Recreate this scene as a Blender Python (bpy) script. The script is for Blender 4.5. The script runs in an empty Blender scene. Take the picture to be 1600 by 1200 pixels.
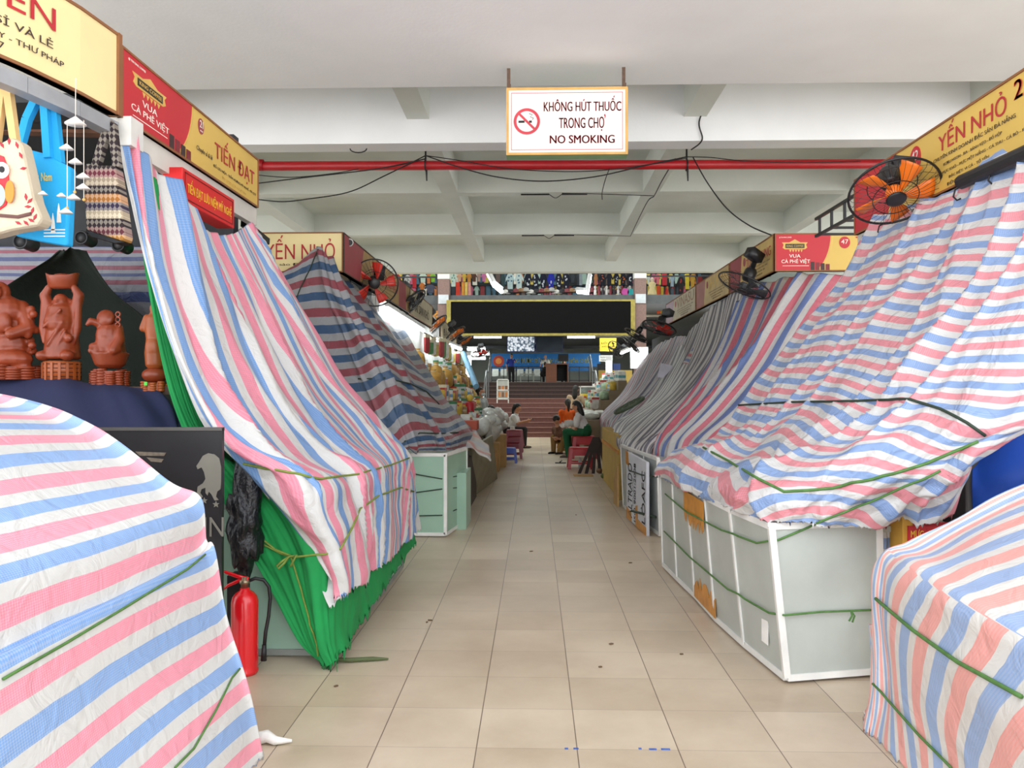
import bpy, bmesh, math, random
import numpy as np
from mathutils import Vector, Matrix, Euler, noise
from mathutils.bvhtree import BVHTree
R = math.radians
rnd = random.Random(7)
S = bpy.context.scene
COL = S.collection
# ---------------------------------------------------------------- camera
F = 1265.0
cam_d = bpy.data.cameras.new('camera'); cam = bpy.data.objects.new('camera', cam_d); COL.objects.link(cam)
cam_d.sensor_width = 36; cam_d.lens = F / 1600 * 36; cam_d.clip_end = 200
cam.location = (0, 0, 1.42); cam.rotation_euler = (R(90.5), 0, R(1.585))
S.camera = cam
# ---------------------------------------------------------------- daylight, exposure
w = bpy.data.worlds.new('sky'); S.world = w; w.use_nodes = True
wn = w.node_tree.nodes; bg = wn['Background']
bg.inputs[1].default_value = 1.0
_tc = wn.new('ShaderNodeTexCoord'); _sp = wn.new('ShaderNodeSeparateXYZ'); _rp = wn.new('ShaderNodeValToRGB')   # bright paving below the horizon, hazy sky above
_mr = wn.new('ShaderNodeMapRange'); _mr.inputs[1].default_value = -1; w.node_tree.links.new(_tc.outputs['Generated'], _sp.inputs[0]); w.node_tree.links.new(_sp.outputs[2], _mr.inputs[0])
w.node_tree.links.new(_mr.outputs[0], _rp.inputs[0]); w.node_tree.links.new(_rp.outputs[0], bg.inputs[0])
_rp.color_ramp.elements[0].position = .46; _rp.color_ramp.elements[0].color = (5.6, 5.5, 5.4, 1); _rp.color_ramp.elements[1].position = .54; _rp.color_ramp.elements[1].color = (2.7, 2.85, 3.0, 1)
sun_d = bpy.data.lights.new('sun', 'SUN'); sun = bpy.data.objects.new('sun', sun_d); COL.objects.link(sun)
sun_d.energy = 0.6; sun_d.angle = R(70); sun_d.color = (1, 0.97, 0.93)
sun.rotation_euler = (R(62), 0, R(4)); sun.location = (0, -6, 6)
S.view_settings.view_transform = 'Standard'; S.view_settings.look = 'None'
S.view_settings.exposure = -0.1; S.view_settings.gamma = 1.0; S.view_settings.use_curve_mapping = False
S.cycles.max_bounces = 8; S.cycles.diffuse_bounces = 5; S.cycles.use_denoising = True
# ---------------------------------------------------------------- pixel -> point helpers
CM = Euler((R(90.5), 0, R(1.585))).to_matrix()
C0 = Vector((0, 0, 1.42))
def ray(px, py): return (CM @ Vector(((px - 800) / F, (600 - py) / F, -1))).normalized()
def at(px, py, Y):
    d = ray(px, py); return C0 + d * (Y / d.y)
def on_floor(px, py, z=0):
    d = ray(px, py); return C0 + d * ((z - 1.42) / d.z)
def at_x(px, py, X):
    d = ray(px, py); return C0 + d * (X / d.x)
# ---------------------------------------------------------------- materials
def lin(h):
    h = h.lstrip('#'); v = [int(h[i:i + 2], 16) / 255 for i in (0, 2, 4)]
    return tuple(c / 12.92 if c <= .04045 else ((c + .055) / 1.055) ** 2.4 for c in v) + (1,)
MATS = {}
def mat(name, col='#888888', rough=.6, metal=0, var=.12, scale=6, bump=0, bscale=40, emit=0, alpha=1, trans=0, coat=0, spec=.5):
    if name in MATS: return MATS[name]
    m = bpy.data.materials.new(name); m.use_nodes = True; nt = m.node_tree; N = nt.nodes; L = nt.links
    b = N['Principled BSDF']; c = lin(col) if isinstance(col, str) else tuple(col)
    b.inputs['Roughness'].default_value = rough; b.inputs['Metallic'].default_value = metal
    b.inputs['Coat Weight'].default_value = coat; b.inputs['Specular IOR Level'].default_value = spec
    if trans: b.inputs['Transmission Weight'].default_value = trans
    if alpha < 1: b.inputs['Alpha'].default_value = alpha
    tc = N.new('ShaderNodeTexCoord')
    nz = N.new('ShaderNodeTexNoise'); nz.inputs['Scale'].default_value = scale; nz.inputs['Detail'].default_value = 5
    L.new(tc.outputs['Object'], nz.inputs['Vector'])
    rp = N.new('ShaderNodeValToRGB'); L.new(nz.outputs['Fac'], rp.inputs[0])
    lo = tuple(x * (1 - var) for x in c[:3]) + (1,); hi = tuple(min(1, x * (1 + var)) for x in c[:3]) + (1,)
    rp.color_ramp.elements[0].color = lo; rp.color_ramp.elements[0].position = .3
    rp.color_ramp.elements[1].color = hi; rp.color_ramp.elements[1].position = .7
    L.new(rp.outputs[0], b.inputs['Base Color'])
    if emit:
        L.new(rp.outputs[0], b.inputs['Emission Color']); b.inputs['Emission Strength'].default_value = emit
    if bump:
        n2 = N.new('ShaderNodeTexNoise'); n2.inputs['Scale'].default_value = bscale; n2.inputs['Detail'].default_value = 4
        L.new(tc.outputs['Object'], n2.inputs['Vector'])
        bp = N.new('ShaderNodeBump'); bp.inputs['Strength'].default_value = bump; bp.inputs['Distance'].default_value = .01
        L.new(n2.outputs['Fac'], bp.inputs['Height']); L.new(bp.outputs[0], b.inputs['Normal'])
    MATS[name] = m; return m
def stripes(name, cols, period=.22, duty=.56, weave=.3, wscale=170, bump=.5, wob=.012, rough=.42):
    """woven polythene sheet: stripes run along U, repeat along V (metres)"""
    m = bpy.data.materials.new(name); m.use_nodes = True; nt = m.node_tree; N = nt.nodes; L = nt.links
    b = N['Principled BSDF']; b.inputs['Roughness'].default_value = rough
    uv = N.new('ShaderNodeUVMap'); sp = N.new('ShaderNodeSeparateXYZ'); L.new(uv.outputs[0], sp.inputs[0])
    def mth(op, a, bb=None):
        n = N.new('ShaderNodeMath'); n.operation = op
        for i, x in enumerate((a, bb)):
            if x is None: continue
            if isinstance(x, (int, float)): n.inputs[i].default_value = x
            else: L.new(x, n.inputs[i])
        return n.outputs[0]
    wz = N.new('ShaderNodeTexNoise'); wz.inputs['Scale'].default_value = 3; wz.inputs['Detail'].default_value = 6
    L.new(uv.outputs[0], wz.inputs['Vector'])
    v = mth('ADD', sp.outputs[1], mth('MULTIPLY', mth('SUBTRACT', wz.outputs['Fac'], .5), wob * 2))
    f = mth('FRACT', mth('DIVIDE', v, period))
    rp = N.new('ShaderNodeValToRGB'); cr = rp.color_ramp; cr.interpolation = 'CONSTANT'
    n = len(cols); w1 = lin(cols[-1])
    stops = []
    for i, c in enumerate(cols[:-1]):
        a = i / (n - 1); stops += [(a, lin(c)), (a + duty / (n - 1), w1)]
    cr.elements[0].position = 0; cr.elements[0].color = stops[0][1]
    cr.elements[1].position = stops[1][0]; cr.elements[1].color = stops[1][1]
    for p, c in stops[2:]:
        e = cr.elements.new(p); e.color = c
    L.new(f, rp.inputs[0])
    mp = N.new('ShaderNodeMapping'); mp.inputs['Rotation'].default_value = (0, 0, .78); L.new(uv.outputs[0], mp.inputs[0])
    ck = N.new('ShaderNodeTexChecker'); ck.inputs['Scale'].default_value = wscale; L.new(mp.outputs[0], ck.inputs['Vector'])
    ck.inputs['Color1'].default_value = (1, 1, 1, 1); ck.inputs['Color2'].default_value = (0, 0, 0, 1)
    mx = N.new('ShaderNodeMix'); mx.data_type = 'RGBA'
    L.new(mth('MULTIPLY', ck.outputs['Fac'], weave), mx.inputs[0]); L.new(rp.outputs[0], mx.inputs[6]); mx.inputs[7].default_value = w1
    nz = N.new('ShaderNodeTexNoise'); nz.inputs['Scale'].default_value = 2.2; nz.inputs['Detail'].default_value = 4
    L.new(uv.outputs[0], nz.inputs['Vector'])
    hs = N.new('ShaderNodeHueSaturation'); L.new(mx.outputs[2], hs.inputs['Color'])
    L.new(mth('ADD', mth('MULTIPLY', nz.outputs['Fac'], .22), .89), hs.inputs['Value'])
    L.new(hs.outputs[0], b.inputs['Base Color'])
    tc = N.new('ShaderNodeTexCoord')
    cz = N.new('ShaderNodeTexNoise'); cz.inputs['Scale'].default_value = 9; cz.inputs['Detail'].default_value = 6; cz.inputs['Distortion'].default_value = 1.2
    L.new(tc.outputs['Object'], cz.inputs['Vector'])
    bp = N.new('ShaderNodeBump'); bp.inputs['Strength'].default_value = bump; bp.inputs['Distance'].default_value = .03
    L.new(cz.outputs['Fac'], bp.inputs['Height']); L.new(bp.outputs[0], b.inputs['Normal'])
    MATS[name] = m; return m
# ---------------------------------------------------------------- objects, names, labels
def tag(o, label=None, cat=None, group=None, kind=None):
    if label: o['label'] = label
    if cat: o['category'] = cat
    if group: o['group'] = group
    if kind: o['kind'] = kind
    return o
def empty(name, loc=(0, 0, 0), rot=None, label=None, cat=None, group=None):
    o = bpy.data.objects.new(name, None); COL.objects.link(o); o.empty_display_size = .1
    if isinstance(rot, Matrix): o.matrix_world = Matrix.Translation(Vector(loc)) @ rot.to_4x4()
    else:
        o.location = loc
        if rot is not None: o.rotation_euler = rot
    return tag(o, label, cat, group)
def copy_tree(o, parent=None):
    c = o.copy(); COL.objects.link(c)
    if parent is not None: c.parent = parent
    for ch in [x for x in COL.objects if x.parent == o]: copy_tree(ch, c)
    return c
def link(name, me, m=None, parent=None, smooth=False, label=None, cat=None, group=None, kind=None):
    o = bpy.data.objects.new(name, me); COL.objects.link(o)
    if m is not None: me.materials.append(m)
    if parent is not None: o.parent = parent
    if smooth:
        for p in me.polygons: p.use_smooth = True
    return tag(o, label, cat, group, kind)
def frame_of(d, up=Vector((0, 0, 1))):
    d = Vector(d).normalized(); a = up if abs(d.dot(up)) < .95 else Vector((1, 0, 0))
    x = a.cross(d).normalized(); y = d.cross(x); return x, y, d
class B:
    def __init__(s): s.v = []; s.f = []
    def add(s, vs, fs):
        o = len(s.v); s.v += [tuple(x) for x in vs]; s.f += [tuple(i + o for i in f) for f in fs]; return s
    def box(s, c, d, rot=None):
        c = Vector(c); h = [x / 2 for x in d]
        vs = [Vector((sx * h[0], sy * h[1], sz * h[2])) for sx in (-1, 1) for sy in (-1, 1) for sz in (-1, 1)]
        if rot is not None:
            M = rot if isinstance(rot, Matrix) else Euler(rot).to_matrix(); vs = [M @ v for v in vs]
        return s.add([c + v for v in vs], [(0, 1, 3, 2), (4, 6, 7, 5), (0, 4, 5, 1), (2, 3, 7, 6), (0, 2, 6, 4), (1, 5, 7, 3)])
    def bb(s, a, b): return s.box([(x + y) / 2 for x, y in zip(a, b)], [abs(y - x) for x, y in zip(a, b)])
    def cone(s, p0, p1, r0, r1=None, n=12, caps=True):
        p0, p1 = Vector(p0), Vector(p1); r1 = r0 if r1 is None else r1; x, y, d = frame_of(p1 - p0)
        vs = []
        for p, r in ((p0, r0), (p1, r1)):
            for i in range(n):
                a = 2 * math.pi * i / n; vs.append(p + x * math.cos(a) * r + y * math.sin(a) * r)
        fs = [(i, (i + 1) % n, n + (i + 1) % n, n + i) for i in range(n)]
        if caps: fs += [tuple(range(n - 1, -1, -1)), tuple(range(n, 2 * n))]
        return s.add(vs, fs)
    def tube(s, pts, r, n=6):
        pts = [Vector(p) for p in pts]; vs = []; k = len(pts); x0 = None
        for i, p in enumerate(pts):
            d = (pts[min(i + 1, k - 1)] - pts[max(i - 1, 0)])
            if d.length < 1e-9: d = Vector((0, 0, 1))
            d.normalize()
            if x0 is None: x0, _, _ = frame_of(d)
            x0 = (x0 - d * x0.dot(d)); x0 = x0.normalized() if x0.length > 1e-6 else frame_of(d)[0]
            y = d.cross(x0); rr = r[i] if isinstance(r, (list, tuple)) else r
            for j in range(n):
                a = 2 * math.pi * j / n; vs.append(p + x0 * math.cos(a) * rr + y * math.sin(a) * rr)
        fs = [(i * n + j, i * n + (j + 1) % n, (i + 1) * n + (j + 1) % n, (i + 1) * n + j) for i in range(k - 1) for j in range(n)]
        fs += [tuple(range(n - 1, -1, -1)), tuple(range((k - 1) * n, k * n))]
        return s.add(vs, fs)
    def ring(s, c, nrm, rad, r, n=40, m=6):
        x, y, d = frame_of(nrm); c = Vector(c); vs = []
        for i in range(n):
            a = 2 * math.pi * i / n; e = x * math.cos(a) + y * math.sin(a)
            for j in range(m):
                b = 2 * math.pi * j / m; vs.append(c + e * (rad + r * math.cos(b)) + d * r * math.sin(b))
        return s.add(vs, [(i * m + j, ((i + 1) % n) * m + j, ((i + 1) % n) * m + (j + 1) % m, i * m + (j + 1) % m) for i in range(n) for j in range(m)])
    def lathe(s, prof, n=24, c=(0, 0, 0), ax=None):
        c = Vector(c); x, y, d = frame_of(ax) if ax is not None else (Vector((1, 0, 0)), Vector((0, 1, 0)), Vector((0, 0, 1)))
        vs = [c + x * r * math.cos(2 * math.pi * i / n) + y * r * math.sin(2 * math.pi * i / n) + d * z for r, z in prof for i in range(n)]
        k = len(prof)
        fs = [(a * n + i, a * n + (i + 1) % n, (a + 1) * n + (i + 1) % n, (a + 1) * n + i) for a in range(k - 1) for i in range(n)]
        fs += [tuple(range(n - 1, -1, -1)), tuple(range((k - 1) * n, k * n))]
        return s.add(vs, fs)
    def ball(s, c, r, n=14, rot=None):
        c = Vector(c); r = (r, r, r) if isinstance(r, (int, float)) else r; vs = []; m = max(6, n // 2 + 1)
        for i in range(m + 1):
            t = math.pi * i / m
            for j in range(n):
                a = 2 * math.pi * j / n; v = Vector((r[0] * math.sin(t) * math.cos(a), r[1] * math.sin(t) * math.sin(a), r[2] * math.cos(t)))
                if rot is not None: v = Euler(rot).to_matrix() @ v
                vs.append(c + v)
        return s.add(vs, [(i * n + j, (i + 1) * n + j, (i + 1) * n + (j + 1) % n, i * n + (j + 1) % n) for i in range(m) for j in range(n)])
    def cap(s, p0, p1, r0, r1=None, n=10):
        r1 = r0 if r1 is None else r1
        return s.cone(p0, p1, r0, r1, n).ball(p0, r0, n).ball(p1, r1, n)
    def prism(s, poly, y0, y1, M=None):
        """outline in local x,z extruded along y"""
        n = len(poly); vs = [Vector((a, y0, b)) for a, b in poly] + [Vector((a, y1, b)) for a, b in poly]
        if M is not None: vs = [M @ v for v in vs]
        return s.add(vs, [tuple(range(n)), tuple(range(2 * n - 1, n - 1, -1))] + [(i, n + i, n + (i + 1) % n, (i + 1) % n) for i in range(n)])
    def mesh(s, name='m'):
        me = bpy.data.meshes.new(name); me.from_pydata(s.v, [], s.f); bm = bmesh.new(); bm.from_mesh(me)
        bmesh.ops.remove_doubles(bm, verts=bm.verts, dist=1e-5); bmesh.ops.recalc_face_normals(bm, faces=bm.faces); bm.to_mesh(me); bm.free(); return me
    def build(s, name, m=None, parent=None, smooth=False, bevel=0, remesh=0, wave=0, **k):
        me = s.mesh(name); o = link(name, me, m, parent, smooth, **k)
        if bevel:
            bv = o.modifiers.new('bevel', 'BEVEL'); bv.width = bevel; bv.segments = 2; bv.limit_method = 'ANGLE'
        if remesh:
            rm = o.modifiers.new('remesh', 'REMESH'); rm.mode = 'VOXEL'; rm.voxel_size = remesh; rm.use_smooth_shade = True
            sm = o.modifiers.new('smooth', 'SMOOTH'); sm.factor = .5; sm.iterations = 3
            dg = bpy.context.evaluated_depsgraph_get(); me2 = bpy.data.meshes.new_from_object(o.evaluated_get(dg))
            o.modifiers.clear(); o.data = me2
            for p in me2.polygons: p.use_smooth = True
            if not me2.materials and m: me2.materials.append(m)
        return o
def flat_text(body, parent, x0, x1, z0, z1, m, y=-.004, name='lettering', bold=0, M=None, depth=.001):
    """lettering stretched into the box x0..x1, z0..z1 of the parent's local x-z plane, facing -y"""
    cu = bpy.data.curves.new('t', 'FONT'); cu.body = body; cu.size = 1; cu.resolution_u = 3; cu.extrude = .004
    t = bpy.data.objects.new('t', cu); COL.objects.link(t)
    dg = bpy.context.evaluated_depsgraph_get(); me = bpy.data.meshes.new_from_object(t.evaluated_get(dg))
    bpy.data.objects.remove(t); bpy.data.curves.remove(cu)
    n = len(me.vertices); a = np.zeros(n * 3); me.vertices.foreach_get('co', a); a = a.reshape(-1, 3)
    mn = a.min(0); mx = a.max(0); sp = np.maximum(mx - mn, 1e-6)
    b = np.zeros_like(a); b[:, 0] = x0 + (a[:, 0] - mn[0]) / sp[0] * (x1 - x0); b[:, 2] = z0 + (a[:, 1] - mn[1]) / sp[1] * (z1 - z0)
    b[:, 1] = y - np.where(a[:, 2] > 0, depth, 0)
    if M is not None: b = np.array([M @ Vector(p) for p in b])
    me.vertices.foreach_set('co', b.reshape(-1)); me.update(); me.materials.clear()
    if bold:  # thicker strokes: the same outline again, shifted to both sides
        dv = Vector((bold / sp[0] * (x1 - x0), 0, 0)); dv = dv if M is None else M.to_3x3() @ dv
        bm = bmesh.new(); bm.from_mesh(me); g0 = list(bm.verts) + list(bm.edges) + list(bm.faces)
        for sgn in (-1, 1):
            r_ = bmesh.ops.duplicate(bm, geom=g0); bmesh.ops.translate(bm, verts=[e for e in r_['geom'] if isinstance(e, bmesh.types.BMVert)], vec=dv * sgn)
        bm.to_mesh(me); bm.free()
    return link(name, me, m, parent)
# ---------------------------------------------------------------- draped sheets
def cat_rom(a, n):
    """catmull-rom along axis 0"""
    k = a.shape[0]; t = np.linspace(0, k - 1, n); i = np.minimum(t.astype(int), k - 2); f = (t - i).reshape((-1,) + (1,) * (a.ndim - 1))
    p0 = a[np.maximum(i - 1, 0)]; p1 = a[i]; p2 = a[i + 1]; p3 = a[np.minimum(i + 2, k - 1)]
    m1 = (p2 - p0) * .5; m2 = (p3 - p1) * .5
    return p1 * (2 * f ** 3 - 3 * f ** 2 + 1) + m1 * (f ** 3 - 2 * f ** 2 + f) + p2 * (-2 * f ** 3 + 3 * f ** 2) + m2 * (f ** 3 - f ** 2)
def sheet(name, rows, uvf, m, n=(120, 120), folds=(), parent=None, fringe=0, seed=0, creases=(), **k):
    """rows: control points, top row first. folds: (amplitude, freq across columns, freq down rows, sharpness)"""
    c = np.array([[tuple(p) for p in r] for r in rows], float)
    g = cat_rom(c, n[0]); g = np.swapaxes(cat_rom(np.swapaxes(g, 0, 1), n[1]), 0, 1)
    du = np.gradient(g, axis=1); dv = np.gradient(g, axis=0); nr = np.cross(du, dv); nr /= np.maximum(np.linalg.norm(nr, axis=2, keepdims=True), 1e-9)
    mid = nr[n[0] // 2, n[1] // 2]
    mid_p = g[n[0] // 2, n[1] // 2]
    if np.dot(mid, np.array([0, 0, 1.42]) - mid_p) < 0: nr = -nr
    d = np.zeros(n)
    for i in range(n[0]):
        s = i / (n[0] - 1)
        for j in range(n[1]):
            t = j / (n[1] - 1); x = 0
            for (amp, fu, fv, sh) in folds:
                q = noise.noise(Vector((t * fu + seed * 7.3 + .35 * math.sin(s * 5 + t * 3), s * fv + seed * 1.7, amp * 50)))
                if sh: q = (1 - abs(q) * 2.2) * .6 - .25
                x += amp * q
            for (t0, t1, amp, wd, s0, s1) in creases:  # long pulled folds
                dd = t - (t0 + (t1 - t0) * s) - .012 * math.sin(s * 9 + t0 * 20); e = min(1, max(0, (s - s0) * 8)) * min(1, max(0, (s1 - s) * 8))
                x += amp * e * (math.exp(-abs(dd) / wd) - .5 * math.exp(-abs(dd + 1.8 * wd) / wd))
            d[i, j] = x
    g = g + nr * d[:, :, None]
    if fringe:
        for j in range(n[1]): g[-1, j, 2] += fringe * noise.noise(Vector((j * .9, seed, 3)))
    me = bpy.data.meshes.new(name)
    fs = [(i * n[1] + j, i * n[1] + j + 1, (i + 1) * n[1] + j + 1, (i + 1) * n[1] + j) for i in range(n[0] - 1) for j in range(n[1] - 1)]
    me.from_pydata([tuple(p) for p in g.reshape(-1, 3)], [], fs)
    uvl = me.uv_layers.new(name='UVMap')
    tab = [[uvf(i / (n[0] - 1), j / (n[1] - 1)) for j in range(n[1])] for i in range(n[0])]
    buf = np.zeros((len(me.loops), 2)); li = 0
    for f in fs:
        for v in f: buf[li] = tab[v // n[1]][v % n[1]]; li += 1
    uvl.data.foreach_set('uv', buf.reshape(-1))
    o = link(name, me, m, parent, True, **k)
    if not parent: o.modifiers.new('thickness', 'SOLIDIFY').thickness = .003
    return o
def bvh(*objs):
    vs = []; fs = []
    for o in objs:
        k = len(vs); vs += [o.matrix_world @ v.co for v in o.data.vertices]; fs += [tuple(i + k for i in p.vertices) for p in o.data.polygons]
    return BVHTree.FromPolygons(vs, fs)
def lay(tree, pxs, off=.012, step=14):
    """points on a surface under a line of pixels, lifted a little off it along the surface normal"""
    out = []
    for (a, b) in zip(pxs[:-1], pxs[1:]):
        n = max(1, int(math.hypot(b[0] - a[0], b[1] - a[1]) / step))
        for i in range(n + (b is pxs[-1])):
            t = i / n; d = ray(a[0] + (b[0] - a[0]) * t, a[1] + (b[1] - a[1]) * t); h = tree.ray_cast(C0, d)
            if h[0] is None: continue
            nn = h[1] if h[1].dot(d) < 0 else -h[1]
            out.append(h[0] + nn * off)
    return out
# ================================================================ the setting
plaster = mat('plaster_white', '#eef0f2', .9, var=.03, scale=1.5, bump=.15, bscale=30)
plaster2 = mat('plaster_grey_green', '#d6dad3', .9, var=.06, scale=1.2, bump=.15, bscale=30)
wall_m = mat('hall_wall', '#a9aea6', .9, var=.08, scale=1)
def floor_mat():
    m = bpy.data.materials.new('floor_tiles'); m.use_nodes = True; nt = m.node_tree; N = nt.nodes; L = nt.links
    b = N['Principled BSDF']; tc = N.new('ShaderNodeTexCoord'); sp = N.new('ShaderNodeSeparateXYZ'); L.new(tc.outputs['Object'], sp.inputs[0])
    def mth(op, *a):
        n = N.new('ShaderNodeMath'); n.operation = op
        for i, x in enumerate(a):
            if isinstance(x, (int, float)): n.inputs[i].default_value = x
            else: L.new(x, n.inputs[i])
        return n.outputs[0]
    def line(v, off, wd):
        f = mth('FRACT', mth('DIVIDE', mth('ADD', v, off), .4)); e = mth('MINIMUM', f, mth('SUBTRACT', 1.0, f)); return mth('LESS_THAN', e, wd / .4)
    ln = mth('MAXIMUM', mth('MULTIPLY', line(sp.outputs[0], .231 + 8, .0022), .85), mth('MULTIPLY', line(sp.outputs[1], -3.23 + 8, .0018), .42))
    fx = mth('FLOOR', mth('DIVIDE', mth('ADD', sp.outputs[0], 8.231), .4)); fy = mth('FLOOR', mth('DIVIDE', mth('ADD', sp.outputs[1], 4.77), .4))
    cb = N.new('ShaderNodeCombineXYZ'); L.new(fx, cb.inputs[0]); L.new(fy, cb.inputs[1])
    wn_ = N.new('ShaderNodeTexWhiteNoise'); L.new(cb.outputs[0], wn_.inputs[0])
    nz = N.new('ShaderNodeTexNoise'); nz.inputs['Scale'].default_value = 1.3; nz.inputs['Detail'].default_value = 8; nz.inputs['Roughness'].default_value = .65; L.new(tc.outputs['Object'], nz.inputs['Vector'])
    rp = N.new('ShaderNodeValToRGB'); L.new(mth('ADD', mth('MULTIPLY', nz.outputs['Fac'], .8), mth('MULTIPLY', wn_.outputs[0], .18)), rp.inputs[0])
    rp.color_ramp.elements[0].color = lin('#b4a28b'); rp.color_ramp.elements[0].position = .3; rp.color_ramp.elements[1].color = lin('#cfc0aa'); rp.color_ramp.elements[1].position = .62
    mx = N.new('ShaderNodeMix'); mx.data_type = 'RGBA'; L.new(ln, mx.inputs[0]); L.new(rp.outputs[0], mx.inputs[6]); mx.inputs[7].default_value = lin('#5b4d40')
    L.new(mx.outputs[2], b.inputs['Base Color'])
    L.new(mth('ADD', mth('MULTIPLY', nz.outputs['Fac'], .3), .2), b.inputs['Roughness'])
    return m
B().bb((-9, -4, -.15), (9, 25.6, 0)).build('floor', floor_mat(), kind='structure')
B().bb((-9, 1.5, 4.33), (9, 7.7, 5.4)).build('ceiling', plaster, kind='structure')
B().bb((-9, 7.7, 5.0), (9, 20.05, 5.3)).build('ceiling_slab', plaster2, kind='structure')
for i, (y0, y1, z) in enumerate([(9.35, 9.66, 4.3), (12.85, 13.1, 4.58), (16.3, 16.55, 4.58), (19.75, 20.05, 4.33)]):
    B().bb((-9, y0, z), (9, y1, 5.05)).build('trim_%d' % (i + 1), plaster if i == 0 else plaster2, kind='structure')
for i, x in enumerate([-7.85, -4.6, -1.35, 1.85, 5.1, 8.3]):
    b_ = B()
    for y0, y1 in ((7.7, 9.35), (9.66, 12.85), (13.1, 16.3), (16.55, 19.75)): b_.bb((x - .13, y0, 4.58), (x + .13, y1, 5.05))
    b_.build('trim_%d' % (i + 5), plaster2, kind='structure')
for sd, sx in (('left', -1), ('right', 1)):
    B().bb((9 * sx, 3.2, 0), (9.2 * sx, 20.05, 2.7)).bb((9 * sx, 20.05, 0), (9.2 * sx, 56, 8)).bb((9 * sx, 3.2, 4.6), (9.2 * sx, 20.05, 5.3)).build('wall_' + sd, wall_m, kind='structure')
    b_ = B()
    for k in range(15): b_.bb((9.05 * sx, 3.2 + 1.2 * k, 2.7), (9.15 * sx, 3.26 + 1.2 * k, 4.6))
    b_.bb((9.05 * sx, 3.2, 3.6), (9.15 * sx, 20.05, 3.66)).build('window_%d' % (1 if sx < 0 else 2), mat('window_grille', '#39423f', .6), kind='structure')
B().bb((-9.2, 56, 0), (9.2, 56.2, 8)).build('wall_back', wall_m, kind='structure')
B().bb((-9, 20.05, 7.6), (9, 56, 7.8)).build('ceiling_hall', plaster2, kind='structure')
# staircase up to the back hall
step = mat('stair_granite', '#6b423a', .55, var=.14, scale=14)
stepd = mat('stair_granite_dark', '#4c3832', .55, var=.14, scale=14)
b_ = B(); y = 24.9; z = 0
for i in range(8): b_.bb((-3.6, y + .3 * i, 0 if i == 0 else .147 * i), (3.2, y + .3 * i + .34, .147 * (i + 1)))
b_.bb((-3.6, 27.2, 0), (3.2, 28.9, 1.176)); b_.build('floor_steps_lower', step, kind='structure')
b_ = B()
for i in range(4): b_.bb((-3.6, 28.8 + .3 * i, 1.1), (3.2, 28.8 + .3 * i + .35, 1.176 + .1435 * (i + 1)))
b_.build('floor_steps_upper', stepd, kind='structure')
b_ = B()
for i in range(8): b_.bb((-3.6, y + .3 * i - .012, .147 * (i + 1) - .022), (3.2, y + .3 * i + .04, .147 * (i + 1) + .004))
for i in range(4): b_.bb((-3.6, 28.8 + .3 * i - .012, 1.176 + .1435 * (i + 1) - .02), (3.2, 28.8 + .3 * i + .03, 1.176 + .1435 * (i + 1) + .004))
b_.build('trim_11', mat('stair_nosing', '#8d6a60', .5), kind='structure')
B().bb((-9, 29.9, 1.4), (9, 56, 1.75)).build('floor_hall', mat('hall_floor', '#8b8378', .4), kind='structure')
yw = mat('yellow_wall', '#b79d4e', .8)
B().bb((2.25, 28.4, 0), (9, 28.7, 2.15)).build('wall_stair_right', yw, kind='structure')
B().bb((-9, 28.4, 0), (-2.15, 28.7, 2.0)).build('wall_stair_left', yw, kind='structure')
# upper floor with its edge
B().bb((-9, 27, 4.42), (9, 56, 4.58)).build('floor_upper', mat('slab_grey', '#55585a', .9), kind='structure')
B().bb((-9, 34.5, 4.58), (9, 34.7, 7.6)).build('wall_upper', mat('shop_back', '#3a3d3d', .9), kind='structure')
B().bb((-9, 26.95, 4.32), (9, 27.1, 4.62)).build('trim_12', mat('slab_grey', '#55585a', .9), kind='structure')
gran = mat('column_granite', '#7b6058', .5, var=.2, scale=40)
for i, x in enumerate((-3.02, 3.5)):
    c = empty('column', (x, 27, 0), None); tag(c, kind='structure')
    B().bb((-.19, -.19, 0), (.19, .19, 5.15)).build('cladding', gran, c)
    B().bb((-.2, -.2, 5.15), (.2, .2, 7.6)).build('upper_shaft', plaster2, c)
    B().bb((-.17, -.24, 4.32), (.17, -.19, 4.62)).build('notice_plate', mat('pale_plate', '#b9bfc4', .5), c)
# ================================================================ covered stalls
PB = ['#7ea6dc', '#f08fa6', '#eeeeea']
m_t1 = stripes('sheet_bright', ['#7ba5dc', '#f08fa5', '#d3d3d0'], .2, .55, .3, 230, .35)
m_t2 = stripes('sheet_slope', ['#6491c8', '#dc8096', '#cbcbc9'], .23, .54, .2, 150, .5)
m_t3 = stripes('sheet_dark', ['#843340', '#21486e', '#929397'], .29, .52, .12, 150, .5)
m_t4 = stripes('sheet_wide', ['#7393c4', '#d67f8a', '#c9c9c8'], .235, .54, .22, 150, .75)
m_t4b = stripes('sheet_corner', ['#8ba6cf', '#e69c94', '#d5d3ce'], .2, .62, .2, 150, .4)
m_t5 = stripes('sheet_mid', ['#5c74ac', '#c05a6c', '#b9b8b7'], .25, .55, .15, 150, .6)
m_net = stripes('sheet_fine', ['#5f5d69', '#c2bfbd'], .1, .5, .1, 150, .5, .006)
m_net2 = stripes('sheet_fine_purple', ['#443d5c', '#85445a', '#a29ea4'], .16, .5, .1, 150, .5, .006)
green = mat('green_cloth', '#128a45', .85, var=.12, scale=4, bump=.4, bscale=25)
V = Vector
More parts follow.
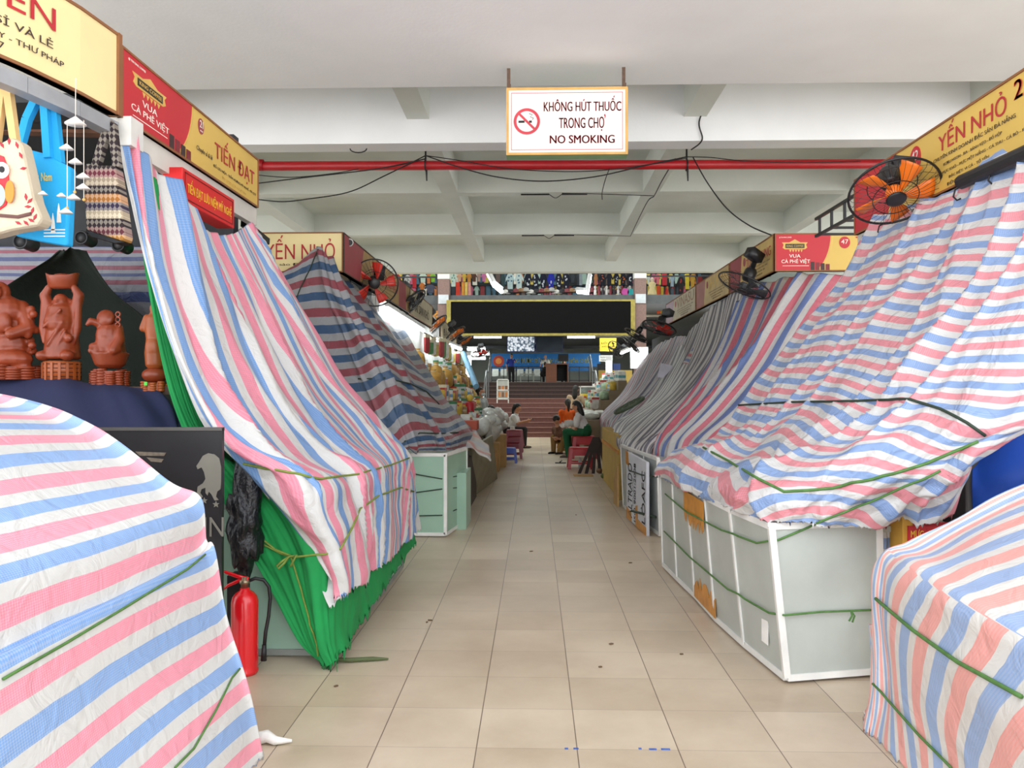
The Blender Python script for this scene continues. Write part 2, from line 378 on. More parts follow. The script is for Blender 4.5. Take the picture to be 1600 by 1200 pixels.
# --- foreground left
prof = [(-3.3, 1.42), (-2.6, 1.42), (-2.05, 1.37), (-1.73, 1.255), (-1.43, 1.035), (-1.3, .965), (-1.275, .81), (-1.245, .775), (-1.19, .5), (-1.11, .25), (-1.06, .01)]
ys = [.7, 1.5, 2.3, 3.0, 3.12, 3.3]
def t1row(k, x, z):
    r = []
    for i, y in enumerate(ys):
        dz = (.012 * math.sin(y * 2.3 + k) * (1 if z > .9 else .3)) * (y < 3); dx = .012 * math.sin(y * 3 + k * .8) * (y < 3 and z < .9)
        r.append((x - dx - (.12 if y == 3.3 else 0), y, max(0.005, z + dz - (.5 if y == 3.3 else 0))))
    return r
rows = [t1row(k, x, z) for k, (x, z) in enumerate(prof)]
L1 = [0]
for a, b in zip(prof[:-1], prof[1:]): L1.append(L1[-1] + math.hypot(b[0] - a[0], b[1] - a[1]))
def arc(Ls, s):
    k = s * (len(Ls) - 1); i = min(int(k), len(Ls) - 2); return Ls[i] + (Ls[i + 1] - Ls[i]) * (k - i)
tarpA = sheet('striped_sheet', rows, lambda s, t: (t * 2.6, arc(L1, s) + .03 * math.sin(t * 5) + .10), m_t1, (150, 120),
              [(.012, 2, 4, 0), (.006, 7, 12, 0)], fringe=.03, seed=1,
              label='pink, blue and white striped sheet over the stall in the left foreground', cat='tarpaulin')
# --- left stall with the slope of stripes
cols = [  # (Y list is per point)
 [at(180,198,4.12), at(205,300,4.1), at(232,420,4.08), at(268,540,4.06), at(305,640,4.05), at(345,692,4.08), at(388,750,4.1), at(430,805,4.12), at(480,870,4.1), at(530,937,4.05)],
 [V((-2.1,4.3,2.72)), V((-1.99,4.2,2.2)), V((-1.85,4.15,1.78)), V((-1.66,4.1,1.4)), V((-1.4,4.02,1.14)), V((-1.1,4.0,.985)), V((-1.05,4.03,.82)), V((-1.01,4.1,.66)), V((-.99,4.12,.52)), V((-.985,4.14,.38))],
 [V((-2.1,4.9,2.5)), V((-1.93,4.85,2.12)), V((-1.76,4.8,1.72)), V((-1.55,4.75,1.34)), V((-1.28,4.7,1.06)), V((-1.07,4.7,.93)), V((-1.02,4.72,.79)), V((-1.0,4.75,.62)), V((-.99,4.8,.46)), V((-.99,4.8,.33))],
 [V((-2.1,5.4,2.46)), V((-1.93,5.4,2.1)), V((-1.75,5.4,1.74)), V((-1.5,5.4,1.33)), V((-1.24,5.4,1.06)), V((-1.05,5.4,.92)), V((-1.01,5.4,.77)), V((-1.0,5.4,.61)), V((-.99,5.4,.45)), V((-.99,5.4,.3))],
 [V((-2.12,5.93,2.66)), V((-1.98,6.15,2.34)), V((-1.78,6.25,1.96)), V((-1.53,6.3,1.52)), V((-1.23,6.4,1.16)), V((-1.02,6.45,.92)), V((-.99,6.5,.78)), V((-.98,6.52,.6)), V((-.975,6.55,.44)), V((-.97,6.55,.28))],
 [V((-2.25,6.0,2.6)), V((-2.1,6.35,2.25)), V((-1.9,6.5,1.85)), V((-1.65,6.6,1.4)), V((-1.4,6.65,1.05)), V((-1.2,6.62,.85)), V((-1.1,6.66,.72)), V((-1.08,6.68,.55)), V((-1.06,6.7,.42)), V((-1.05,6.7,.28))]]
rows = [list(r) for r in zip(*cols)]
us = [0, .24, .75, 1.5, 2.45, 2.7]
def uT2(s, t):
    v = arc(us, t) * (1 + .35 * max(0, s - .4)); return (s * 3.1, v * (1 + .1 * math.sin(3 * v)) - .05 + .04 * (1 - s) * math.sin(t * 9))
tarpB = sheet('striped_sheet', rows, uT2, m_t2, (170, 240), [(.085, 9, 1.1, 1), (.035, 24, 2.2, 0), (.012, 14, 12, 0)], fringe=.05, seed=2, creases=[(.12, .1, .05, .012, -.2, .6), (.3, .16, .06, .014, -.2, .7), (.45, .36, .05, .01, -.2, .9), (.62, .5, .05, .012, -.2, 1.2), (.74, .72, .04, .008, -.2, 1.2), (.78, .6, .04, .01, -.2, .6)],
              label='long striped sheet sloping from the red-lettered sign down over green cloth', cat='tarpaulin')
# green cloth under it
gc = [[V((-2.14,4.3,2.66)), V((-2.08,4.26,2.1)), V((-1.96,4.25,1.5)), V((-1.82,4.22,1.15)), V((-1.67,4.2,.92)), V((-1.50,4.19,.62)), V((-1.38,4.19,.42)), V((-1.22,4.17,.14)), V((-1.1,4.16,.03))],
      [V((-2.1,4.35,2.6)), V((-1.97,4.3,1.8)), V((-1.78,4.28,1.2)), V((-1.55,4.22,.98)), V((-1.38,4.17,.82)), V((-1.26,4.15,.6)), V((-1.2,4.14,.38)), V((-1.12,4.13,.13)), V((-1.06,4.12,.02))],
      [V((-2.1,4.5,2.5)), V((-2.0,4.5,1.5)), V((-1.75,4.4,1.0)), V((-1.4,4.3,.88)), V((-1.14,4.22,.8)), V((-1.05,4.17,.6)), V((-1.04,4.17,.36)), V((-1.03,4.16,.16)), V((-1.0,4.15,.06))],
      [V((-2.2,5.0,2.1)), V((-2.05,5.0,1.6)), V((-1.9,5.0,1.15)), V((-1.5,5.0,.92)), V((-1.12,5.0,.8)), V((-1.05,5.0,.6)), V((-1.02,5.0,.4)), V((-1.0,5.0,.24)), V((-.98,5.0,.13))],
      [V((-2.2,6.0,2.3)), V((-2.1,6.2,1.8)), V((-1.95,6.3,1.3)), V((-1.55,6.35,.98)), V((-1.12,6.45,.8)), V((-1.05,6.5,.6)), V((-1.02,6.55,.4)), V((-1.0,6.6,.25)), V((-.97,6.6,.18))]]
rows = [list(r) for r in zip(*gc)]
tarpG = sheet('green_cloth', rows, lambda s, t: (t, s), green, (110, 150), [(.03, 12, 2, 0), (.02, 22, 4, 1)], fringe=.11, seed=5,
              label='bright green cloth hanging under the striped sheet down to the floor', cat='cloth')
# --- second stall on the left: dark stripes
cols = [
 [V((-3.6,7.9,2.3)), V((-3.6,7.9,1.95)), V((-3.5,7.88,1.6)), V((-3.4,7.85,1.2)), V((-3.3,7.82,.95)), V((-3.3,7.8,.84))],
 [at(440,425,7.9), at(430,480,7.88), at(450,550,7.85), at(480,620,7.83), at(520,690,7.78), at(530,708,7.76)],
 [at(497,386,7.85), at(505,450,7.8), at(540,530,7.78), at(565,600,7.76), at(600,690,7.72), at(605,706,7.72)],
 [at(512,405,7.9), at(545,480,7.75), at(572,535,7.74), at(605,600,7.73), at(640,685,7.68), at(640,703,7.7)],
 [at(545,440,9.2), at(590,500,8.8), at(625,560,8.6), at(655,620,8.5), at(690,680,8.3), at(694,705,8.25)],
 [at(590,480,11), at(630,540,10.2), at(660,585,9.8), at(690,630,9.5), at(715,668,9.2), at(718,700,9.1)],
 [at(622,497,12.4), at(652,550,11.6), at(680,595,11.2), at(706,635,10.9), at(738,672,10.4), at(740,700,10.4)]]
rows = [list(r) for r in zip(*cols)]
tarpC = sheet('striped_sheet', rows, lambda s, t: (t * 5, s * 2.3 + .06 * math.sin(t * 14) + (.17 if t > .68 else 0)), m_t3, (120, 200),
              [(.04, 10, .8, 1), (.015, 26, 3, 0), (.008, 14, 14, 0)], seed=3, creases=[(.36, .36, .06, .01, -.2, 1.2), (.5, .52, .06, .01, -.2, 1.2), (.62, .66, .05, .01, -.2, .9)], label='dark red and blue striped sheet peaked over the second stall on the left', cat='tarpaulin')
# --- right stall: large slope
cols = [
 [V((2.43,6.1,2.6)), V((2.2,6.25,2.15)), V((1.85,6.35,1.68)), V((1.5,6.4,1.2)), V((1.3,6.45,1.0)), V((1.1,6.5,.9)), V((.98,6.52,.82)), V((.97,6.52,.74))],
 [V((2.43,5.5,2.64)), V((2.2,5.5,2.18)), V((1.88,5.5,1.7)), V((1.55,5.5,1.25)), V((1.36,5.5,1.1)), V((1.18,5.5,1.0)), V((1.03,5.6,.88)), V((1.02,5.6,.75))],
 [V((2.43,4.9,2.58)), V((2.22,4.9,2.16)), V((1.93,4.9,1.7)), V((1.62,4.9,1.3)), V((1.42,4.9,1.14)), V((1.24,4.85,1.03)), V((1.09,4.85,.9)), V((1.05,4.85,.77))],
 [V((2.43,4.4,2.66)), V((2.26,4.35,2.2)), V((2.0,4.25,1.74)), V((1.7,4.15,1.32)), V((1.5,4.1,1.14)), V((1.32,4.05,1.02)), V((1.15,4.02,.92)), V((1.14,4.0,.79))],
 [V((2.5,3.85,2.72)), V((2.36,3.8,2.2)), V((2.13,3.75,1.74)), V((1.85,3.78,1.32)), V((1.66,3.8,1.16)), V((1.48,3.82,1.0)), V((1.38,3.88,.88)), V((1.36,3.93,.8))],
 [V((2.7,3.45,2.75)), V((2.5,3.45,2.2)), V((2.3,3.45,1.74)), V((2.08,3.48,1.34)), V((1.9,3.6,1.17)), V((1.78,3.7,1.02)), V((1.72,3.8,.9)), V((1.7,3.9,.8))],
 [V((3.0,3.0,2.75)), V((2.75,3.05,2.2)), V((2.55,3.1,1.74)), V((2.38,3.2,1.5)), V((2.2,3.45,1.37)), V((2.02,3.7,1.19)), V((1.97,3.75,1.0)), V((1.95,3.82,.84))]]
rows = [list(r) for r in zip(*cols)]
L4 = [0, .5, 1.1, 1.72, 1.98, 2.22, 2.38, 2.5]
def uT4(s, t):
    v = arc(L4, s) * 1.38 + .1 * noise.noise(Vector((t * 7, s * 4, 5))) * (s > .2) + .02 * math.sin(t * 17 + 2) + .01 * math.sin(t * 39)
    if s > .5: v += (s - .5) * .55 * math.sin(t * 11 + .6) * (1 - abs(2 * t - 1))
    return (t * 4.2, v)
tarpD = sheet('striped_sheet', rows, uT4, m_t4, (190, 240), [(.08, 7, 1.0, 1), (.035, 7, 4.5, 0), (.022, 16, 9, 1), (.008, 34, 20, 0)], seed=4, fringe=.04, creases=[(.62, .4, .07, .014, -.2, .6), (.66, .55, .05, .01, -.2, .6), (.52, .34, .04, .008, .0, .62), (.3, .2, .045, .01, -.2, .6), (.1, .06, .03, .008, -.2, .8), (.16, .12, .03, .008, -.2, .8), (.42, .25, .04, .012, -.2, .55), (.3, .5, .05, .014, .55, 1.2), (.6, .42, .05, .014, .55, 1.2), (.75, .9, .05, .014, .5, 1.2), (.12, .22, .04, .012, .55, 1.2)],
              label='large pale striped sheet sloping over the right-hand stall beneath the orange fan', cat='tarpaulin')
# --- foreground right
prof = [(3.0, 1.22), (2.5, 1.16), (2.06, 1.02), (1.75, .87), (1.56, .77), (1.46, .735), (1.43, .62), (1.42, .4), (1.41, .2), (1.38, .01)]
ys = [.6, 1.4, 2.1, 2.8, 3.3, 3.42, 3.6]
rows = []
for k, (x, z) in enumerate(prof):
    rows.append([(x + .04 * math.sin(y * 3.1 + k * .5) * (y < 3.2) + (.06 if y > 3.5 else 0), y, max(.005, z - (3.3 - y) * .05 * (z > .6) - (.35 if y > 3.5 and z > .5 else 0))) for y in ys])
def uT6(s, t):
    q = max(0, s - .55)
    return (s * 3, 2.9 * t + .10 * math.sin(q * 8 + t * 5) * (q > 0) + .03 * math.sin(s * 14 + t * 9))
tarpE = sheet('striped_sheet', rows, uT6, m_t4b, (160, 140), [(.03, 5, 3, 0), (.014, 12, 10, 0)], fringe=.05, seed=6,
              label='pink, blue and white striped sheet over the stall in the right foreground', cat='tarpaulin')
# --- further stalls on the right
cols = [[at(1150,470,9.6), at(1120,545,9.4), at(1080,610,9.1), at(1035,668,8.9), at(1022,690,8.8), at(1018,712,8.8)],
 [at(1200,440,8.9), at(1165,530,8.75), at(1120,600,8.65), at(1065,665,8.55), at(1046,695,8.45), at(1042,725,8.4)],
 [at(1270,428,8.35), at(1220,510,8.25), at(1170,580,8.2), at(1110,650,8.15), at(1075,690,8.1), at(1068,735,8.05)],
 [at(1360,430,8.2), at(1320,500,8.1), at(1280,570,8.05), at(1220,640,8.0), at(1170,690,7.9), at(1150,740,7.9)]]
rows = [list(r) for r in zip(*cols)]
tarpF = sheet('striped_sheet', rows, lambda s, t: (s * 2.5, t * 1.75 + .03 * math.sin(9 * s)), m_t5, (90, 120), [(.07, 9, .8, 1), (.02, 18, 3, 0)], seed=8, creases=[(.3, .2, .06, .02, -.2, 1.2), (.6, .5, .07, .02, -.2, 1.2)],
              label='blue and pink striped sheet gathered in folds behind the large right-hand sheet', cat='tarpaulin')
cols = [[at(1062,545,14), at(1035,590,13.6), at(1000,635,13.2), at(965,655,12.9), at(957,672,12.7), at(957,690,12.6)],
 [at(1095,500,12), at(1070,560,11.6), at(1035,620,11.2), at(985,660,11), at(968,682,10.8), at(968,700,10.7)],
 [at(1135,462,10.4), at(1115,540,10.1), at(1075,605,9.8), at(1020,662,9.5), at(990,692,9.35), at(985,708,9.3)],
 [at(1185,450,9.3), at(1155,540,9.2), at(1110,605,9.1), at(1055,668,8.95), at(1020,697,8.85), at(1016,716,8.8)]]
rows = [list(r) for r in zip(*cols)]
tarpH = sheet('striped_sheet', rows, lambda s, t: (s * 2.5, t * 2.7), m_net, (90, 140), [(.07, 10, 1.2, 1), (.03, 22, 4, 0)], seed=9,
              label='grey finely striped sheet over the third stall on the right', cat='tarpaulin')
cols = [[at(1004,566,19.5), at(985,595,19), at(968,620,18.6), at(945,640,18.2), at(940,652,18), at(939,664,18)],
 [at(1030,540,17.5), at(1012,565,17), at(990,610,16.5), at(955,648,16), at(946,660,15.8), at(946,676,15.7)],
 [at(1060,526,15.4), at(1045,560,15), at(1012,612,14.6), at(975,650,14.2), at(962,668,14), at(960,686,13.9)],
 [at(1085,530,13.7), at(1065,560,13.6), at(1030,615,13.5), at(992,650,13.4), at(975,665,13.3), at(970,684,13.2)]]
rows = [list(r) for r in zip(*cols)]
tarpI = sheet('striped_sheet', rows, lambda s, t: (s * 2.2, t * 2.7), m_net2, (80, 140), [(.08, 12, 1.2, 1), (.03, 24, 4, 0)], seed=10,
              label='purplish finely striped sheet over the furthest covered stall on the right', cat='tarpaulin')
rows = [[at(1108,488,11.4), at(1122,492,11.0), at(1135,498,10.6)], [at(1090,530,11.3), at(1104,536,10.9), at(1118,545,10.5)], [at(1068,568,11.2), at(1080,570,10.8), at(1092,572,10.5)]]
sheet('striped_sheet', rows, lambda s, t: (t * .4, s * 1.15), m_t5, (50, 30), [(.03, 4, 2, 0)], seed=12, label='narrow folded strip of striped sheet on the grey sheet at the right', cat='tarpaulin')
# ================================================================ counters under the sheets
alu = mat('white_aluminium', '#e4e4e0', .45, var=.08, scale=8)
gpan = mat('pale_green_panel', '#9bbda9', .35, var=.06, scale=3)
wpan = mat('grey_white_panel', '#b3b9b3', .35, var=.07, scale=4, bump=.05)
dark = mat('black_plastic', '#17171a', .5)
dmetal = mat('dark_metal', '#2b2b2d', .45, .5)
tape = mat('brown_tape', '#c8862a', .4, var=.2, scale=12)
card = mat('cardboard', '#b38f5c', .85, var=.12, scale=8)
ropem = mat('green_rope', '#4f7a3c', .7, var=.2, scale=30)
roped = mat('dark_rope', '#2a3a2c', .7, var=.2, scale=30)
def panel_counter(name, label, base, top, zt, pan, m_frame, toprow=True, inner=None):
    """base/top: plan points of the front; a post at each point, a panel between each pair"""
    r = empty(name, (base[0][0], base[0][1], 0), None, label, 'counter'); o = Vector((base[0][0], base[0][1], 0))
    P0 = [Vector((x, y, .03)) - o for x, y in base]; P1 = [Vector((x, y, zt)) - o for x, y in top]
    for a, b in zip(P0, P1):
        B().add(*post(a, b, .016)).build('frame_post', m_frame, r)
    for i in range(len(P0) - 1):
        q = [P0[i], P0[i + 1], P1[i + 1], P1[i]]; n = (q[1] - q[0]).cross(q[3] - q[0]).normalized() * .008
        B().add([p - n for p in q] + [p + n for p in q], [(0, 1, 2, 3), (7, 6, 5, 4), (0, 4, 5, 1), (1, 5, 6, 2), (2, 6, 7, 3), (3, 7, 4, 0)]).build('panel', pan, r)
        B().add(*post(P0[i], P0[i + 1], .016)).build('bottom_rail', m_frame, r)
        B().add(*post(P1[i], P1[i + 1], .016)).build('top_rail', m_frame, r)
    if inner:
        zs = zt - .02; m = [Vector((x, y, zs)) - o for x, y in inner]; k = len(P1)
        vs = [Vector((p.x, p.y, zs)) for p in P1] + m; nn = len(vs)
        B().add(vs + [v - Vector((0, 0, .03)) for v in vs], [tuple(range(nn)), tuple(range(2 * nn - 1, nn - 1, -1))] + [(i, nn + i, nn + (i + 1) % nn, (i + 1) % nn) for i in range(nn)]).build('worktop', pan, r)
        for p in m: B().box((p.x, p.y, zs / 2), (.05, .05, zs)).build('rear_leg', m_frame, r)
    return r
def post(a, b, r):
    x, y, d = frame_of(b - a); vs = [p + x * sx * r + y * sy * r for p in (a, b) for sx, sy in ((-1, -1), (1, -1), (1, 1), (-1, 1))]
    return vs, [(0, 1, 2, 3), (7, 6, 5, 4), (0, 4, 5, 1), (1, 5, 6, 2), (2, 6, 7, 3), (3, 7, 4, 0)]
ctrR = panel_counter('panelled_counter', 'grey panelled stall counter with white aluminium frame at the right of the aisle',
    [(1.73, 4.1), (1.225, 3.98), (1.16, 4.5), (1.115, 5.0), (1.1, 5.55), (1.065, 6.05), (1.04, 6.55)],
    [(1.70, 4.06), (1.14, 3.94), (1.08, 4.48), (1.05, 5.0), (1.045, 5.55), (1.03, 6.05), (1.02, 6.55)], .77, wpan, alu, inner=[(2.1, 6.5), (2.1, 4.15)])
def sticker(poly, y, m, parent, name, M=None): return B().prism(poly, y, y + .003, M).build(name, m, parent)
# tape patches and a paper label on its panels
def on_face(a, b, zt=.77):  # local frame of a panel: x along, z up, -y outward
    a, b = Vector(a), Vector(b); ex = (b - a).normalized(); ez = Vector((0, 0, 1)); ey = ez.cross(ex); return Matrix(((ex.x, ey.x, ez.x, a.x), (ex.y, ey.y, ez.y, a.y), (ex.z, ey.z, ez.z, a.z), (0, 0, 0, 1)))
o0 = Vector((1.73, 4.1, 0))
def ragged(x0, x1, z0, z1, n, down=True):
    p = [(x0, z1), (x1, z1)] if down else [(x1, z0), (x0, z0)]
    xs = [x1 + (x0 - x1) * i / n for i in range(n + 1)] if down else [x0 + (x1 - x0) * i / n for i in range(n + 1)]
    return p + [(x, (z0 if down else z1) + (1 if down else -1) * rnd.random() * abs(z1 - z0) * .6) for x in xs]
Mf = on_face(Vector((1.055, 5.55, 0)) - o0, Vector((1.062, 5.0, 0)) - o0)
sticker(ragged(-.05, .56, .52, .74, 16), -.03, tape, ctrR, 'tape_patch', Mf)
Mf = on_face(Vector((1.105, 5.5, 0)) - o0, Vector((1.125, 4.95, 0)) - o0)
sticker(ragged(0, .55, .04, .2, 14, False), -.03, tape, ctrR, 'tape_patch', Mf)
Mf = on_face(Vector((1.155, 4.5, 0)) - o0, Vector((1.215, 3.98, 0)) - o0)
sticker([(.3, .14), (.38, .14), (.38, .29), (.3, .29)], -.025, mat('white_paper', '#f2f2ee', .7), ctrR, 'paper_label', Mf)
Mf = on_face(Vector((1.19, 3.985, 0)) - o0, Vector((1.71, 4.1, 0)) - o0)
grime = mat('grime', '#6e6a5c', .9, var=.3, scale=30)
sticker(ragged(.06, .46, .675, .735, 26), -.02, grime, ctrR, 'grime_streak', Mf)
# green counter under the green cloth
ctrL = panel_counter('panelled_counter', 'pale green stall counter showing below the green cloth behind the fire extinguisher',
    [(-1.06, 6.45), (-1.06, 5.3), (-1.07, 4.3), (-2.1, 4.3)], [(-1.12, 6.4), (-1.12, 5.3), (-1.14, 4.32), (-2.1, 4.32)], .8, gpan, mat('dull_metal', '#8f9590', .5, .3), inner=[(-2.1, 6.4)])
ctrL2 = panel_counter('panelled_counter', 'pale green boxy counter roped around under the dark red and blue sheet',
    [(-.74, 8.75), (-.865, 7.86), (-2.2, 7.86)], [(-.74, 8.75), (-.865, 7.86), (-2.2, 7.86)], .8, gpan, alu, inner=[(-2.2, 8.9)])
B().bb((-.86, 8.3, 0), (-.7, 8.9, .58)).build('side_panel', gpan, ctrL2).location = (.74, -8.75, 0)
ctrR2 = panel_counter('panelled_counter', 'grey framed counter with a lettered white board tied to its front',
    [(1.22, 7.9), (1.17, 8.5), (1.12, 9.1), (1.09, 9.9)], [(1.2, 7.9), (1.15, 8.5), (1.1, 9.1), (1.06, 9.9)], .76, mat('silver_panel', '#aeb4b2', .4, var=.08), alu, inner=[(2.2, 9.9), (2.2, 7.9)])
# lettered board leaning on it
bd = empty('lettered_board', (1.02, 9.0, 0), None, 'white board lettered sideways, tied with green rope at the right of the aisle', 'board')
Mb = on_face(Vector((0, .0, 0)), Vector((.08, -1.06, 0)))
B().prism([(0, .03), (1.02, .0), (1.02, .72), (0, .75)], 0, .03, Mb).build('sheet_board', mat('board_white', '#d3d6df', .5, var=.03), bd)
ink = mat('black_ink', '#1d1c20', .7)
def rot_text(s, x0, x1, z0, z1, par, M, y=-.004):  # reads upwards
    MM = M @ Matrix(((0, 0, -1, 0), (0, 1, 0, 0), (1, 0, 0, 0), (0, 0, 0, 1)))
    return flat_text(s, par, z0, z1, -x1, -x0, ink, y, M=MM)
rot_text('ALTRADO', .1, .32, .06, .64, bd, Mb); rot_text('ISO 9001:2008', .42, .52, .05, .66, bd, Mb); rot_text('FOAM SÀPEO', .36, .385, .2, .5, bd, Mb)
rot_text('LÒAFC', .78, .98, .1, .62, bd, Mb)
for p in ([(0, .02), (.28, .02), (.26, .12), (0, .15)], [(.5, .01), (.62, .01), (.6, .24), (.5, .22)], [(.62, .01), (1.02, .0), (1.02, .08), (.62, .1)], [(-.02, .62), (.14, .6), (.1, .75), (-.02, .76)]):
    sticker(p, -.005, tape, bd, 'tape_patch', Mb)
tag(B().prism([(0, 0), (.34, 0), (.3, .5), (.02, .3)], 0, .02, on_face(Vector((1.0, 10.3, .0)), Vector((1.03, 9.7, 0)))).build('cardboard_flap', card), 'torn cardboard flap on the floor beside the lettered board', 'cardboard')
# tall cardboard box and dark slats next to it
bx = empty('cardboard_carton', (1.1, 10.6, 0), None, 'tall flattened cardboard carton standing at the end of the grey framed counter', 'carton')
B().box((.35, 1.3, .42), (.7, 2.6, .84)).build('carton_body', mat('carton_yellow', '#b7984f', .85, var=.1), bx, bevel=.01); B().box((-.006, 1.3, .62), (.012, 2.6, .05)).build('tape_band', tape, bx); B().box((.2, -.006, .3), (.3, .012, .05)).build('tape_band', tape, bx)
slat = mat('dark_slats', '#33241f', .7, var=.25, scale=15)
for i in range(6):
    a = on_floor(905 + i * 11, 740); a.z = 0
    p1 = Vector((1.04 + .012 * i, a.y + .15, .62)); p0 = Vector((a.x, a.y, .0)); b = B(); x = Vector((.028, 0, 0)); y = Vector((0, .012, 0))
    b.add([p0 - x - y, p0 + x - y, p0 + x + y, p0 - x + y, p1 - x - y, p1 + x - y, p1 + x + y, p1 - x + y], [(0, 1, 2, 3), (7, 6, 5, 4), (0, 4, 5, 1), (1, 5, 6, 2), (2, 6, 7, 3), (3, 7, 4, 0)])
    tag(b.build('wooden_slat', slat), 'dark wooden slat leaning against the tall cardboard carton', 'slat', 'dark slats leaning together')
tag(B().bb((.66, 13.5, 0), (.98, 13.75, .012)).build('cardboard_flap', card), 'flat scrap of cardboard on the floor in front of the dark slats', 'cardboard')
# small things left beside the carton
redp = mat('red_plastic', '#b5202b', .35, var=.1)
bluep = mat('blue_plastic', '#2d4fc0', .35, var=.1)
for i in range(7):
    p = on_floor(925 + rnd.random() * 40, 752 - rnd.random() * 14); p.z = .05 + .1 * rnd.random() * (i > 3)
    tag(B().ball(p, (.05 + .03 * rnd.random(), .06, .045)).build('packet', mat(['red_packet', 'brown_packet', 'green_packet'][i % 3], ['#a33a2c', '#6a4a30', '#5d6a35'][i % 3], .5, var=.3, scale=20), smooth=True), 'small crumpled packet in the heap at the foot of the tall carton', 'packet', 'packets heaped by the carton')
# ================================================================ fire extinguisher
fe = empty('fire_extinguisher', on_floor(382, 1052), None, 'red fire extinguisher with black hose on the floor by the green counter', 'fire extinguisher')
red = mat('extinguisher_red', '#d8141f', .25, var=.05, coat=.4)
B().lathe([(.062, 0), (.068, .012), (.068, .02), (.064, .03), (.066, .05), (.066, .36), (.06, .385), (.045, .405), (.025, .418), (.022, .43)], 32).build('cylinder_body', red, fe, True)
B().lathe([(.018, .425), (.02, .45), (.026, .452), (.026, .468), (.016, .47), (.016, .485)], 16).build('valve', mat('brass_valve', '#9b8a72', .35, .8), fe, True)
B().tube([(.02, 0, .475), (-.03, 0, .485), (-.09, .0, .505), (-.12, 0, .515)], [.009, .011, .009, .006]).build('carry_handle', red, fe, True)
B().tube([(.02, 0, .47), (-.03, .0, .465), (-.085, 0, .44), (-.11, 0, .42)], [.008, .01, .009, .006]).build('squeeze_lever', red, fe, True)
hs = B().tube([(.01, 0, .46), (.05, .01, .475), (.09, .02, .465), (.115, .025, .43), (.12, .03, .37), (.112, .03, .28), (.1, .02, .2), (.095, .015, .13)], .009, 8).build('hose', dark, fe, True)
B().cone((.095, .015, .14), (.093, .013, .06), .011, .015, 10).build('nozzle', dark, hs, True)
# ================================================================ black board with a horse
hb = empty('black_board', (-2.06, 3.72, 0), None, 'black board with a grey rearing horse and two stars beside the extinguisher', 'board')
hb.rotation_euler = (0, 0, R(3))
B().bb((0, 0, .25), (.6, .03, 1.245)).build('board_face', mat('black_paint', '#1b1a1c', .45, var=.3, scale=5), hb)
B().bb((-.015, -.005, .25), (0, .035, 1.25)).bb((-.015, -.005, 1.235), (.6, .035, 1.25)).build('edge_strip', mat('grey_strip', '#5c5a57', .5, .4), hb)
for q in (.05, .48): B().bb((q, .01, 0), (q + .04, .03, .25)).build('foot', dark, hb)
hm = mat('horse_grey', '#77746a', .6, var=.1)
def hz(px, py):
    d = at(px, py, 3.75) - Vector((-2.06, 3.72, 0)); return (d.x, d.z)
horse = [(308,728),(312,722),(318,712),(326,708),(336,710),(343,716),(346,730),(346,752),(345,764),(340,768),(338,776),(342,781),(336,782),(331,772),(327,768),(325,774),(322,770),(322,762),(316,764),(314,770),(318,776),(314,779),(309,770),(310,760),(318,755),(322,748),(320,738),(316,730),(310,733)]
B().prism([hz(a, b) for a, b in horse], -.004, 0).build('horse_emblem', hm, hb)
for (sx, sy) in ((320, 782), (338, 788)):
    cx, cz = hz(sx, sy); B().prism([(cx + (.016 if k % 2 == 0 else .007) * math.sin(k * math.pi / 5), cz + (.016 if k % 2 == 0 else .007) * math.cos(k * math.pi / 5)) for k in range(10)], -.004, 0).build('star_emblem', hm, hb)
x0, z0 = hz(320, 838); x1, z1 = hz(350, 808); flat_text('IN', hb, x0, x1, z0, z1, hm)
for (a, b, c, d_) in ((215, 705, 262, 712), (232, 714, 258, 722)):
    q0 = hz(a, b); q1 = hz(c, d_); B().prism([(q0[0], q0[1]), (q1[0], q1[1] + .015), (q1[0] - .01, q1[1]), (q0[0] + .02, q0[1] - .02)], -.003, 0).build('scuff', mat('scuff', '#6f6457', .8, var=.3, scale=40), hb)
# black rubbish bag between board and cloth
b = B().ball((0, 0, .33), (.13, .1, .33), 56)
bag = b.build('rubbish_bag', mat('black_bag', '#15151a', .32, var=.2, scale=12, bump=1, bscale=30), smooth=True)
for v in bag.data.vertices:
    q = noise.noise(Vector(v.co) * 9) * .06 + noise.noise(Vector(v.co) * 24) * .035; v.co += Vector((v.co.x, v.co.y, v.co.z - .33)).normalized() * q
bag.location = (-1.475, 4.1, .465); bag.scale = (.62, .8, .92); tag(bag, 'crumpled black plastic bag between the black board and green cloth', 'bag')
crate = B().bb((-1.58, 4.13, 0), (-1.5, 4.24, .47)).build('crate', dark); tag(crate, 'black box under the crumpled plastic bag behind the extinguisher', 'box')
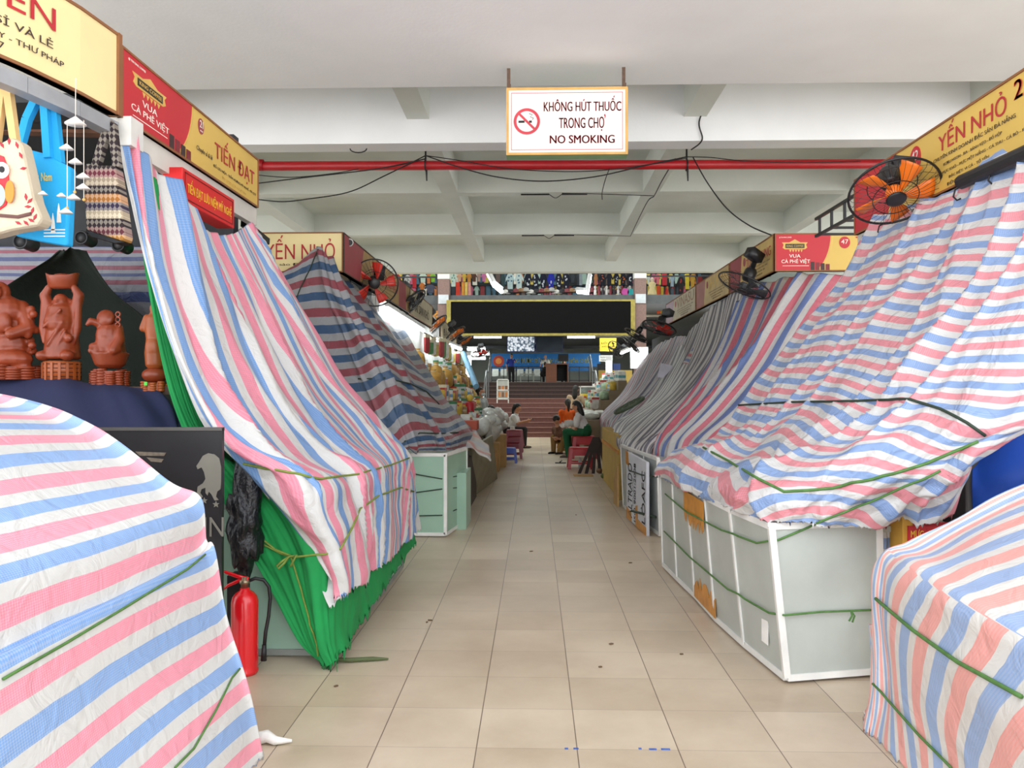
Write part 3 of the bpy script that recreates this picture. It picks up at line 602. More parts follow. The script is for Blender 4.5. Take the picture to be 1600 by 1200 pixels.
# ================================================================ ropes
def rope(label, trees, pxs, r=.0045, m=ropem, tails=(), off=.008):
    pts = lay(trees, pxs, off); b = B()
    if len(pts) > 1: b.tube(pts, r, 6)
    for t in tails:
        if len(t) > 1: b.tube(t, r * .9, 5)
    return tag(b.build('rope', m, smooth=True), label, 'rope')
deps = bpy.context.view_layer.update()
tA, tB, tD, tE, tC, tG = bvh(tarpA), bvh(tarpB), bvh(tarpD), bvh(tarpE), bvh(tarpC), bvh(tarpG)
tBG = bvh(tarpB, tarpG)
olive = mat('olive_rope', '#7d8f3d', .7, var=.2, scale=30)
rope('green rope across the left foreground sheet from its ridge to the left edge', tA, [(0, 1062), (100, 1005), (200, 945), (290, 890), (318, 868)], .004)
kn = at(308, 1170, 2.95)
rope('green rope knotted low on the left foreground sheet', tA, [(270, 1200), (300, 1170), (335, 1110), (360, 1060), (373, 1045)], .004, ropem,
     [[kn + Vector(q) for q in ((0, 0, .0), (.02, -.01, .03), (.045, -.01, .04), (.07, 0, .05))], [kn + Vector(q) for q in ((0, 0, 0), (.0, -.01, -.03), (.02, -.01, -.05), (.045, 0, -.045))]])
rope('olive rope tied around the waist of the long sloping sheet', tBG, [(345, 718), (400, 728), (450, 738), (500, 750), (560, 741), (610, 727), (638, 716)], .006, olive)
rope('olive rope around the lower flap of the long sloping sheet', tBG, [(395, 830), (430, 858), (460, 870), (510, 865), (530, 858), (548, 825), (562, 795), (590, 775), (625, 762), (645, 768)], .006, olive)
rope('olive rope running down the green cloth to the floor', tG, [(372, 728), (382, 770), (395, 830), (398, 845), (455, 870), (470, 920), (490, 990), (497, 1025)], .005, olive)
k2 = lay(tG, [(452, 869), (462, 872)], .02)[0]
tag(B().tube([k2 + Vector(q) for q in ((0, 0, 0), (-.03, -.02, -.02), (-.06, -.02, -.045), (-.05, -.02, -.06), (-.02, -.02, -.03), (0, -.01, 0), (.04, -.01, .01), (.01, -.02, -.05))], .006).build('rope_knot', olive, smooth=True), 'olive rope bow at the corner of the green cloth', 'rope')
rope('dark rope across the shoulders of the large right-hand sheet', tD, [(1155, 634), (1240, 629), (1330, 628), (1420, 624), (1470, 640), (1510, 660), (1540, 680)], .007, roped)
rope('green rope sagging over the heap of the large right-hand sheet', tD, [(1100, 700), (1140, 722), (1190, 752), (1225, 769), (1300, 762), (1380, 745), (1450, 722), (1530, 692)], .007)
bvR = bvh(*[c for c in COL.objects if c.parent == ctrR and c.name.startswith('panel')])
tDR = BVHTree.FromPolygons([c for c in [tuple(v) for v in [(0, 0, -9), (0, .01, -9), (.01, 0, -9)]]], [(0, 1, 2)])
def bvh2(objs):
    vs = []; fs = []
    bpy.context.view_layer.update()
    for o in objs:
        k = len(vs); vs += [o.matrix_world @ v.co for v in o.data.vertices]; fs += [tuple(i + k for i in p.vertices) for p in o.data.polygons]
    return BVHTree.FromPolygons(vs, fs)
kids = lambda o, *n: [c for c in COL.objects if c.parent == o and (not n or any(c.name.startswith(q) for q in n))]
tR = bvh2(kids(ctrR) + [tarpD])
rope('green rope high around the grey panelled counter rising over the sheet', tR, [(1030, 762), (1075, 800), (1130, 828), (1185, 848), (1215, 843), (1265, 822), (1330, 793), (1400, 765), (1470, 735)], .0055, ropem, off=.010)
tail = at(1330, 955, 3.95)
rope('green rope low around the grey panelled counter with a hanging knot', tR, [(1030, 820), (1080, 870), (1140, 920), (1205, 957), (1225, 960), (1280, 955), (1362, 952)], .0055, ropem,
     [[tail, tail + Vector((.0, -.01, -.02)), tail + Vector((-.015, -.012, -.045))], [tail, tail + Vector((.012, -.01, -.02)), tail + Vector((.0, -.012, -.05))]], .012)
tL2 = bvh2(kids(ctrL2))
for i, ys_ in enumerate(((740, 748, 744), (770, 764, 762), (806, 805, 796))):
    rope(['dark rope highest of three around the boxy green counter', 'dark rope in the middle of three around the boxy green counter', 'dark rope lowest of three around the boxy green counter'][i], tL2, [(645, ys_[0]), (690, ys_[1]), (712, ys_[2])], .006, roped, off=.01)
rope('dark rope across the dark red and blue sheet on the left', tC, [(560, 592), (600, 591), (640, 600), (665, 612), (685, 632)], .008, roped)
rope('dark rope along the hem of the dark red and blue sheet', tC, [(632, 690), (655, 677), (690, 678), (715, 676)], .008, roped)
rope('dark cord down the peak of the dark red and blue sheet', tC, [(497, 390), (485, 420), (470, 450), (458, 480)], .006, roped)
tR2 = bvh2(kids(bd) + kids(ctrR2))
rope('dark green rope across the top of the lettered board', tR2, [(963, 722), (985, 735), (1005, 742), (1027, 745)], .007, roped, off=.015)
rope('thick dark green rope across the bottom of the lettered board', tR2, [(960, 760), (968, 785), (990, 798), (1005, 802), (1028, 808)], .012, roped, off=.02)
rope('green rope slung across the right foreground sheet', tE, [(1370, 935), (1430, 985), (1500, 1035), (1600, 1090)], .007)
rope('thin green rope low on the right foreground sheet', tE, [(1366, 1068), (1400, 1105), (1440, 1150), (1490, 1200)], .005)
# leaf and debris on the floor
p = on_floor(560, 1036); tag(B().tube([p + Vector((-.17, 0, .02)), p + Vector((-.05, .0, .015)), p + Vector((.07, .03, .012)), p + Vector((.15, .04, .01))], [.008, .012, .012, .005]).build('twig', mat('twig', '#55603c', .8)), 'greenish strip of rag lying on the floor by the green cloth', 'rag')
lf = mat('dry_leaf', '#6b5640', .9)
for i, (a, b_) in enumerate(((672, 970), (667, 973), (985, 880), (955, 1007), (525, 1073), (830, 862), (1065, 1023), (938, 1043), (900, 805))):
    p = on_floor(a, b_); q = .008 + .006 * rnd.random()
    tag(B().box(p + Vector((0, 0, .004)), (q * 2, q, .006), (0, .1, rnd.random() * 3)).build('leaf_scrap', lf), 'tiny scrap of dry leaf lying on the tiled floor', 'scrap', 'scraps on the floor')
bl = mat('blue_mark', '#3d62b0', .8, var=.3, scale=80)
for i, (a, b_, s_) in enumerate(((1020, 1171, .03), (1040, 1171, .035), (1000, 1170, .012), (900, 1170, .02), (885, 1170, .014))):
    p = on_floor(a, b_); tag(B().box(p + Vector((0, 0, .001)), (s_, .012, .002)).build('paint_mark', bl), 'blue paint smudge on the near floor tiles', 'paint', 'blue paint smudges')
# fringe of the left foreground sheet lying on the floor
wt = mat('white_fringe', '#e9e7e1', .7, bump=.5); p = on_floor(415, 1165)
tag(B().tube([p + Vector(q) for q in ((-.06, .0, .02), (.0, .02, .03), (.04, .0, .02), (.1, .02, .012))], [.03, .025, .018, .006], 8).build('frayed_hem', wt, smooth=True), 'white frayed corner of sheet trailing on the floor', 'cloth')
# blue sheet and boxes behind the right-hand counter
blue = mat('blue_sheet', '#1c56c4', .5, var=.1, scale=3, bump=.3, bscale=12)
rows = [[at(1518, 694, 4.3), at(1560, 682, 4.2), at(1640, 660, 4.1), at(1760, 640, 4.0)], [at(1520, 740, 4.2), at(1562, 740, 4.1), at(1640, 738, 4.0), at(1760, 738, 3.9)], [at(1522, 800, 4.2), at(1565, 810, 4.1), at(1640, 815, 4.0), at(1760, 815, 3.9)], [at(1524, 1000, 4.2), at(1565, 1000, 4.1), at(1640, 1000, 4.0), at(1760, 1000, 3.9)]]
sheet('blue_sheet', rows, lambda s, t: (t, s), blue, (60, 60), [(.03, 4, 2, 0)], seed=14, label='plain blue plastic sheet between the two right-hand stalls', cat='tarpaulin')
st = B().bb((1.78, 3.9, 0), (2.3, 4.4, .5)).build('carton', card); tag(st, 'brown carton beside the panelled counter at the right', 'carton')
for i, (a, c_) in enumerate(((1424, 'red_box'), (1452, 'red_box'), (1476, 'red_box'))):
    p = at(a, 830, 4.0); g = tag(B().box((0, 0, .0), (.085, .12, .11)).build('goods_box', mat('red_box', '#b3202a', .5)), ['red goods box nearest the panelled counter', 'middle red goods box on the brown carton', 'red goods box nearest the blue plastic sheet'][i], 'box', 'red boxes by the blue sheet'); g.location = p + Vector((0, 0, -.02))
    flat_text('MỰC', g, -.03, .03, -.01, .04, mat('yellow_ink', '#e8c23a', .6), -.0605)
sb = tag(B().box((0, 0, 0), (.05, .14, .3)).build('goods_box', mat('ochre_box', '#c99a3a', .6)), 'ochre goods box standing beside the red boxes', 'box'); sb.location = at(1408, 838, 4.02)
st2 = B().bb((1.76, 3.86, .5), (2.3, 4.3, .635)).build('carton', card); tag(st2, 'flat carton the red goods boxes stand on', 'carton')
rows = [[at(1362, 800, 4.12), at(1385, 800, 4.1), at(1403, 802, 4.1)], [at(1363, 830, 4.1), at(1384, 833, 4.08), at(1400, 832, 4.1)], [at(1364, 850, 4.1), at(1383, 856, 4.08), at(1398, 852, 4.1)], [at(1366, 872, 4.1), at(1382, 880, 4.08), at(1396, 878, 4.1)]]
sheet('striped_sheet', rows, lambda s, t: (t * .2, s * .26 + .12), m_t4, (30, 30), [(.02, 5, 2, 0)], seed=15, label='scrap of striped sheet hanging beside the ochre goods box', cat='tarpaulin')
tag(B().bb((2.2, 4.2, 0), (2.75, 6.4, 1.6)).build('goods_cabinet', mat('cabinet_dark', '#4b4a48', .7), bevel=.01), 'dark goods cabinet in the gap between the large right-hand sheet and the blue sheet', 'cabinet')
# ================================================================ shop signs
yel = mat('sign_yellow', '#d8b65a', .45, var=.06, scale=2)
yel2 = mat('sign_pale_yellow', '#ead9a0', .45, var=.05, scale=2)
sred = mat('sign_red', '#c11f2c', .45, var=.06, scale=2)
sredd = mat('sign_faded_red', '#9a4348', .6, var=.08, scale=3)
gold = mat('sign_gold', '#d9b45c', .4)
brownf = mat('sign_frame_brown', '#8a5a34', .6)
txr = mat('text_red', '#b3222c', .5); txd = mat('text_dark', '#3a2a26', .6); txw = mat('text_white', '#f5f1e6', .5); txy = mat('text_yellow', '#f2cf3d', .5)
fasc = mat('fascia_white', '#d5d2ca', .6, var=.08, scale=4)
def basis(ex):
    ex = Vector(ex).normalized(); ez = Vector((0, 0, 1)); ey = ez.cross(ex)
    return Matrix(((ex.x, ey.x, ez.x), (ex.y, ey.y, ez.y), (ex.z, ey.z, ez.z)))
def sign_root(name, label, p0, p1, h, cat='sign', pm=None, fm=None, th=.05, group=None):
    p0, p1 = Vector(p0), Vector(p1); r = empty(name, p0, basis(p1 - p0), label, cat, group); L_ = (p1 - p0).length
    B().bb((0, 0, 0), (L_, th, h)).build('board', pm or yel, r)
    f = .012
    for q in (((0, -.008, 0), (f, th, h)), ((L_ - f, -.008, 0), (L_, th, h)), ((f, -.008, 0), (L_ - f, th, f)), ((f, -.008, h - f), (L_ - f, th, h))):
        B().bb(*q).build('frame', fm or brownf, r)
    return r, L_
def disc(par, cx, cz, rx, m, y=-.003, name='number_disc', n=28, rz=None): return B().prism([(cx + rx * math.cos(2 * math.pi * i / n), cz + (rz or rx) * math.sin(2 * math.pi * i / n)) for i in range(n)], y, 0).build(name, m, par)
def coffee_panel(r, x0, x1, h, m=None, full=True):
    w_ = x1 - x0; m = m or sred
    pts = [(x0, .012), (x0 + w_ * .72, .012)] + [(x1 - w_ * .28 + w_ * .28 * math.sin(k / 8 * math.pi / 2), .012 + (h - .024) * (1 - math.cos(k / 8 * math.pi / 2)) ** .8) for k in range(1, 9)] + [(x0, h - .012)]
    B().prism(pts, -.003, 0).build('advert_panel', m, r)
    c = pts[1:10]; B().prism([(a + .012, b) for a, b in c] + [(a + .028, b) for a, b in reversed(c)], -.0025, 0).build('gold_curve', gold, r)
    if not full: return
    cx = x0 + w_ * .36
    e = B().prism([(cx - w_ * .22, h * .62), (cx - w_ * .18, h * .58), (cx + w_ * .18, h * .58), (cx + w_ * .22, h * .62), (cx + w_ * .2, h * .7), (cx + w_ * .23, h * .76), (cx + w_ * .1, h * .76), (cx, h * .84), (cx - w_ * .1, h * .76), (cx - w_ * .23, h * .76), (cx - w_ * .2, h * .7)], -.006, -.002).build('coffee_emblem', gold, r)
    B().bb((cx - w_ * .17, -.008, h * .61), (cx + w_ * .17, -.005, h * .72)).build('emblem_plate', mat('emblem_dark', '#2c2a1c', .5), e)
    flat_text('KING COFFEE', e, cx - w_ * .15, cx + w_ * .15, h * .635, h * .69, gold, -.009)
    for k in range(5): B().prism([(cx + w_ * (-.1 + .05 * k), h * .57), (cx + w_ * (-.08 + .05 * k), h * .5), (cx + w_ * (-.06 + .05 * k), h * .57)], -.005, -.002).build('emblem_leaf', gold, e)
    flat_text('VUA', r, cx - w_ * .1, cx + w_ * .1, h * .36, h * .45, txw, -.004); flat_text('CÀ PHÊ VIỆT', r, cx - w_ * .24, cx + w_ * .27, h * .19, h * .34, txw, -.004)
    B().bb((cx - w_ * .22, -.004, h * .14), (cx + w_ * .25, -.003, h * .15)).build('rule_line', txw, r)
    flat_text('@ TNI KING COFFEE', r, x0 + w_ * .08, x0 + w_ * .3, h * .87, h * .91, txw, -.004)
    for k in range(4): B().bb((x0 + w_ * (.64 + .09 * k), -.005, h * .03), (x0 + w_ * (.71 + .09 * k), -.003, h * (.25 - .02 * k))).build('product_picture', [mat('pic_dark', '#3a2020', .5), mat('pic_wine', '#7d1f2a', .5)][k % 2], r)
def fascia(label, p0, p1, h, th=.05):
    p0, p1 = Vector(p0), Vector(p1); r = B().bb((0, .02, 0), ((p1 - p0).length, .02 + th, h)).build('fascia_board', fasc); r.matrix_world = Matrix.Translation(p0) @ basis(p1 - p0).to_4x4(); tag(r, label, 'board'); return r
XL = -2.13
# sign of stall 21
r, L_ = sign_root('shop_sign', 'yellow and red sign lettered TIẾN ĐẠT with number 21 above the long sloping sheet', (XL, 4.1, 2.83), (XL, 6.17, 2.83), .375)
coffee_panel(r, 0, .86, .375)
disc(r, 1.0, .28, .045, sredd, rz=.05); flat_text('21', r, .975, 1.025, .27, .315, txw, -.005); flat_text('Nhà số', r, .98, 1.02, .245, .257, txw, -.005)
flat_text('TIẾN ĐẠT', r, 1.22, 1.98, .12, .31, txr, -.004); flat_text('Chuyên sỉ & lẻ', r, .93, 1.18, .105, .145, txd, -.004)
flat_text('ĐỒ LƯU NIỆM - TRẦM HƯƠNG MỸ NGHỆ - ĐÁ QUÝ', r, 1.2, 2.02, .075, .105, txd, -.004); flat_text('ĐT: 0905 123 - Chợ Hàn', r, 1.35, 1.8, .03, .055, gold, -.004)
fascia('white fascia board under the sign lettered TIẾN ĐẠT', (XL, 4.1, 2.7), (XL, 6.2, 2.7), .13)
# curved sign at the far left
cr = empty('shop_sign', (XL, 4.08, 2.83), None, 'pale yellow curved sign with red letters ending in EN at the top left corner', 'sign')
path = [(0, 0), (-.03, -.3), (-.09, -.6), (-.18, -.9), (-.32, -1.2), (-.5, -1.5)]
for nm, off, z0_, z1_, mm in (('board', 0, 0, .42, yel2), ('frame', .008, -.0, .014, brownf), ('frame', .008, .406, .42, brownf)):
    b = B(); n = len(path); vs = []
    for x, y in path:
        for o2 in (off, -.05): vs += [(x + o2, y + o2 * .3, z0_), (x + o2, y + o2 * .3, z1_)]
    fs = []
    for i in range(n - 1):
        a = i * 4; c = a + 4; fs += [(a, c, c + 1, a + 1), (a + 2, a + 3, c + 3, c + 2), (a, a + 2, c + 2, c), (a + 1, c + 1, c + 3, a + 3)]
    fs += [(0, 1, 3, 2), (n * 4 - 4, n * 4 - 2, n * 4 - 1, n * 4 - 3)]
    b.add(vs, fs).build(nm, mm, cr)
B().bb((-.05, -.02, 0), (.012, .012, .42)).build('frame', brownf, cr)
def on_curve(o):
    """wrap flat lettering built along local x (0 = far end, negative = towards the near end) around the curved board"""
    acc = [0]
    for a, b in zip(path[:-1], path[1:]): acc.append(acc[-1] + math.hypot(b[0] - a[0], b[1] - a[1]))
    for v in o.data.vertices:
        d = min(max(-v.co.x, 0), acc[-1] - 1e-4); i = max(k for k in range(len(acc) - 1) if acc[k] <= d); f = (d - acc[i]) / (acc[i + 1] - acc[i])
        x = path[i][0] + (path[i + 1][0] - path[i][0]) * f; y = path[i][1] + (path[i + 1][1] - path[i][1]) * f
        v.co = Vector((x + .004 - v.co.y, y, v.co.z))
for s_, x0, x1, z0, z1, m_ in (('QUYÊN', -1.21, -.46, .21, .36, txr), ('CHUYÊN BÁN SỈ VÀ LẺ', -1.3, -.475, .145, .19, txd), ('TRẦM HƯƠNG PHONG THỦY - THƯ PHÁP', -1.48, -.41, .085, .125, txd), ('ĐT: 0905 123 647', -1.15, -.73, .04, .07, txd)):
    on_curve(flat_text(s_, cr, x0, x1, z0, z1, m_, -.002))
p = B()
for (x, y), (x2, y2) in zip(path[:-1], path[1:]): p.add(*post(Vector((x - .03, y, -.07)), Vector((x2 - .03, y2, -.07)), .035))
tag(p.build('sign_rail', mat('grey_rail', '#9c9fa3', .5, .2)), 'grey metal rail the bags hang from below the curved sign', 'rail').location = (XL, 4.08, 2.83)
tag(B().bb((-.02, -.05, 0), (.05, .08, .15)).build('switch_box', mat('white_box', '#d9d8d3', .5)), 'small white box with a switch at the corner below the red advert', 'box').location = (XL - .0, 4.16, 2.69)
# red hanging banner box
r = empty('red_sign_box', (XL + .06, 4.7, 2.54), basis((.0, 1, 0)), 'bright red box sign with yellow letters half covered by the sloping sheet', 'sign')
rr = mat('bright_red', '#d3191c', .45, var=.05)
B().bb((0, 0, 0), (.82, .12, .2)).build('sign_box', rr, r, bevel=.004)
ln = B(); 
for q in (((.03, -.004, .175), (.79, 0, .18)), ((.03, -.004, .02), (.79, 0, .025)), ((.03, -.004, .02), (.035, 0, .18)), ((.785, -.004, .02), (.79, 0, .18))): ln.bb(*q)
ln.build('border_line', mat('line_dark', '#7a1010', .5), r)
flat_text('TIẾN ĐẠT LƯU NIỆM MỸ NGHỆ', r, .06, .76, .05, .15, txy, -.004)
# second stall on the left: sign towards the camera and along the aisle
r, L_ = sign_root('shop_sign', 'pale yellow sign with large red YẾN NHỎ above the dark striped sheet', (-3.3, 7.98, 2.6), (-1.9, 7.98, 2.6), .4, pm=yel2)
flat_text('YẾN NHỎ', r, .62, 1.32, .13, .37, txr, -.004); flat_text('Yến sào Đà Nẵng', r, .6, 1.2, .06, .1, txd, -.004)
r, L_ = sign_root('shop_sign', 'faded red and brown sign turned along the aisle behind the security camera', (-1.9, 8.0, 2.6), (-1.9, 12.3, 2.6), .4, pm=mat('sign_brown', '#a98a55', .6, var=.1), fm=mat('frame_dark', '#4a3626', .6))
B().prism([(.02, .012), (.75, .012), (.95, .39), (.02, .39)], -.003, 0).build('advert_panel', sredd, r)
flat_text('YẾN NHỎ', r, 1.3, 3.2, .16, .34, txr, -.004)
B().prism([(3.3, .012), (3.9, .012), (3.9, .39), (3.3, .39)], -.003, 0).build('advert_panel', sredd, r)
r, L_ = sign_root('shop_sign', 'plain grey-beige sign above the bright stall of dried goods', (-1.95, 12.5, 2.62), (-1.95, 15.4, 2.62), .42, pm=mat('sign_beige', '#b7ad90', .6, var=.08))
flat_text('HẢI SẢN KHÔ', r, .5, 2.4, .1, .3, txd, -.004)
r, L_ = sign_root('shop_sign', 'beige sign at the far end of the left row beside the black screen', (-1.98, 17.0, 2.5), (-1.98, 20.5, 2.5), .45, pm=mat('sign_beige', '#b7ad90'))
flat_text('ĐẶC SẢN', r, .6, 2.8, .1, .33, txd, -.004)
r, L_ = sign_root('shop_sign', 'small orange sign with an H below the far left fans', at(658, 505, 26.9), at(688, 505, 26.9), .42, pm=mat('sign_orange', '#c98a2e', .6))
flat_text('HÙNG', r, .06, .58, .09, .34, txd, -.004)
# right signs
XR = 2.43
r, L_ = sign_root('shop_sign', 'yellow sign lettered YẾN NHỎ 2 with number 42 above the orange fan', (XR, 6.2, 2.6), (XR, 3.4, 2.6), .42)
B().prism([(.012, .012), (.56, .012), (.66, .2), (.7, .408), (.012, .408)], -.003, 0).build('advert_panel', sred, r)
B().prism([(.585, .012), (.605, .012), (.71, .21), (.74, .408), (.715, .408), (.685, .21)], -.0025, 0).build('gold_curve', gold, r)
disc(r, .98, .3, .075, sred, rz=.08); flat_text('42', r, .935, 1.025, .29, .35, txw, -.005); flat_text('Nhà số', r, .95, 1.01, .25, .27, txw, -.005)
flat_text('YẾN NHỎ', r, 1.28, 1.98, .25, .4, txr, -.004); flat_text('2', r, 2.05, 2.12, .29, .385, mat('text_crimson', '#d0202c', .5), -.004, bold=.02)
flat_text('CHUYÊN KINH DOANH ĐẶC SẢN ĐÀ NẴNG', r, 1.22, 2.06, .195, .235, txd, -.004); flat_text('RƯỢU NGON - BIA - BÁNH KẸO - ĐỒ HỘP', r, 1.34, 1.94, .15, .18, txd, -.004)
flat_text('CÁ BÒ RIM - MỰC RIM - MỰC KHÔ - MỰC MỘT NẮNG - CÁ THU - CÁ BÒ - KHÔ NAI - TÔM KHÔ', r, .95, 2.45, .105, .135, txd, -.004); flat_text('ĐẶC BIỆT: VI CÁ - TỔ YẾN', r, 1.4, 1.82, .062, .09, txd, -.004); flat_text('ĐIỆN THOẠI: 0782 892 407', r, 1.38, 1.84, .022, .05, txd, -.004)
fascia('white fascia board under the sign lettered YẾN NHỎ 2', (XR, 6.2, 2.44), (XR, 3.4, 2.44), .16)
for i, y in enumerate((4.25, 4.6, 5.1, 5.6)): tag(B().tube([Vector((XR - .03, y, 2.57)), Vector((XR - .07, y, 2.55)), Vector((XR - .08, y, 2.51)), Vector((XR - .06, y, 2.49)), Vector((XR - .04, y, 2.5))], .005).build('hook', dmetal), 'small metal hook on the white fascia under the yellow sign', 'hook', 'hooks on the right fascia')
tag(B().cone((XR - .06, 4.55, 2.58), (XR - .06, 3.6, 2.56), .04).build('roller_tube', dark), 'black roller tube below the yellow sign at the right edge', 'tube')
r, L_ = sign_root('shop_sign', 'red and yellow sign with number 47 facing the aisle at the right', (2.43, 8.25, 2.63), (3.9, 8.25, 2.63), .385)
coffee_panel(r, .0, .56, .385)
disc(r, .7, .29, .055, sred, rz=.06); flat_text('47', r, .665, .735, .275, .32, txw, -.005); flat_text('THANH HOA', r, .81, 1.4, .24, .35, txr, -.004)
for i, (nm, y0, y1, l) in enumerate((('TUYẾT DUNG', 8.28, 10.1, 'yellow sign lettered TUYẾT DUNG along the aisle next to number 47'), ('SHOP NAIL', 10.15, 12.2, 'yellow sign lettered SHOP MAI, second along the right row beyond number 47'), ('VINASU', 12.25, 15.0, 'pale lilac and cream sign lettered VINASU at the far end of the right row'))):
    nm = nm.replace('NAIL', 'MAI'); r, L_ = sign_root('shop_sign', l, (XR, y1, 2.63), (XR, y0, 2.63), .385, pm=[mat('sign_straw', '#c8ab62', .5), mat('sign_straw2', '#c9b27c', .5), mat('sign_cream', '#cfc6ae', .5)][i])
    B().prism([(.012, .012), (L_ * .26, .012), (L_ * .3, .37), (.012, .37)], -.003, 0).build('advert_panel', [sredd, mat('panel_rose', '#a8746f', .6), mat('panel_lilac', '#b9a5b2', .6)][i], r)
    disc(r, L_ * .37, .28, .05, sredd); flat_text(nm, r, L_ * .42, L_ * .95, .19, .35, [txr, gold, mat('text_faint', '#a98a70', .6)][i], -.004)
    for k in range(4): flat_text('CHUYÊN KINH DOANH ĐẶC SẢN', r, L_ * (.42 + .04 * k), L_ * (.93 - .05 * k), .14 - .035 * k, .165 - .035 * k, mat('text_brown', '#7a5c3c', .6), -.004)
# open steel rack above the right row
rk = B()
for z in (2.86, 3.02): rk.add(*post(Vector((2.62, 6.3, z)), Vector((2.62, 7.6, z)), .012))
for i in range(5): rk.add(*post(Vector((2.62, 6.3 + .3 * i, 2.86)), Vector((2.62, 6.3 + .3 * i, 3.02)), .01)); rk.add(*post(Vector((2.62, 6.3 + .3 * i, 2.86)), Vector((3.0, 6.3 + .3 * i, 2.86)), .01))
tag(rk.build('steel_rack', dmetal), 'dark steel rack on top of the stalls behind the orange fan', 'rack')
cable('black cable slanting up above the right row of signs', [Vector((2.5, 8.2, 3.02)), Vector((2.9, 10, 3.3)), Vector((3.0, 12, 3.4))], .012) if False else None
for i, (x, y0, y1, l) in enumerate(((-2.13, 6.2, 6.0, 'l'), )):
    tag(B().add(*post(Vector((-2.25, 6.2, 2.72)), Vector((-2.22, 6.65, 2.66)), .025)).build('curtain_rail', dmetal), 'short dark rail end behind the sign lettered TIẾN ĐẠT', 'rail')
# security camera
sc_ = empty('security_camera', at(541, 379, 8.35), None, 'white bullet security camera on the faded red sign at left', 'camera')
cw = mat('cam_white', '#d9d9d4', .4)
B().cone((-.05, .1, .03), (.06, -.11, -.02), .042, .042, 16).build('camera_body', cw, sc_, True); B().cone((.058, -.106, -.019), (.063, -.117, -.022), .03, .03, 16).build('lens', dark, sc_)
B().tube([(-.05, .1, .03), (-.1, .1, .05), (-.12, .09, .09)], .02).build('bracket', cw, sc_)
# hanging no smoking sign
ns0 = at(791, 243, 7.22); ns1 = at(981, 243, 7.22)
ns = empty('no_smoking_sign', ns0, None, 'white hanging no smoking sign with red letters in a tan frame', 'sign'); W_ = (ns1 - ns0).length; H_ = at(791, 138, 7.22).z - ns0.z
B().bb((0, 0, 0), (W_, .14, H_)).build('sign_box', mat('sign_green_side', '#8fb483', .5), ns)
B().bb((.02, -.006, .02), (W_ - .02, 0, H_ - .02)).build('face', mat('sign_white', '#efece6', .4, var=.03), ns)
tan = mat('tan_frame', '#d2a75f', .5)
for q in (((0, -.014, 0), (W_, 0, .022)), ((0, -.014, H_ - .022), (W_, 0, H_)), ((0, -.014, .022), (.022, 0, H_ - .022)), ((W_ - .022, -.014, .022), (W_, 0, H_ - .022))): B().bb(*q).build('frame', tan, ns)
k = .045; lnm = mat('text_pink_red', '#c9404d', .5)
for q in (((k, -.009, k), (W_ - k, -.005, k + .004)), ((k, -.009, H_ - k - .004), (W_ - k, -.005, H_ - k)), ((k, -.009, k), (k + .004, -.005, H_ - k)), ((W_ - k - .004, -.009, k), (W_ - k, -.005, H_ - k))): B().bb(*q).build('border_line', lnm, ns)
flat_text('KHÔNG HÚT THUỐC', ns, W_ * .31, W_ * .945, H_ * .645, H_ * .87, lnm, -.007, bold=.02); flat_text('TRONG CHỌ', ns, W_ * .435, W_ * .805, H_ * .35, H_ * .56, lnm, -.007, bold=.02); flat_text(',', ns, W_ * .805, W_ * .818, H_ * .53, H_ * .6, lnm, -.007); flat_text('NO SMOKING', ns, W_ * .36, W_ * .89, H_ * .17, H_ * .29, lnm, -.007, bold=.025)
cx, cz = W_ * .17, H_ * .5
em = B(); n = 40; ro, ri = .118, .093
vs = [(cx + q * math.cos(2 * math.pi * i / n), y, cz + q * math.sin(2 * math.pi * i / n)) for y in (-.01, -.005) for q in (ro, ri) for i in range(n)]
em.add(vs, [(i, (i + 1) % n, n + (i + 1) % n, n + i) for i in range(n)] + [(i, (i + 1) % n, 2 * n + (i + 1) % n, 2 * n + i) for i in range(n)] + [(n + i, n + (i + 1) % n, 3 * n + (i + 1) % n, 3 * n + i) for i in range(n)])
eo = em.build('prohibition_ring', lnm, ns); B().box((cx, -.008, cz), (.2, .005, .02), (0, R(45), 0)).build('slash', lnm, ns)
B().bb((cx - .075, -.007, cz - .012), (cx - .02, -.005, cz + .008)).bb((cx + .02, -.007, cz - .012), (cx + .045, -.005, cz + .008)).build('cigarette', ink, ns)
B().tube([(cx + .05, -.007, cz + .015), (cx + .06, -.007, cz + .03), (cx + .03, -.007, cz + .04), (cx + .05, -.007, cz + .06), (cx + .02, -.007, cz + .07)], .003, 4).build('smoke_line', ink, ns)
rust = mat('rusty_strap', '#5e4a3e', .8, var=.3, scale=20)
for sx in (.02, W_ - .03):
    t = at(791 + (975 - 791) * (sx > .5), 104, 7.22); B().bb((sx - .015, .05, H_), (sx + .015, .06, 4.33 - ns0.z + .01)).bb((sx - .015, .03, H_ - .0), (sx + .02, .062, H_ + .05)).build('hanging_strap', rust, ns)
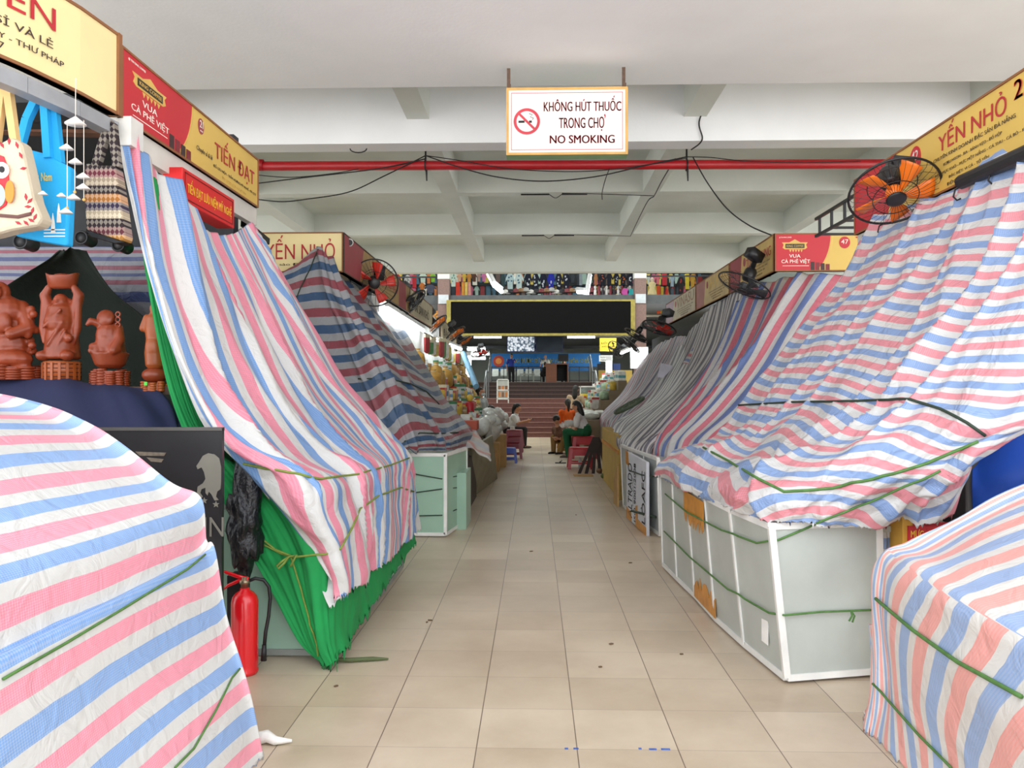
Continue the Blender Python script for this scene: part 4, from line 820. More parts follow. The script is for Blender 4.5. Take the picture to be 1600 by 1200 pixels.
# red pipe and its hangers
pr = mat('fire_pipe_red', '#a3131c', .4, var=.08)
pa, pb = at(397, 258, 10.15), at(1345, 258, 10.15)
pp = empty('fire_pipe', pa, None, 'long red fire pipe hung across the aisle under the beams', 'pipe')
B().cone((-3, 0, 0), pb - pa + Vector((3, 0, 0)), .058, n=20).build('pipe_run', pr, pp, True); B().cone((.0, 0, 0), (.12, 0, 0), .072, n=20).build('coupling', pr, pp, True)
for i, px in enumerate((665, 1073)):
    q = at(px, 258, 10.15); hg = empty('pipe_hanger', (q.x, 10.15, q.z), None, ['black hanger holding the red pipe left of the no smoking sign', 'black hanger holding the red pipe right of the no smoking sign'][i], 'hanger')
    B().cone((0, 0, .05), (0, 0, 5.0 - q.z), .012, n=8).build('rod', dmetal, hg); B().ring((0, 0, 0), (1, 0, 0), .066, .01, 24).build('clamp', dmetal, hg); B().cone((.01, 0, -.05), (.015, 0, -.2), .014, .008, 8).build('bolt_end', dmetal, hg)
# cables
cab = mat('black_cable', '#141414', .6)
def cable(label, pts, r=.008): return tag(B().tube(cat_pts(pts), r, 5).build('cable', cab, smooth=True), label, 'cable')
def cat_pts(p, n=40): return [Vector(x) for x in cat_rom(np.array([tuple(q) for q in p], float), n)]
cable('black cable sagging lowest under the red pipe at left', [at(398, 311, 10), at(440, 315, 10), at(480, 311, 10), at(545, 300, 10), at(600, 275, 10.05), at(665, 243, 10.1)])
cable('black cable just under the red pipe at left', [at(398, 287, 10), at(470, 278, 10), at(540, 270, 10), at(600, 262, 10.05), at(665, 248, 10.1)])
cable('thin cable sagging along the red pipe left of the sign', [at(398, 273, 10), at(455, 277, 10), at(520, 271, 10), at(560, 264, 10.05)], .006)
cable('black cable hanging between the two pipe hangers', [at(665, 243, 10.1), at(720, 262, 10), at(780, 277, 10), at(850, 283, 10), at(930, 276, 10), at(1010, 258, 10.05), at(1073, 245, 10.1)])
cable('cable lying along the top of the red pipe', [at(665, 243, 10.08), at(720, 251, 10.02), at(800, 264, 10), at(900, 268, 10), at(980, 262, 10.02), at(1073, 247, 10.08)], .006)
cable('cable dropping from the right pipe hanger to the TUYẾT DUNG sign', [at(1083, 246, 10.1), at(1105, 285, 9.8), at(1135, 325, 9.4), at(1170, 352, 9), at(1209, 369, 8.4)])
cable('cable running right from the right hanger above the pipe', [at(1073, 245, 10.1), at(1110, 246, 10.05), at(1170, 252, 10), at(1260, 254, 10), at(1345, 252, 10)], .006)
cable('pink-grey wire bent down the big beam right of the sign', [at(1119, 136, 9.33), at(1093, 187, 9.33), at(1097, 218, 9.33), at(1080, 234, 9.5)], .009)
cable('hanging wire with a plug under the pipe by the sign', [at(952, 264, 10.1), at(946, 280, 10.5), at(941, 300, 11), at(941, 312, 11)], .006)
# dead tube fittings on the minor beams
for i, (px, py, Y) in enumerate(((868, 305, 12.83), (858, 369, 16.28))):
    q = at(px, py, Y); f_ = empty('lamp_fitting', q, None, ['unlit dark batten fitting under the nearer cross rib', 'unlit dark batten fitting under the further cross rib'][i], 'lamp')
    B().bb((-.55, -.03, .0), (-.1, .0, .02)).build('batten', dmetal, f_); B().bb((.1, -.03, .0), (.5, .0, .02)).build('batten', dmetal, f_); B().tube(cat_pts([(-.1, -.02, .01), (0, -.02, -.05), (.1, -.02, .01)], 8), .006).build('wire_loop', cab, f_)
    e = at((1022, 985)[i], (306, 369)[i], Y); cable(['wire along the nearer cross rib to its batten fitting', 'wire along the further cross rib to its batten fitting'][i], [q + Vector((.1, -.01, .03)), (q + e) / 2 + Vector((0, -.01, .02)), e], .006)
cable('wire running up the right long rib', [at(985, 369, 16.2), at(1010, 318, 13.2), at(1022, 306, 12.8), at(1034, 283, 11.5), at(1055, 248, 10.2)], .008)
hk = at(560, 232, 9.5); tag(B().tube([hk + Vector((.1 * math.cos(a), 0, .05 * math.sin(a))) for a in [math.pi + i * math.pi / 8 for i in range(9)]], .007).build('hook', dmetal), 'bent wire hook under the big beam at left', 'hook')
# ================================================================ left stall interior: bags, chime, figures
def flat_bag(name, label, pts, depth, m, loc, rz=0, cat='bag'):
    r = empty(name, loc, (0, 0, rz), label, cat); b = B().prism(pts, -depth / 2, depth / 2); o = b.build('bag_body', m, r, bevel=.012); return r
E0 = Vector
def loc_xz(px, py, Y, o): d = at(px, py, Y) - o; return (d.x, d.z)
# cotton bag with an owl
Y = 3.55; o = at(25, 245, Y)
cot = mat('cotton_cream', '#c9bca4', .9, var=.05, bump=.3, bscale=90)
ob = empty('cloth_bag', o, None, 'cream drawstring bag with a red owl print hanging at the left edge', 'bag')
pts = [(-40, 250), (-10, 238), (10, 228), (28, 218), (42, 226), (50, 260), (62, 315), (75, 345), (68, 356), (30, 362), (0, 370), (-40, 378)]
B().prism([loc_xz(a, b, Y, o) for a, b in pts], -.05, .05).build('bag_body', cot, ob, bevel=.02)
strap = mat('tan_strap', '#dcb87c', .8)
for a, b, c, d_ in ((5, 135, -6, 222), (12, 135, 24, 222)):
    p, q = at(a, b, Y - .02) - o, at(c, d_, Y) - o; B().add(*post(p, q, .016)).build('strap', strap, ob)
owl = mat('owl_red', '#d8363f', .8); ok_ = mat('owl_mint', '#a9cdb9', .8); owh = mat('owl_white', '#f3efe6', .8); oor = mat('owl_orange', '#e38a3a', .8)
ow = B().prism([loc_xz(a, b, Y, o) for a, b in ((-40, 252), (0, 243), (18, 250), (25, 268), (27, 300), (22, 325), (8, 335), (-40, 336))], -.058, -.05).build('owl_print', owl, ob)
def dsc(px, py, r1, r2, m, y0, par, nm):
    c = loc_xz(px, py, Y, o); B().prism([(c[0] + r1 * math.cos(i * math.pi / 12), c[1] + r2 * math.sin(i * math.pi / 12)) for i in range(24)], y0, y0 + .005).build(nm, m, par)
dsc(4, 311, .055, .06, ok_, -.064, ow, 'owl_belly'); dsc(17, 272, .032, .036, owh, -.064, ow, 'owl_eye'); dsc(18, 271, .012, .014, ink, -.068, ow, 'owl_pupil'); dsc(-12, 272, .032, .036, owh, -.064, ow, 'owl_eye'); dsc(29, 305, .02, .05, oor, -.064, ow, 'owl_wing')
br = B().tube([E0((*loc_xz(-20, 338, Y, o), 0)).xzy + E0((0, -.054, 0)), E0((*loc_xz(40, 343, Y, o), 0)).xzy + E0((0, -.054, 0)), E0((*loc_xz(60, 338, Y, o), 0)).xzy + E0((0, -.054, 0))], .008).build('branch_print', mat('twig_brown', '#6b4a45', .8), ob)
lfm = mat('leaf_red', '#a5303c', .8)
for a, b in ((58, 318), (55, 327), (62, 333), (66, 343), (52, 312), (5, 238), (15, 232), (26, 226), (38, 232), (44, 248), (48, 268), (40, 352), (52, 352), (60, 348), (-6, 242)):
    c = loc_xz(a, b, Y, o); s_ = rnd.random() * 3; dx, dz = .016 * math.cos(s_), .016 * math.sin(s_); B().prism([(c[0] - dx, c[1] - dz), (c[0] + dz * .4, c[1] - dx * .4), (c[0] + dx, c[1] + dz), (c[0] - dz * .4, c[1] + dx * .4)], -.054, -.05).build('leaf_print', lfm, br if False else ob)
# blue bag
Y = 3.75; o = at(80, 300, Y); bb_ = empty('shopping_bag', o, None, 'sky blue non-woven shopping bag with yellow script hanging from the rail', 'bag')
bm_ = mat('bag_blue', '#1aa3e0', .75, var=.05, bump=.2, bscale=70)
B().prism([loc_xz(a, b, Y, o) for a, b in ((44, 234), (78, 243), (115, 264), (113, 325), (110, 386), (70, 379), (28, 370), (32, 300))], -.03, .03).build('bag_body', bm_, bb_, bevel=.012)
for dy, q in ((-.035, ((40, 228), (50, 190), (65, 158), (72, 158))), (-.03, ((76, 160), (78, 190), (82, 250))), (.0, ((84, 160), (88, 200), (94, 255)))):
    ps = [at(a, b, Y) - o + Vector((0, dy, 0)) for a, b in q]
    b = B()
    for a, c in zip(ps[:-1], ps[1:]): b.add(*post(a, c, .017))
    b.build('strap', bm_, bb_)
t0 = loc_xz(52, 290, Y, o); t1 = loc_xz(88, 268, Y, o); Mx = Matrix.Rotation(R(16), 4, 'Y'); flat_text('Việt Nam', bb_, t0[0], t1[0], t0[1] - .0, t1[1] - .01, txy, -.034)
for px, py, sx in ((97, 330, 5), (88, 345, 3)):
    c = loc_xz(px, py, Y, o); B().prism([(c[0] - .006, c[1] - .06), (c[0] + .014, c[1] - .06), (c[0] + .01, c[1] - .01), (c[0] + .002, c[1] + .03), (c[0] - .004, c[1] - .01)], -.033, -.03).build('figure_print', txw, bb_)
for k in range(3): c = loc_xz(75, 362 + 5 * k, Y, o); B().bb((c[0], -.033, c[1]), (c[0] + .1, -.03, c[1] + .005)).build('print_line', txw, bb_)
# woven pattern bag
def ethnic():
    m = bpy.data.materials.new('woven_pattern'); m.use_nodes = True; N = m.node_tree.nodes; L = m.node_tree.links; b = N['Principled BSDF']; b.inputs['Roughness'].default_value = .9
    tc = N.new('ShaderNodeTexCoord'); sp = N.new('ShaderNodeSeparateXYZ'); L.new(tc.outputs['Object'], sp.inputs[0])
    rp = N.new('ShaderNodeValToRGB'); rp.color_ramp.interpolation = 'CONSTANT'; cs = ['#2a2024', '#c98d3a', '#6a2c38', '#2a2024', '#d8c7a8', '#332a4a', '#c07a2c', '#2a2024', '#b8a58c', '#7a2a3c', '#2a2024']
    cr_ = rp.color_ramp; cr_.elements[0].color = lin(cs[0]); cr_.elements[1].position = .1; cr_.elements[1].color = lin(cs[1])
    for i, c in enumerate(cs[2:]): e = cr_.elements.new(.18 + .09 * i); e.color = lin(c)
    mr = N.new('ShaderNodeMapRange'); mr.inputs[1].default_value = -.28; mr.inputs[2].default_value = .18; L.new(sp.outputs[2], mr.inputs[0]); L.new(mr.outputs[0], rp.inputs[0])
    mp = N.new('ShaderNodeMapping'); mp.inputs['Rotation'].default_value = (0, R(45), 0); mp.inputs['Scale'].default_value = (1, 0, .7); L.new(tc.outputs['Object'], mp.inputs[0])
    ck = N.new('ShaderNodeTexChecker'); ck.inputs['Scale'].default_value = 62; L.new(mp.outputs[0], ck.inputs[0]); ck.inputs[1].default_value = lin('#c9bfae'); ck.inputs[2].default_value = lin('#2a1c22')
    mx = N.new('ShaderNodeMix'); mx.data_type = 'RGBA'; mx.inputs[0].default_value = .38; L.new(rp.outputs[0], mx.inputs[6]); L.new(ck.outputs[0], mx.inputs[7]); L.new(mx.outputs[2], b.inputs['Base Color']); return m
em_ = ethnic(); Y = 4.02; o = at(170, 310, Y); wb = empty('woven_bag', o, None, 'patterned woven shoulder bag in brown, cream and orange beside the striped sheet', 'bag')
B().prism([loc_xz(a, b, Y, o) for a, b in ((140, 258), (160, 262), (186, 262), (194, 310), (202, 370), (200, 380), (142, 362), (139, 310))], -.05, .05).build('bag_body', em_, wb, bevel=.015)
b = B(); ps = [at(a, c, Y) - o for a, c in ((150, 262), (160, 228), (172, 194), (176, 194), (180, 230), (184, 262))]
for a, c in zip(ps[:-1], ps[1:]): b.add(*post(a, c, .018))
b.build('strap', em_, wb)
B().prism([loc_xz(a, b_, Y, o) for a, b_ in ((142, 363), (200, 381), (186, 382), (150, 372))], -.045, .045).build('bag_base', dark, wb)
# shell chime of little conical hats
Y = 3.5; o = at(118, 182, Y); ch = empty('wind_chime', o, None, 'hanging chime of small white conical hats in front of the blue bag', 'wind chime')
hat = mat('hat_white', '#e9e6df', .5, var=.05); thr = mat('thread', '#cfcac0', .8)
def hat_b(px, py, r): d = at(px, py, Y) - o; return B().lathe([(r, -.3 * r), (r * .98, -.22 * r), (r * .5, .18 * r), (.004, .5 * r), (.001, .52 * r)], 18, d)
hats = [(118, 190, .044), (104, 230, .029), (118, 252, .029), (130, 275, .029), (130, 292, .029), (115, 308, .029), (103, 330, .029), (67, 302, .02), (96, 305, .02)]
for a, c, r_ in hats: hat_b(a, c, r_).build('conical_hat', hat, ch, True)
for a, c in ((105, 325), (117, 300), (131, 312)):
    p = at(a, 188, Y) - o; q = at(a, c, Y) - o; B().cone(p, q, .0016, n=5).build('thread', thr, ch); B().ball(q, .007, 8).build('bead', mat('bead', '#c9a15c', .4), ch, True)
B().cone((0, 0, 0), (0, 0, .17), .0018, n=5).build('thread', thr, ch)
# things just under the bags
wheel = mat('dark_rubber', '#1f2022', .5)
for i, (px, py, Y, l) in enumerate(((135, 374, 4.3, 'black wall fan motor seen below the shell chime'), (42, 380, 3.9, 'grey round cap of a fan below the owl bag'), (192, 385, 4.35, 'dark round fan cap below the woven bag'))):
    f_ = empty('fan_motor', at(px, py, Y), None, l, 'fan'); B().cone((0, .05, 0), (0, -.05, 0), .036, .028, 18).build('housing', wheel, f_, True); B().ring((0, -.05, 0), (0, 1, 0), .033, .006, 20).build('rim', dmetal, f_); B().cone((0, 0, .03), (.0, .05, .12), .012, n=8).build('bracket', dmetal, f_)
tag(B().add(*post(at(-40, 195, 4.9), at(172, 201, 4.9), .045)).build('wooden_beam', mat('old_wood', '#6d4a38', .8, var=.3, scale=10)), 'old brown wooden beam behind the hanging bags', 'beam')
b = B()
for (a, c), (d_, e) in zip(((20, 140), (40, 140), (10, 150), (60, 145)), ((20, 190), (42, 190), (150, 195), (160, 200))): b.add(*post(at(a, c, 4.7), at(d_, e, 4.7), .018))
for q in range(2): b.add(*post(at(-20, 168 + 14 * q, 4.7), at(180, 180 + 16 * q, 4.7), .014))
tag(b.build('roof_frame', dmetal), 'dark metal roof frame above the hanging bags', 'frame')
tag(B().bb((-5.2, 5.85, 2.3), (-2.2, 5.95, 3.3)).build('back_board', mat('grey_back', '#2f3236', .8)), 'dark grey board at the back behind the hanging bags', 'board')  # added board, dark colour stands in for the gloom behind the bags
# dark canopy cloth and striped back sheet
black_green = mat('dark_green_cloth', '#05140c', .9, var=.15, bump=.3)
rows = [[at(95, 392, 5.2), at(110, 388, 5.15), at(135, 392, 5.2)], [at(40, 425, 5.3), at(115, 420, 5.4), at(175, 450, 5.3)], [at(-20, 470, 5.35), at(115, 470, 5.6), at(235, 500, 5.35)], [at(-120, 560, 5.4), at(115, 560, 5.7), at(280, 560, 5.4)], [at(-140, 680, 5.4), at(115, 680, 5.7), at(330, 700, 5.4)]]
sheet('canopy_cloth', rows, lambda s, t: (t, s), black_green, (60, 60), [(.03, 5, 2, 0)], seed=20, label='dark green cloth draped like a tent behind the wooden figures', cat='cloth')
rows = [[at(-150, 385, 5.75), at(60, 385, 5.75), at(280, 385, 5.7)], [at(-150, 420, 5.75), at(60, 420, 5.78), at(280, 420, 5.7)], [at(-150, 470, 5.75), at(60, 470, 5.78), at(280, 470, 5.7)], [at(-150, 640, 5.8), at(60, 640, 5.8), at(280, 640, 5.75)]]
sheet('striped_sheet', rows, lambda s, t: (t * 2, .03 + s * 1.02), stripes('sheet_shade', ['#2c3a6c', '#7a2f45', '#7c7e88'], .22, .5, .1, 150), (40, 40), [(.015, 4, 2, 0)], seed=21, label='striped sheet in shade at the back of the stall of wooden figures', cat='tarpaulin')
# shelf and navy cloth
tag(B().bb((-4.2, 4.52, 1.4), (-2.0, 5.0, 1.445)).bb((-4.1, 4.55, 0), (-4.04, 4.6, 1.4)).bb((-1.95, 4.9, 0), (-1.89, 4.96, 1.4)).bb((-4.1, 4.9, 0), (-4.04, 4.96, 1.4)).build('display_shelf', mat('shelf_wood', '#4a3425', .7)), 'wooden display shelf under the carved figures', 'shelf')
navy = mat('navy_cloth', '#1b2145', .85, var=.12, scale=3, bump=.3, bscale=14)
rows = [[at(-160, 598, 4.56), at(0, 596, 4.56), at(120, 594, 4.55), at(200, 606, 4.53), at(255, 620, 4.5), at(262, 634, 4.48)], [at(-160, 625, 4.45), at(0, 620, 4.45), at(120, 612, 4.42), at(200, 622, 4.4), at(262, 640, 4.4), at(275, 652, 4.42)], [at(-160, 680, 4.25), at(0, 680, 4.25), at(120, 672, 4.22), at(205, 672, 4.22), at(272, 674, 4.27), at(287, 680, 4.3)], [at(-160, 760, 4.2), at(0, 760, 4.2), at(120, 740, 4.15), at(210, 740, 4.15), at(285, 735, 4.2), at(300, 735, 4.25)], [at(-160, 900, 4.2), at(0, 900, 4.2), at(120, 900, 4.15), at(210, 900, 4.15), at(290, 900, 4.2), at(310, 900, 4.25)]]
sheet('navy_cloth', rows, lambda s, t: (t, s), navy, (80, 120), [(.04, 8, 1.5, 0)], seed=22, label='navy blue cloth draped over the shelf of wooden figures', cat='cloth')
# carved figures
wood = mat('carved_redwood', '#8a3a1e', .38, var=.16, scale=7, bump=.12, bscale=20); wood2 = mat('carved_orange_wood', '#9c4d20', .4, var=.16, scale=7, bump=.12, bscale=20); wgr = mat('wood_groove', '#4a1d10', .6)
def coin_base(par, rx, h, m, lay_=5, n=12, ry=None):
    ry = ry or rx * .8
    for k in range(n):
        a = 2 * math.pi * k / n; s = B(); x, y = rx * .78 * math.cos(a), ry * .78 * math.sin(a); hh = h * (.75 + .25 * ((k * 7) % 3) / 2)
        pr_ = []
        for i in range(lay_): z = hh * i / lay_; e = hh / lay_; pr_ += [(rx * .2, z + e * .05), (rx * .25, z + e * .2), (rx * .25, z + e * .8), (rx * .2, z + e * .95)]
        s.lathe(pr_, 12, (x, y, 0)).build('coin_stack', m, par, True)
    B().lathe([(rx * .75, 0), (rx * .75, h * .85)], 20).build('base_core', m, par)
def figure(name, label, px, py, Y): return empty(name, at(px, py, Y), None, label, 'carving')
# 1: large crouched figure with fruit branch
f1 = figure('carved_figure', 'large carved wooden figure cut off by the left edge, with a round headdress', 12, 594, 4.62)
b = B().ball((0, 0, .2), (.13, .1, .1)).ball((-.02, 0, .31), (.12, .1, .12)).ball((-.0, -.02, .4), (.11, .09, .09)).cap((-.03, -.02, .45), (-.03, -.03, .5), .06, .055).ball((-.03, -.05, .505), (.075, .05, .065)).ball((-.03, -.1, .5), (.06, .02, .055)).cap((.08, 0, .42), (.14, -.03, .3), .045, .04).cap((.14, -.03, .3), (.08, -.1, .26), .04, .03).cap((-.12, 0, .42), (-.17, -.04, .3), .045, .04)
for k in range(9): b.ball((.15 + .02 * math.sin(k * 2), -.02 + .02 * math.cos(k * 3), .17 + .03 * k), .024, 8)
b.ball((.03, -.05, .12), (.15, .08, .06)).ball((-.08, -.06, .13), (.1, .08, .06)).ball((.1, -.05, .08), (.07, .05, .04)).ball((.03, -.09, .33), (.05, .03, .06)).ball((-.06, -.09, .31), (.05, .03, .07))
b.build('figure', wood, f1, remesh=.007); coin_base(f1, .2, .09, wood, 5, 14)
# 2: standing monk holding an ingot over his head
f2 = figure('carved_figure', 'carved monk standing with both arms raised, holding a boat-shaped ingot overhead', 97, 594, 4.62)
b = B().lathe([(.085, .12), (.1, .13), (.092, .2), (.085, .28), (.088, .36), (.075, .42), (.04, .45)], 20).ball((0, -.03, .33), (.085, .075, .075)).ball((0, -.015, .455), (.042, .042, .046)).ball((0, -.055, .452), (.011, .014, .012), 8)
for sx in (-1, 1):
    b.cap((sx * .075, 0, .4), (sx * .1, -.005, .49), .034, .03).cap((sx * .1, -.005, .49), (sx * .075, -.01, .535), .028, .02).cap((sx * .1, -.01, .45), (sx * .098, -.02, .3), .02, .026).ball((sx * .045, -.0, .455), (.008, .014, .022), 8).ball((sx * .07, -.07, .14), (.04, .04, .03))
    b.cap((sx * .098, -.02, .3), (sx * .09, -.03, .22), .026, .01)
b.cap((-.08, -.03, .16), (.08, -.03, .155), .02, .02).cap((.04, -.085, .4), (-.05, -.1, .3), .009, .009).cap((.05, -.085, .33), (-.03, -.09, .2), .009, .009).cap((.06, -.075, .28), (.0, -.09, .15), .009, .009).ball((.075, -.065, .24), (.025, .02, .025))
b.build('figure', wood, f2, remesh=.006)
g = B().lathe([(.05, .53), (.075, .54), (.088, .6), (.09, .605), (.06, .6), (.04, .615), (.001, .62)], 24)
ing = g.build('ingot', wood, f2, True)
for v in ing.data.vertices:
    v.co.y *= .6; v.co.z += max(0, abs(v.co.x) - .05) * .45 * (v.co.z > .56)
    v.co.x *= 1.08
b = B().lathe([(.09, .11), (.1, .105), (.1, 0)], 28); b.build('base', wood2, f2, True)
for k in range(4): B().ring((0, 0, .02 + .024 * k), (0, 0, 1), .1, .003, 28).build('groove', wgr, f2)
for k in range(9): a = math.pi + k * math.pi / 8; B().box((.099 * math.cos(a), .099 * math.sin(a), .05), (.014, .014, .1), (0, 0, a)).build('stave', wood2, f2)
# 3: seated figure with a hat and coins on a bowl
f3 = figure('carved_figure', 'carved figure in a broad hat seated on a round bowl of coins', 172, 603, 4.6)
b = B().lathe([(.05, .1), (.08, .12), (.098, .17), (.105, .19), (.09, .192)], 24).lathe([(.085, .2), (.08, .24), (.07, .33), (.04, .37)], 16).ball((.0, -.02, .29), (.07, .06, .08)).cap((-.03, -.03, .35), (-.08, -.06, .37), .025, .02).cap((-.08, -.06, .37), (-.095, -.07, .35), .02, .012).cap((.05, -.01, .33), (.075, -.04, .26), .03, .03).cap((.075, -.04, .26), (.06, -.08, .2), .03, .025).cap((-.07, -.05, .22), (.07, -.06, .21), .028, .028).ball((.0, -.02, .385), (.03, .03, .035))
for k in range(5): b.ball((-.07 + .035 * k, -.08, .2), (.018, .012, .018), 8)
for k in range(3): b.cap((.02 + .012 * k, -.075, .22), (.05 + .012 * k, -.04, .32), .006, .006, 6)
b.build('figure', wood, f3, remesh=.006)
B().cone((-.005, -.03, .385), (-.005, -.055, .392), .052, .045, 24).build('hat', wood, f3, True)
for k in range(3): B().ring((.06, -.03, .41 - .03 * k), (0, 1, 0), .013, .005, 14).build('coin_ring', wood, f3)
coin_base(f3, .11, .1, wood, 6, 11)
# 4: standing figure on a ball, partly behind the cloth
f4 = figure('carved_figure', 'carved standing figure on a ball base, half hidden by green cloth', 243, 612, 4.55)
b = B().lathe([(.04, .13), (.055, .15), (.06, .22), (.052, .3), (.06, .36), (.05, .42), (.03, .45)], 18).ball((0, -.01, .47), (.03, .03, .035)).cap((-.05, 0, .42), (-.068, -.01, .36), .022, .022).cap((.05, 0, .42), (.068, -.01, .35), .022, .02).ball((0, -.035, .25), (.045, .03, .06))
b.build('figure', wood2, f4, remesh=.006); B().ball((0, 0, .095), (.075, .07, .045), 20).build('ball_base', wood, f4, True); coin_base(f4, .08, .06, wood2, 4, 9)
B().bb((-.03, -.075, .035), (-.012, -.07, .055)).build('price_sticker', mat('sticker_green', '#53d644', .6), f4)
# ================================================================ fans
fan_or = mat('fan_orange', '#f07a1c', .35, var=.08); fan_rd = mat('fan_red', '#cf3325', .35, var=.08); fan_bk = mat('fan_black', '#1c1c1e', .4); fan_gy = mat('fan_grey', '#45474a', .45)
def facing(d, roll=0):
    d = Vector(d).normalized(); ey = -d; ex = ey.cross(Vector((0, 0, 1))).normalized(); ez = ex.cross(ey); return Matrix(((ex.x, ey.x, ez.x), (ex.y, ey.y, ez.y), (ex.z, ey.z, ez.z))) @ Matrix.Rotation(roll, 3, 'Y')
def wall_fan(label, loc, d, r, bm_, roll=0, wires=36, mount=(0, .25, .1), small=False):
    """front of the guard faces local -y"""
    f = empty('wall_fan', loc, facing(d, roll), label, 'fan', None)
    g = B().ring((0, 0, 0), (0, 1, 0), r, .008 if not small else .014, 44).ring((0, -.05, 0), (0, 1, 0), r * .5, .003, 30).ring((0, .06, 0), (0, 1, 0), r * .55, .003, 30)
    g.build('guard_ring', fan_bk, f, True)
    sp = B()
    for k in range(wires):
        a = 2 * math.pi * k / wires; c, s = math.cos(a), math.sin(a)
        sp.tube([(c * r * .22, -.065, s * r * .22), (c * r * .6, -.06, s * r * .6), (c * r * .93, -.03, s * r * .93), (c * r, 0, s * r)], .0016 if not small else .003, 3)
        if k % 2 == 0: sp.tube([(c * r * .2, .07, s * r * .2), (c * r * .7, .065, s * r * .7), (c * r, 0, s * r)], .0016 if not small else .003, 3)
    sp.build('guard_wires', fan_bk, f)
    for k in range(5):
        a0 = 2 * math.pi * k / 5; b = B(); vs = []; n = 7
        for i in range(n + 1):
            t = i / n; rr = r * (.16 + .72 * t); w0 = -.18 - .05 * t; w1 = .1 + .28 * math.sin(t * 2.0) * (1 if t < .85 else .75)
            for j in range(4):
                q = w0 + (w1 - w0) * j / 3 + .25 * t; vs.append((rr * math.cos(a0 + q), -.028 + .05 * j / 3 * (.4 + t * .6), rr * math.sin(a0 + q)))
        fs = [(i * 4 + j, i * 4 + j + 1, (i + 1) * 4 + j + 1, (i + 1) * 4 + j) for i in range(n) for j in range(3)]
        o = b.add(vs, fs).build('blade', bm_, f, True); sm = o.modifiers.new('thickness', 'SOLIDIFY'); sm.thickness = .004
    B().lathe([(.045, -.02), (.05, 0), (.045, .03), (.03, .045)], 18, (0, 0, 0), (0, -1, 0)).build('hub', bm_, f, True)
    B().lathe([(.055, .06), (.06, .066), (.05, .075), (.02, .08)], 20, (0, 0, 0), (0, -1, 0)).build('badge_cap', fan_bk, f, True)
    B().lathe([(.05, -.06), (.065, -.08), (.065, -.17), (.045, -.2)], 18, (0, 0, 0), (0, -1, 0)).build('motor_housing', fan_bk, f, True)
    m = Vector(mount); b = B(); b.tube([Vector((0, .16, 0)), Vector((0, .2, 0)) + m * .3, m], [.03, .028, .03], 8); b.box(m, (.12, .1, .16)); b.build('bracket', fan_bk if not small else fan_gy, f, True)
    return f
wall_fan('orange-bladed wall fan at the right under the sign lettered YẾN NHỎ 2', at(1397, 300, 5.0), (-.05, -.55, -.8), .262, fan_or, .15, mount=(.1, .24, -.03))
wall_fan('red-bladed wall fan on the faded sign of the second left stall', at(585, 442, 8.9), (.22, -.93, -.25), .26, fan_rd, .1, mount=(.05, .2, .1))
wall_fan('dark wall fan tipped down beside the TUYẾT DUNG sign', at(1163, 446, 8.55), (-.45, -.1, -.9), .285, fan_gy, .2, mount=(.08, .3, .1))
for i, (px, py, Y, d, m_, l) in enumerate((
    (643, 474, 12.2, (.68, -.12, -.7), fan_bk, 'black wall fan seen edge-on, nearest after the red one at left'),
    (681, 508, 15.6, (.66, -.1, -.72), fan_or, 'orange wall fan beside the small orange sign at left'),
    (711, 523, 17.6, (.6, -.15, -.75), fan_or, 'orange wall fan by the grey sign below the black screen corner'),
    (724, 535, 18.6, (.55, -.05, -.8), fan_or, 'orange wall fan seen edge-on, furthest of the big ones at left'),
    (750, 552, 25, (.3, -.3, -.9), fan_rd, 'tiny orange wall fan far down the left side near the stairs'),
    (1030, 512, 13, (-.3, -.22, -.85), fan_rd, 'dark red wall fan at the end of the right row of signs'),
    (994, 524, 17, (-.5, -.1, -.8), fan_bk, 'black wall fan beyond the right row of signs'),
    (985, 538, 19, (-.65, -.05, -.7), fan_bk, 'black wall fan just left of the bright white panel'),
    (962, 546, 23, (-.7, -.5, -.5), fan_bk, 'small black wall fan under the yellow notice'))):
    wall_fan(l, at(px, py, Y), d, .27, m_, .3 * i, wires=18, small=True)
# ================================================================ lamps
def tube_lamp(label, p0, p1, r=.02, power=30, group=None):
    p0, p1 = Vector(p0), Vector(p1); f = empty('tube_lamp', p0, None, label, 'lamp', group); d = p1 - p0
    B().cone((0, 0, 0), d, r, n=10).build('tube', mat('lamp_tube_%d' % power, '#f4fbff', .5, var=.01, emit=power), f)
    B().add(*post(Vector((0, 0, r * 1.6)), d + Vector((0, 0, r * 1.6)), r * .8)).build('batten', mat('lamp_white', '#dddddd', .5), f)
    return f
tube_lamp('long bright tube lamp under the sign of the bright left stall, nearest', (-1.93, 10.5, 2.5), (-1.93, 14.0, 2.47), .03, 22)
tube_lamp('bright tube lamp over the dried goods, second along the left row', (-1.8, 14.6, 2.36), (-1.6, 17.6, 2.33), .03, 22)
tube_lamp('short upright tube lamp at the end of the left stalls', (-1.75, 21.5, 1.75), (-1.75, 21.5, 2.35), .07, 14)
tube_lamp('bright tube lamp over the goods at the far right', (2.3, 19.2, 2.42), (2.3, 21.5, 2.42), .03, 12)
tube_lamp('upright tube lamp at the far right stall', (2.2, 24, 1.4), (2.2, 24, 2.3), .09, 12)
for i, (x, l) in enumerate(((762, 'left'), (908, 'right'))):
    q = at(x, 526, 29.5); tube_lamp('ceiling tube lamp under the black screen, %s one' % l, q - Vector((.5, 0, 0)), q + Vector((.5, 0, 0)), .06, 9)
for i, (y0, x0) in enumerate(((546, 752), (553, 758), (560, 752))):
    q = at(x0 - 6, y0, 40); tube_lamp('far tube lamp at the left end of the back hall', q - Vector((.5, 0, 0)), q + Vector((.4, 0, 0)), .06, 9, 'tube lamps stacked at the left of the back hall')
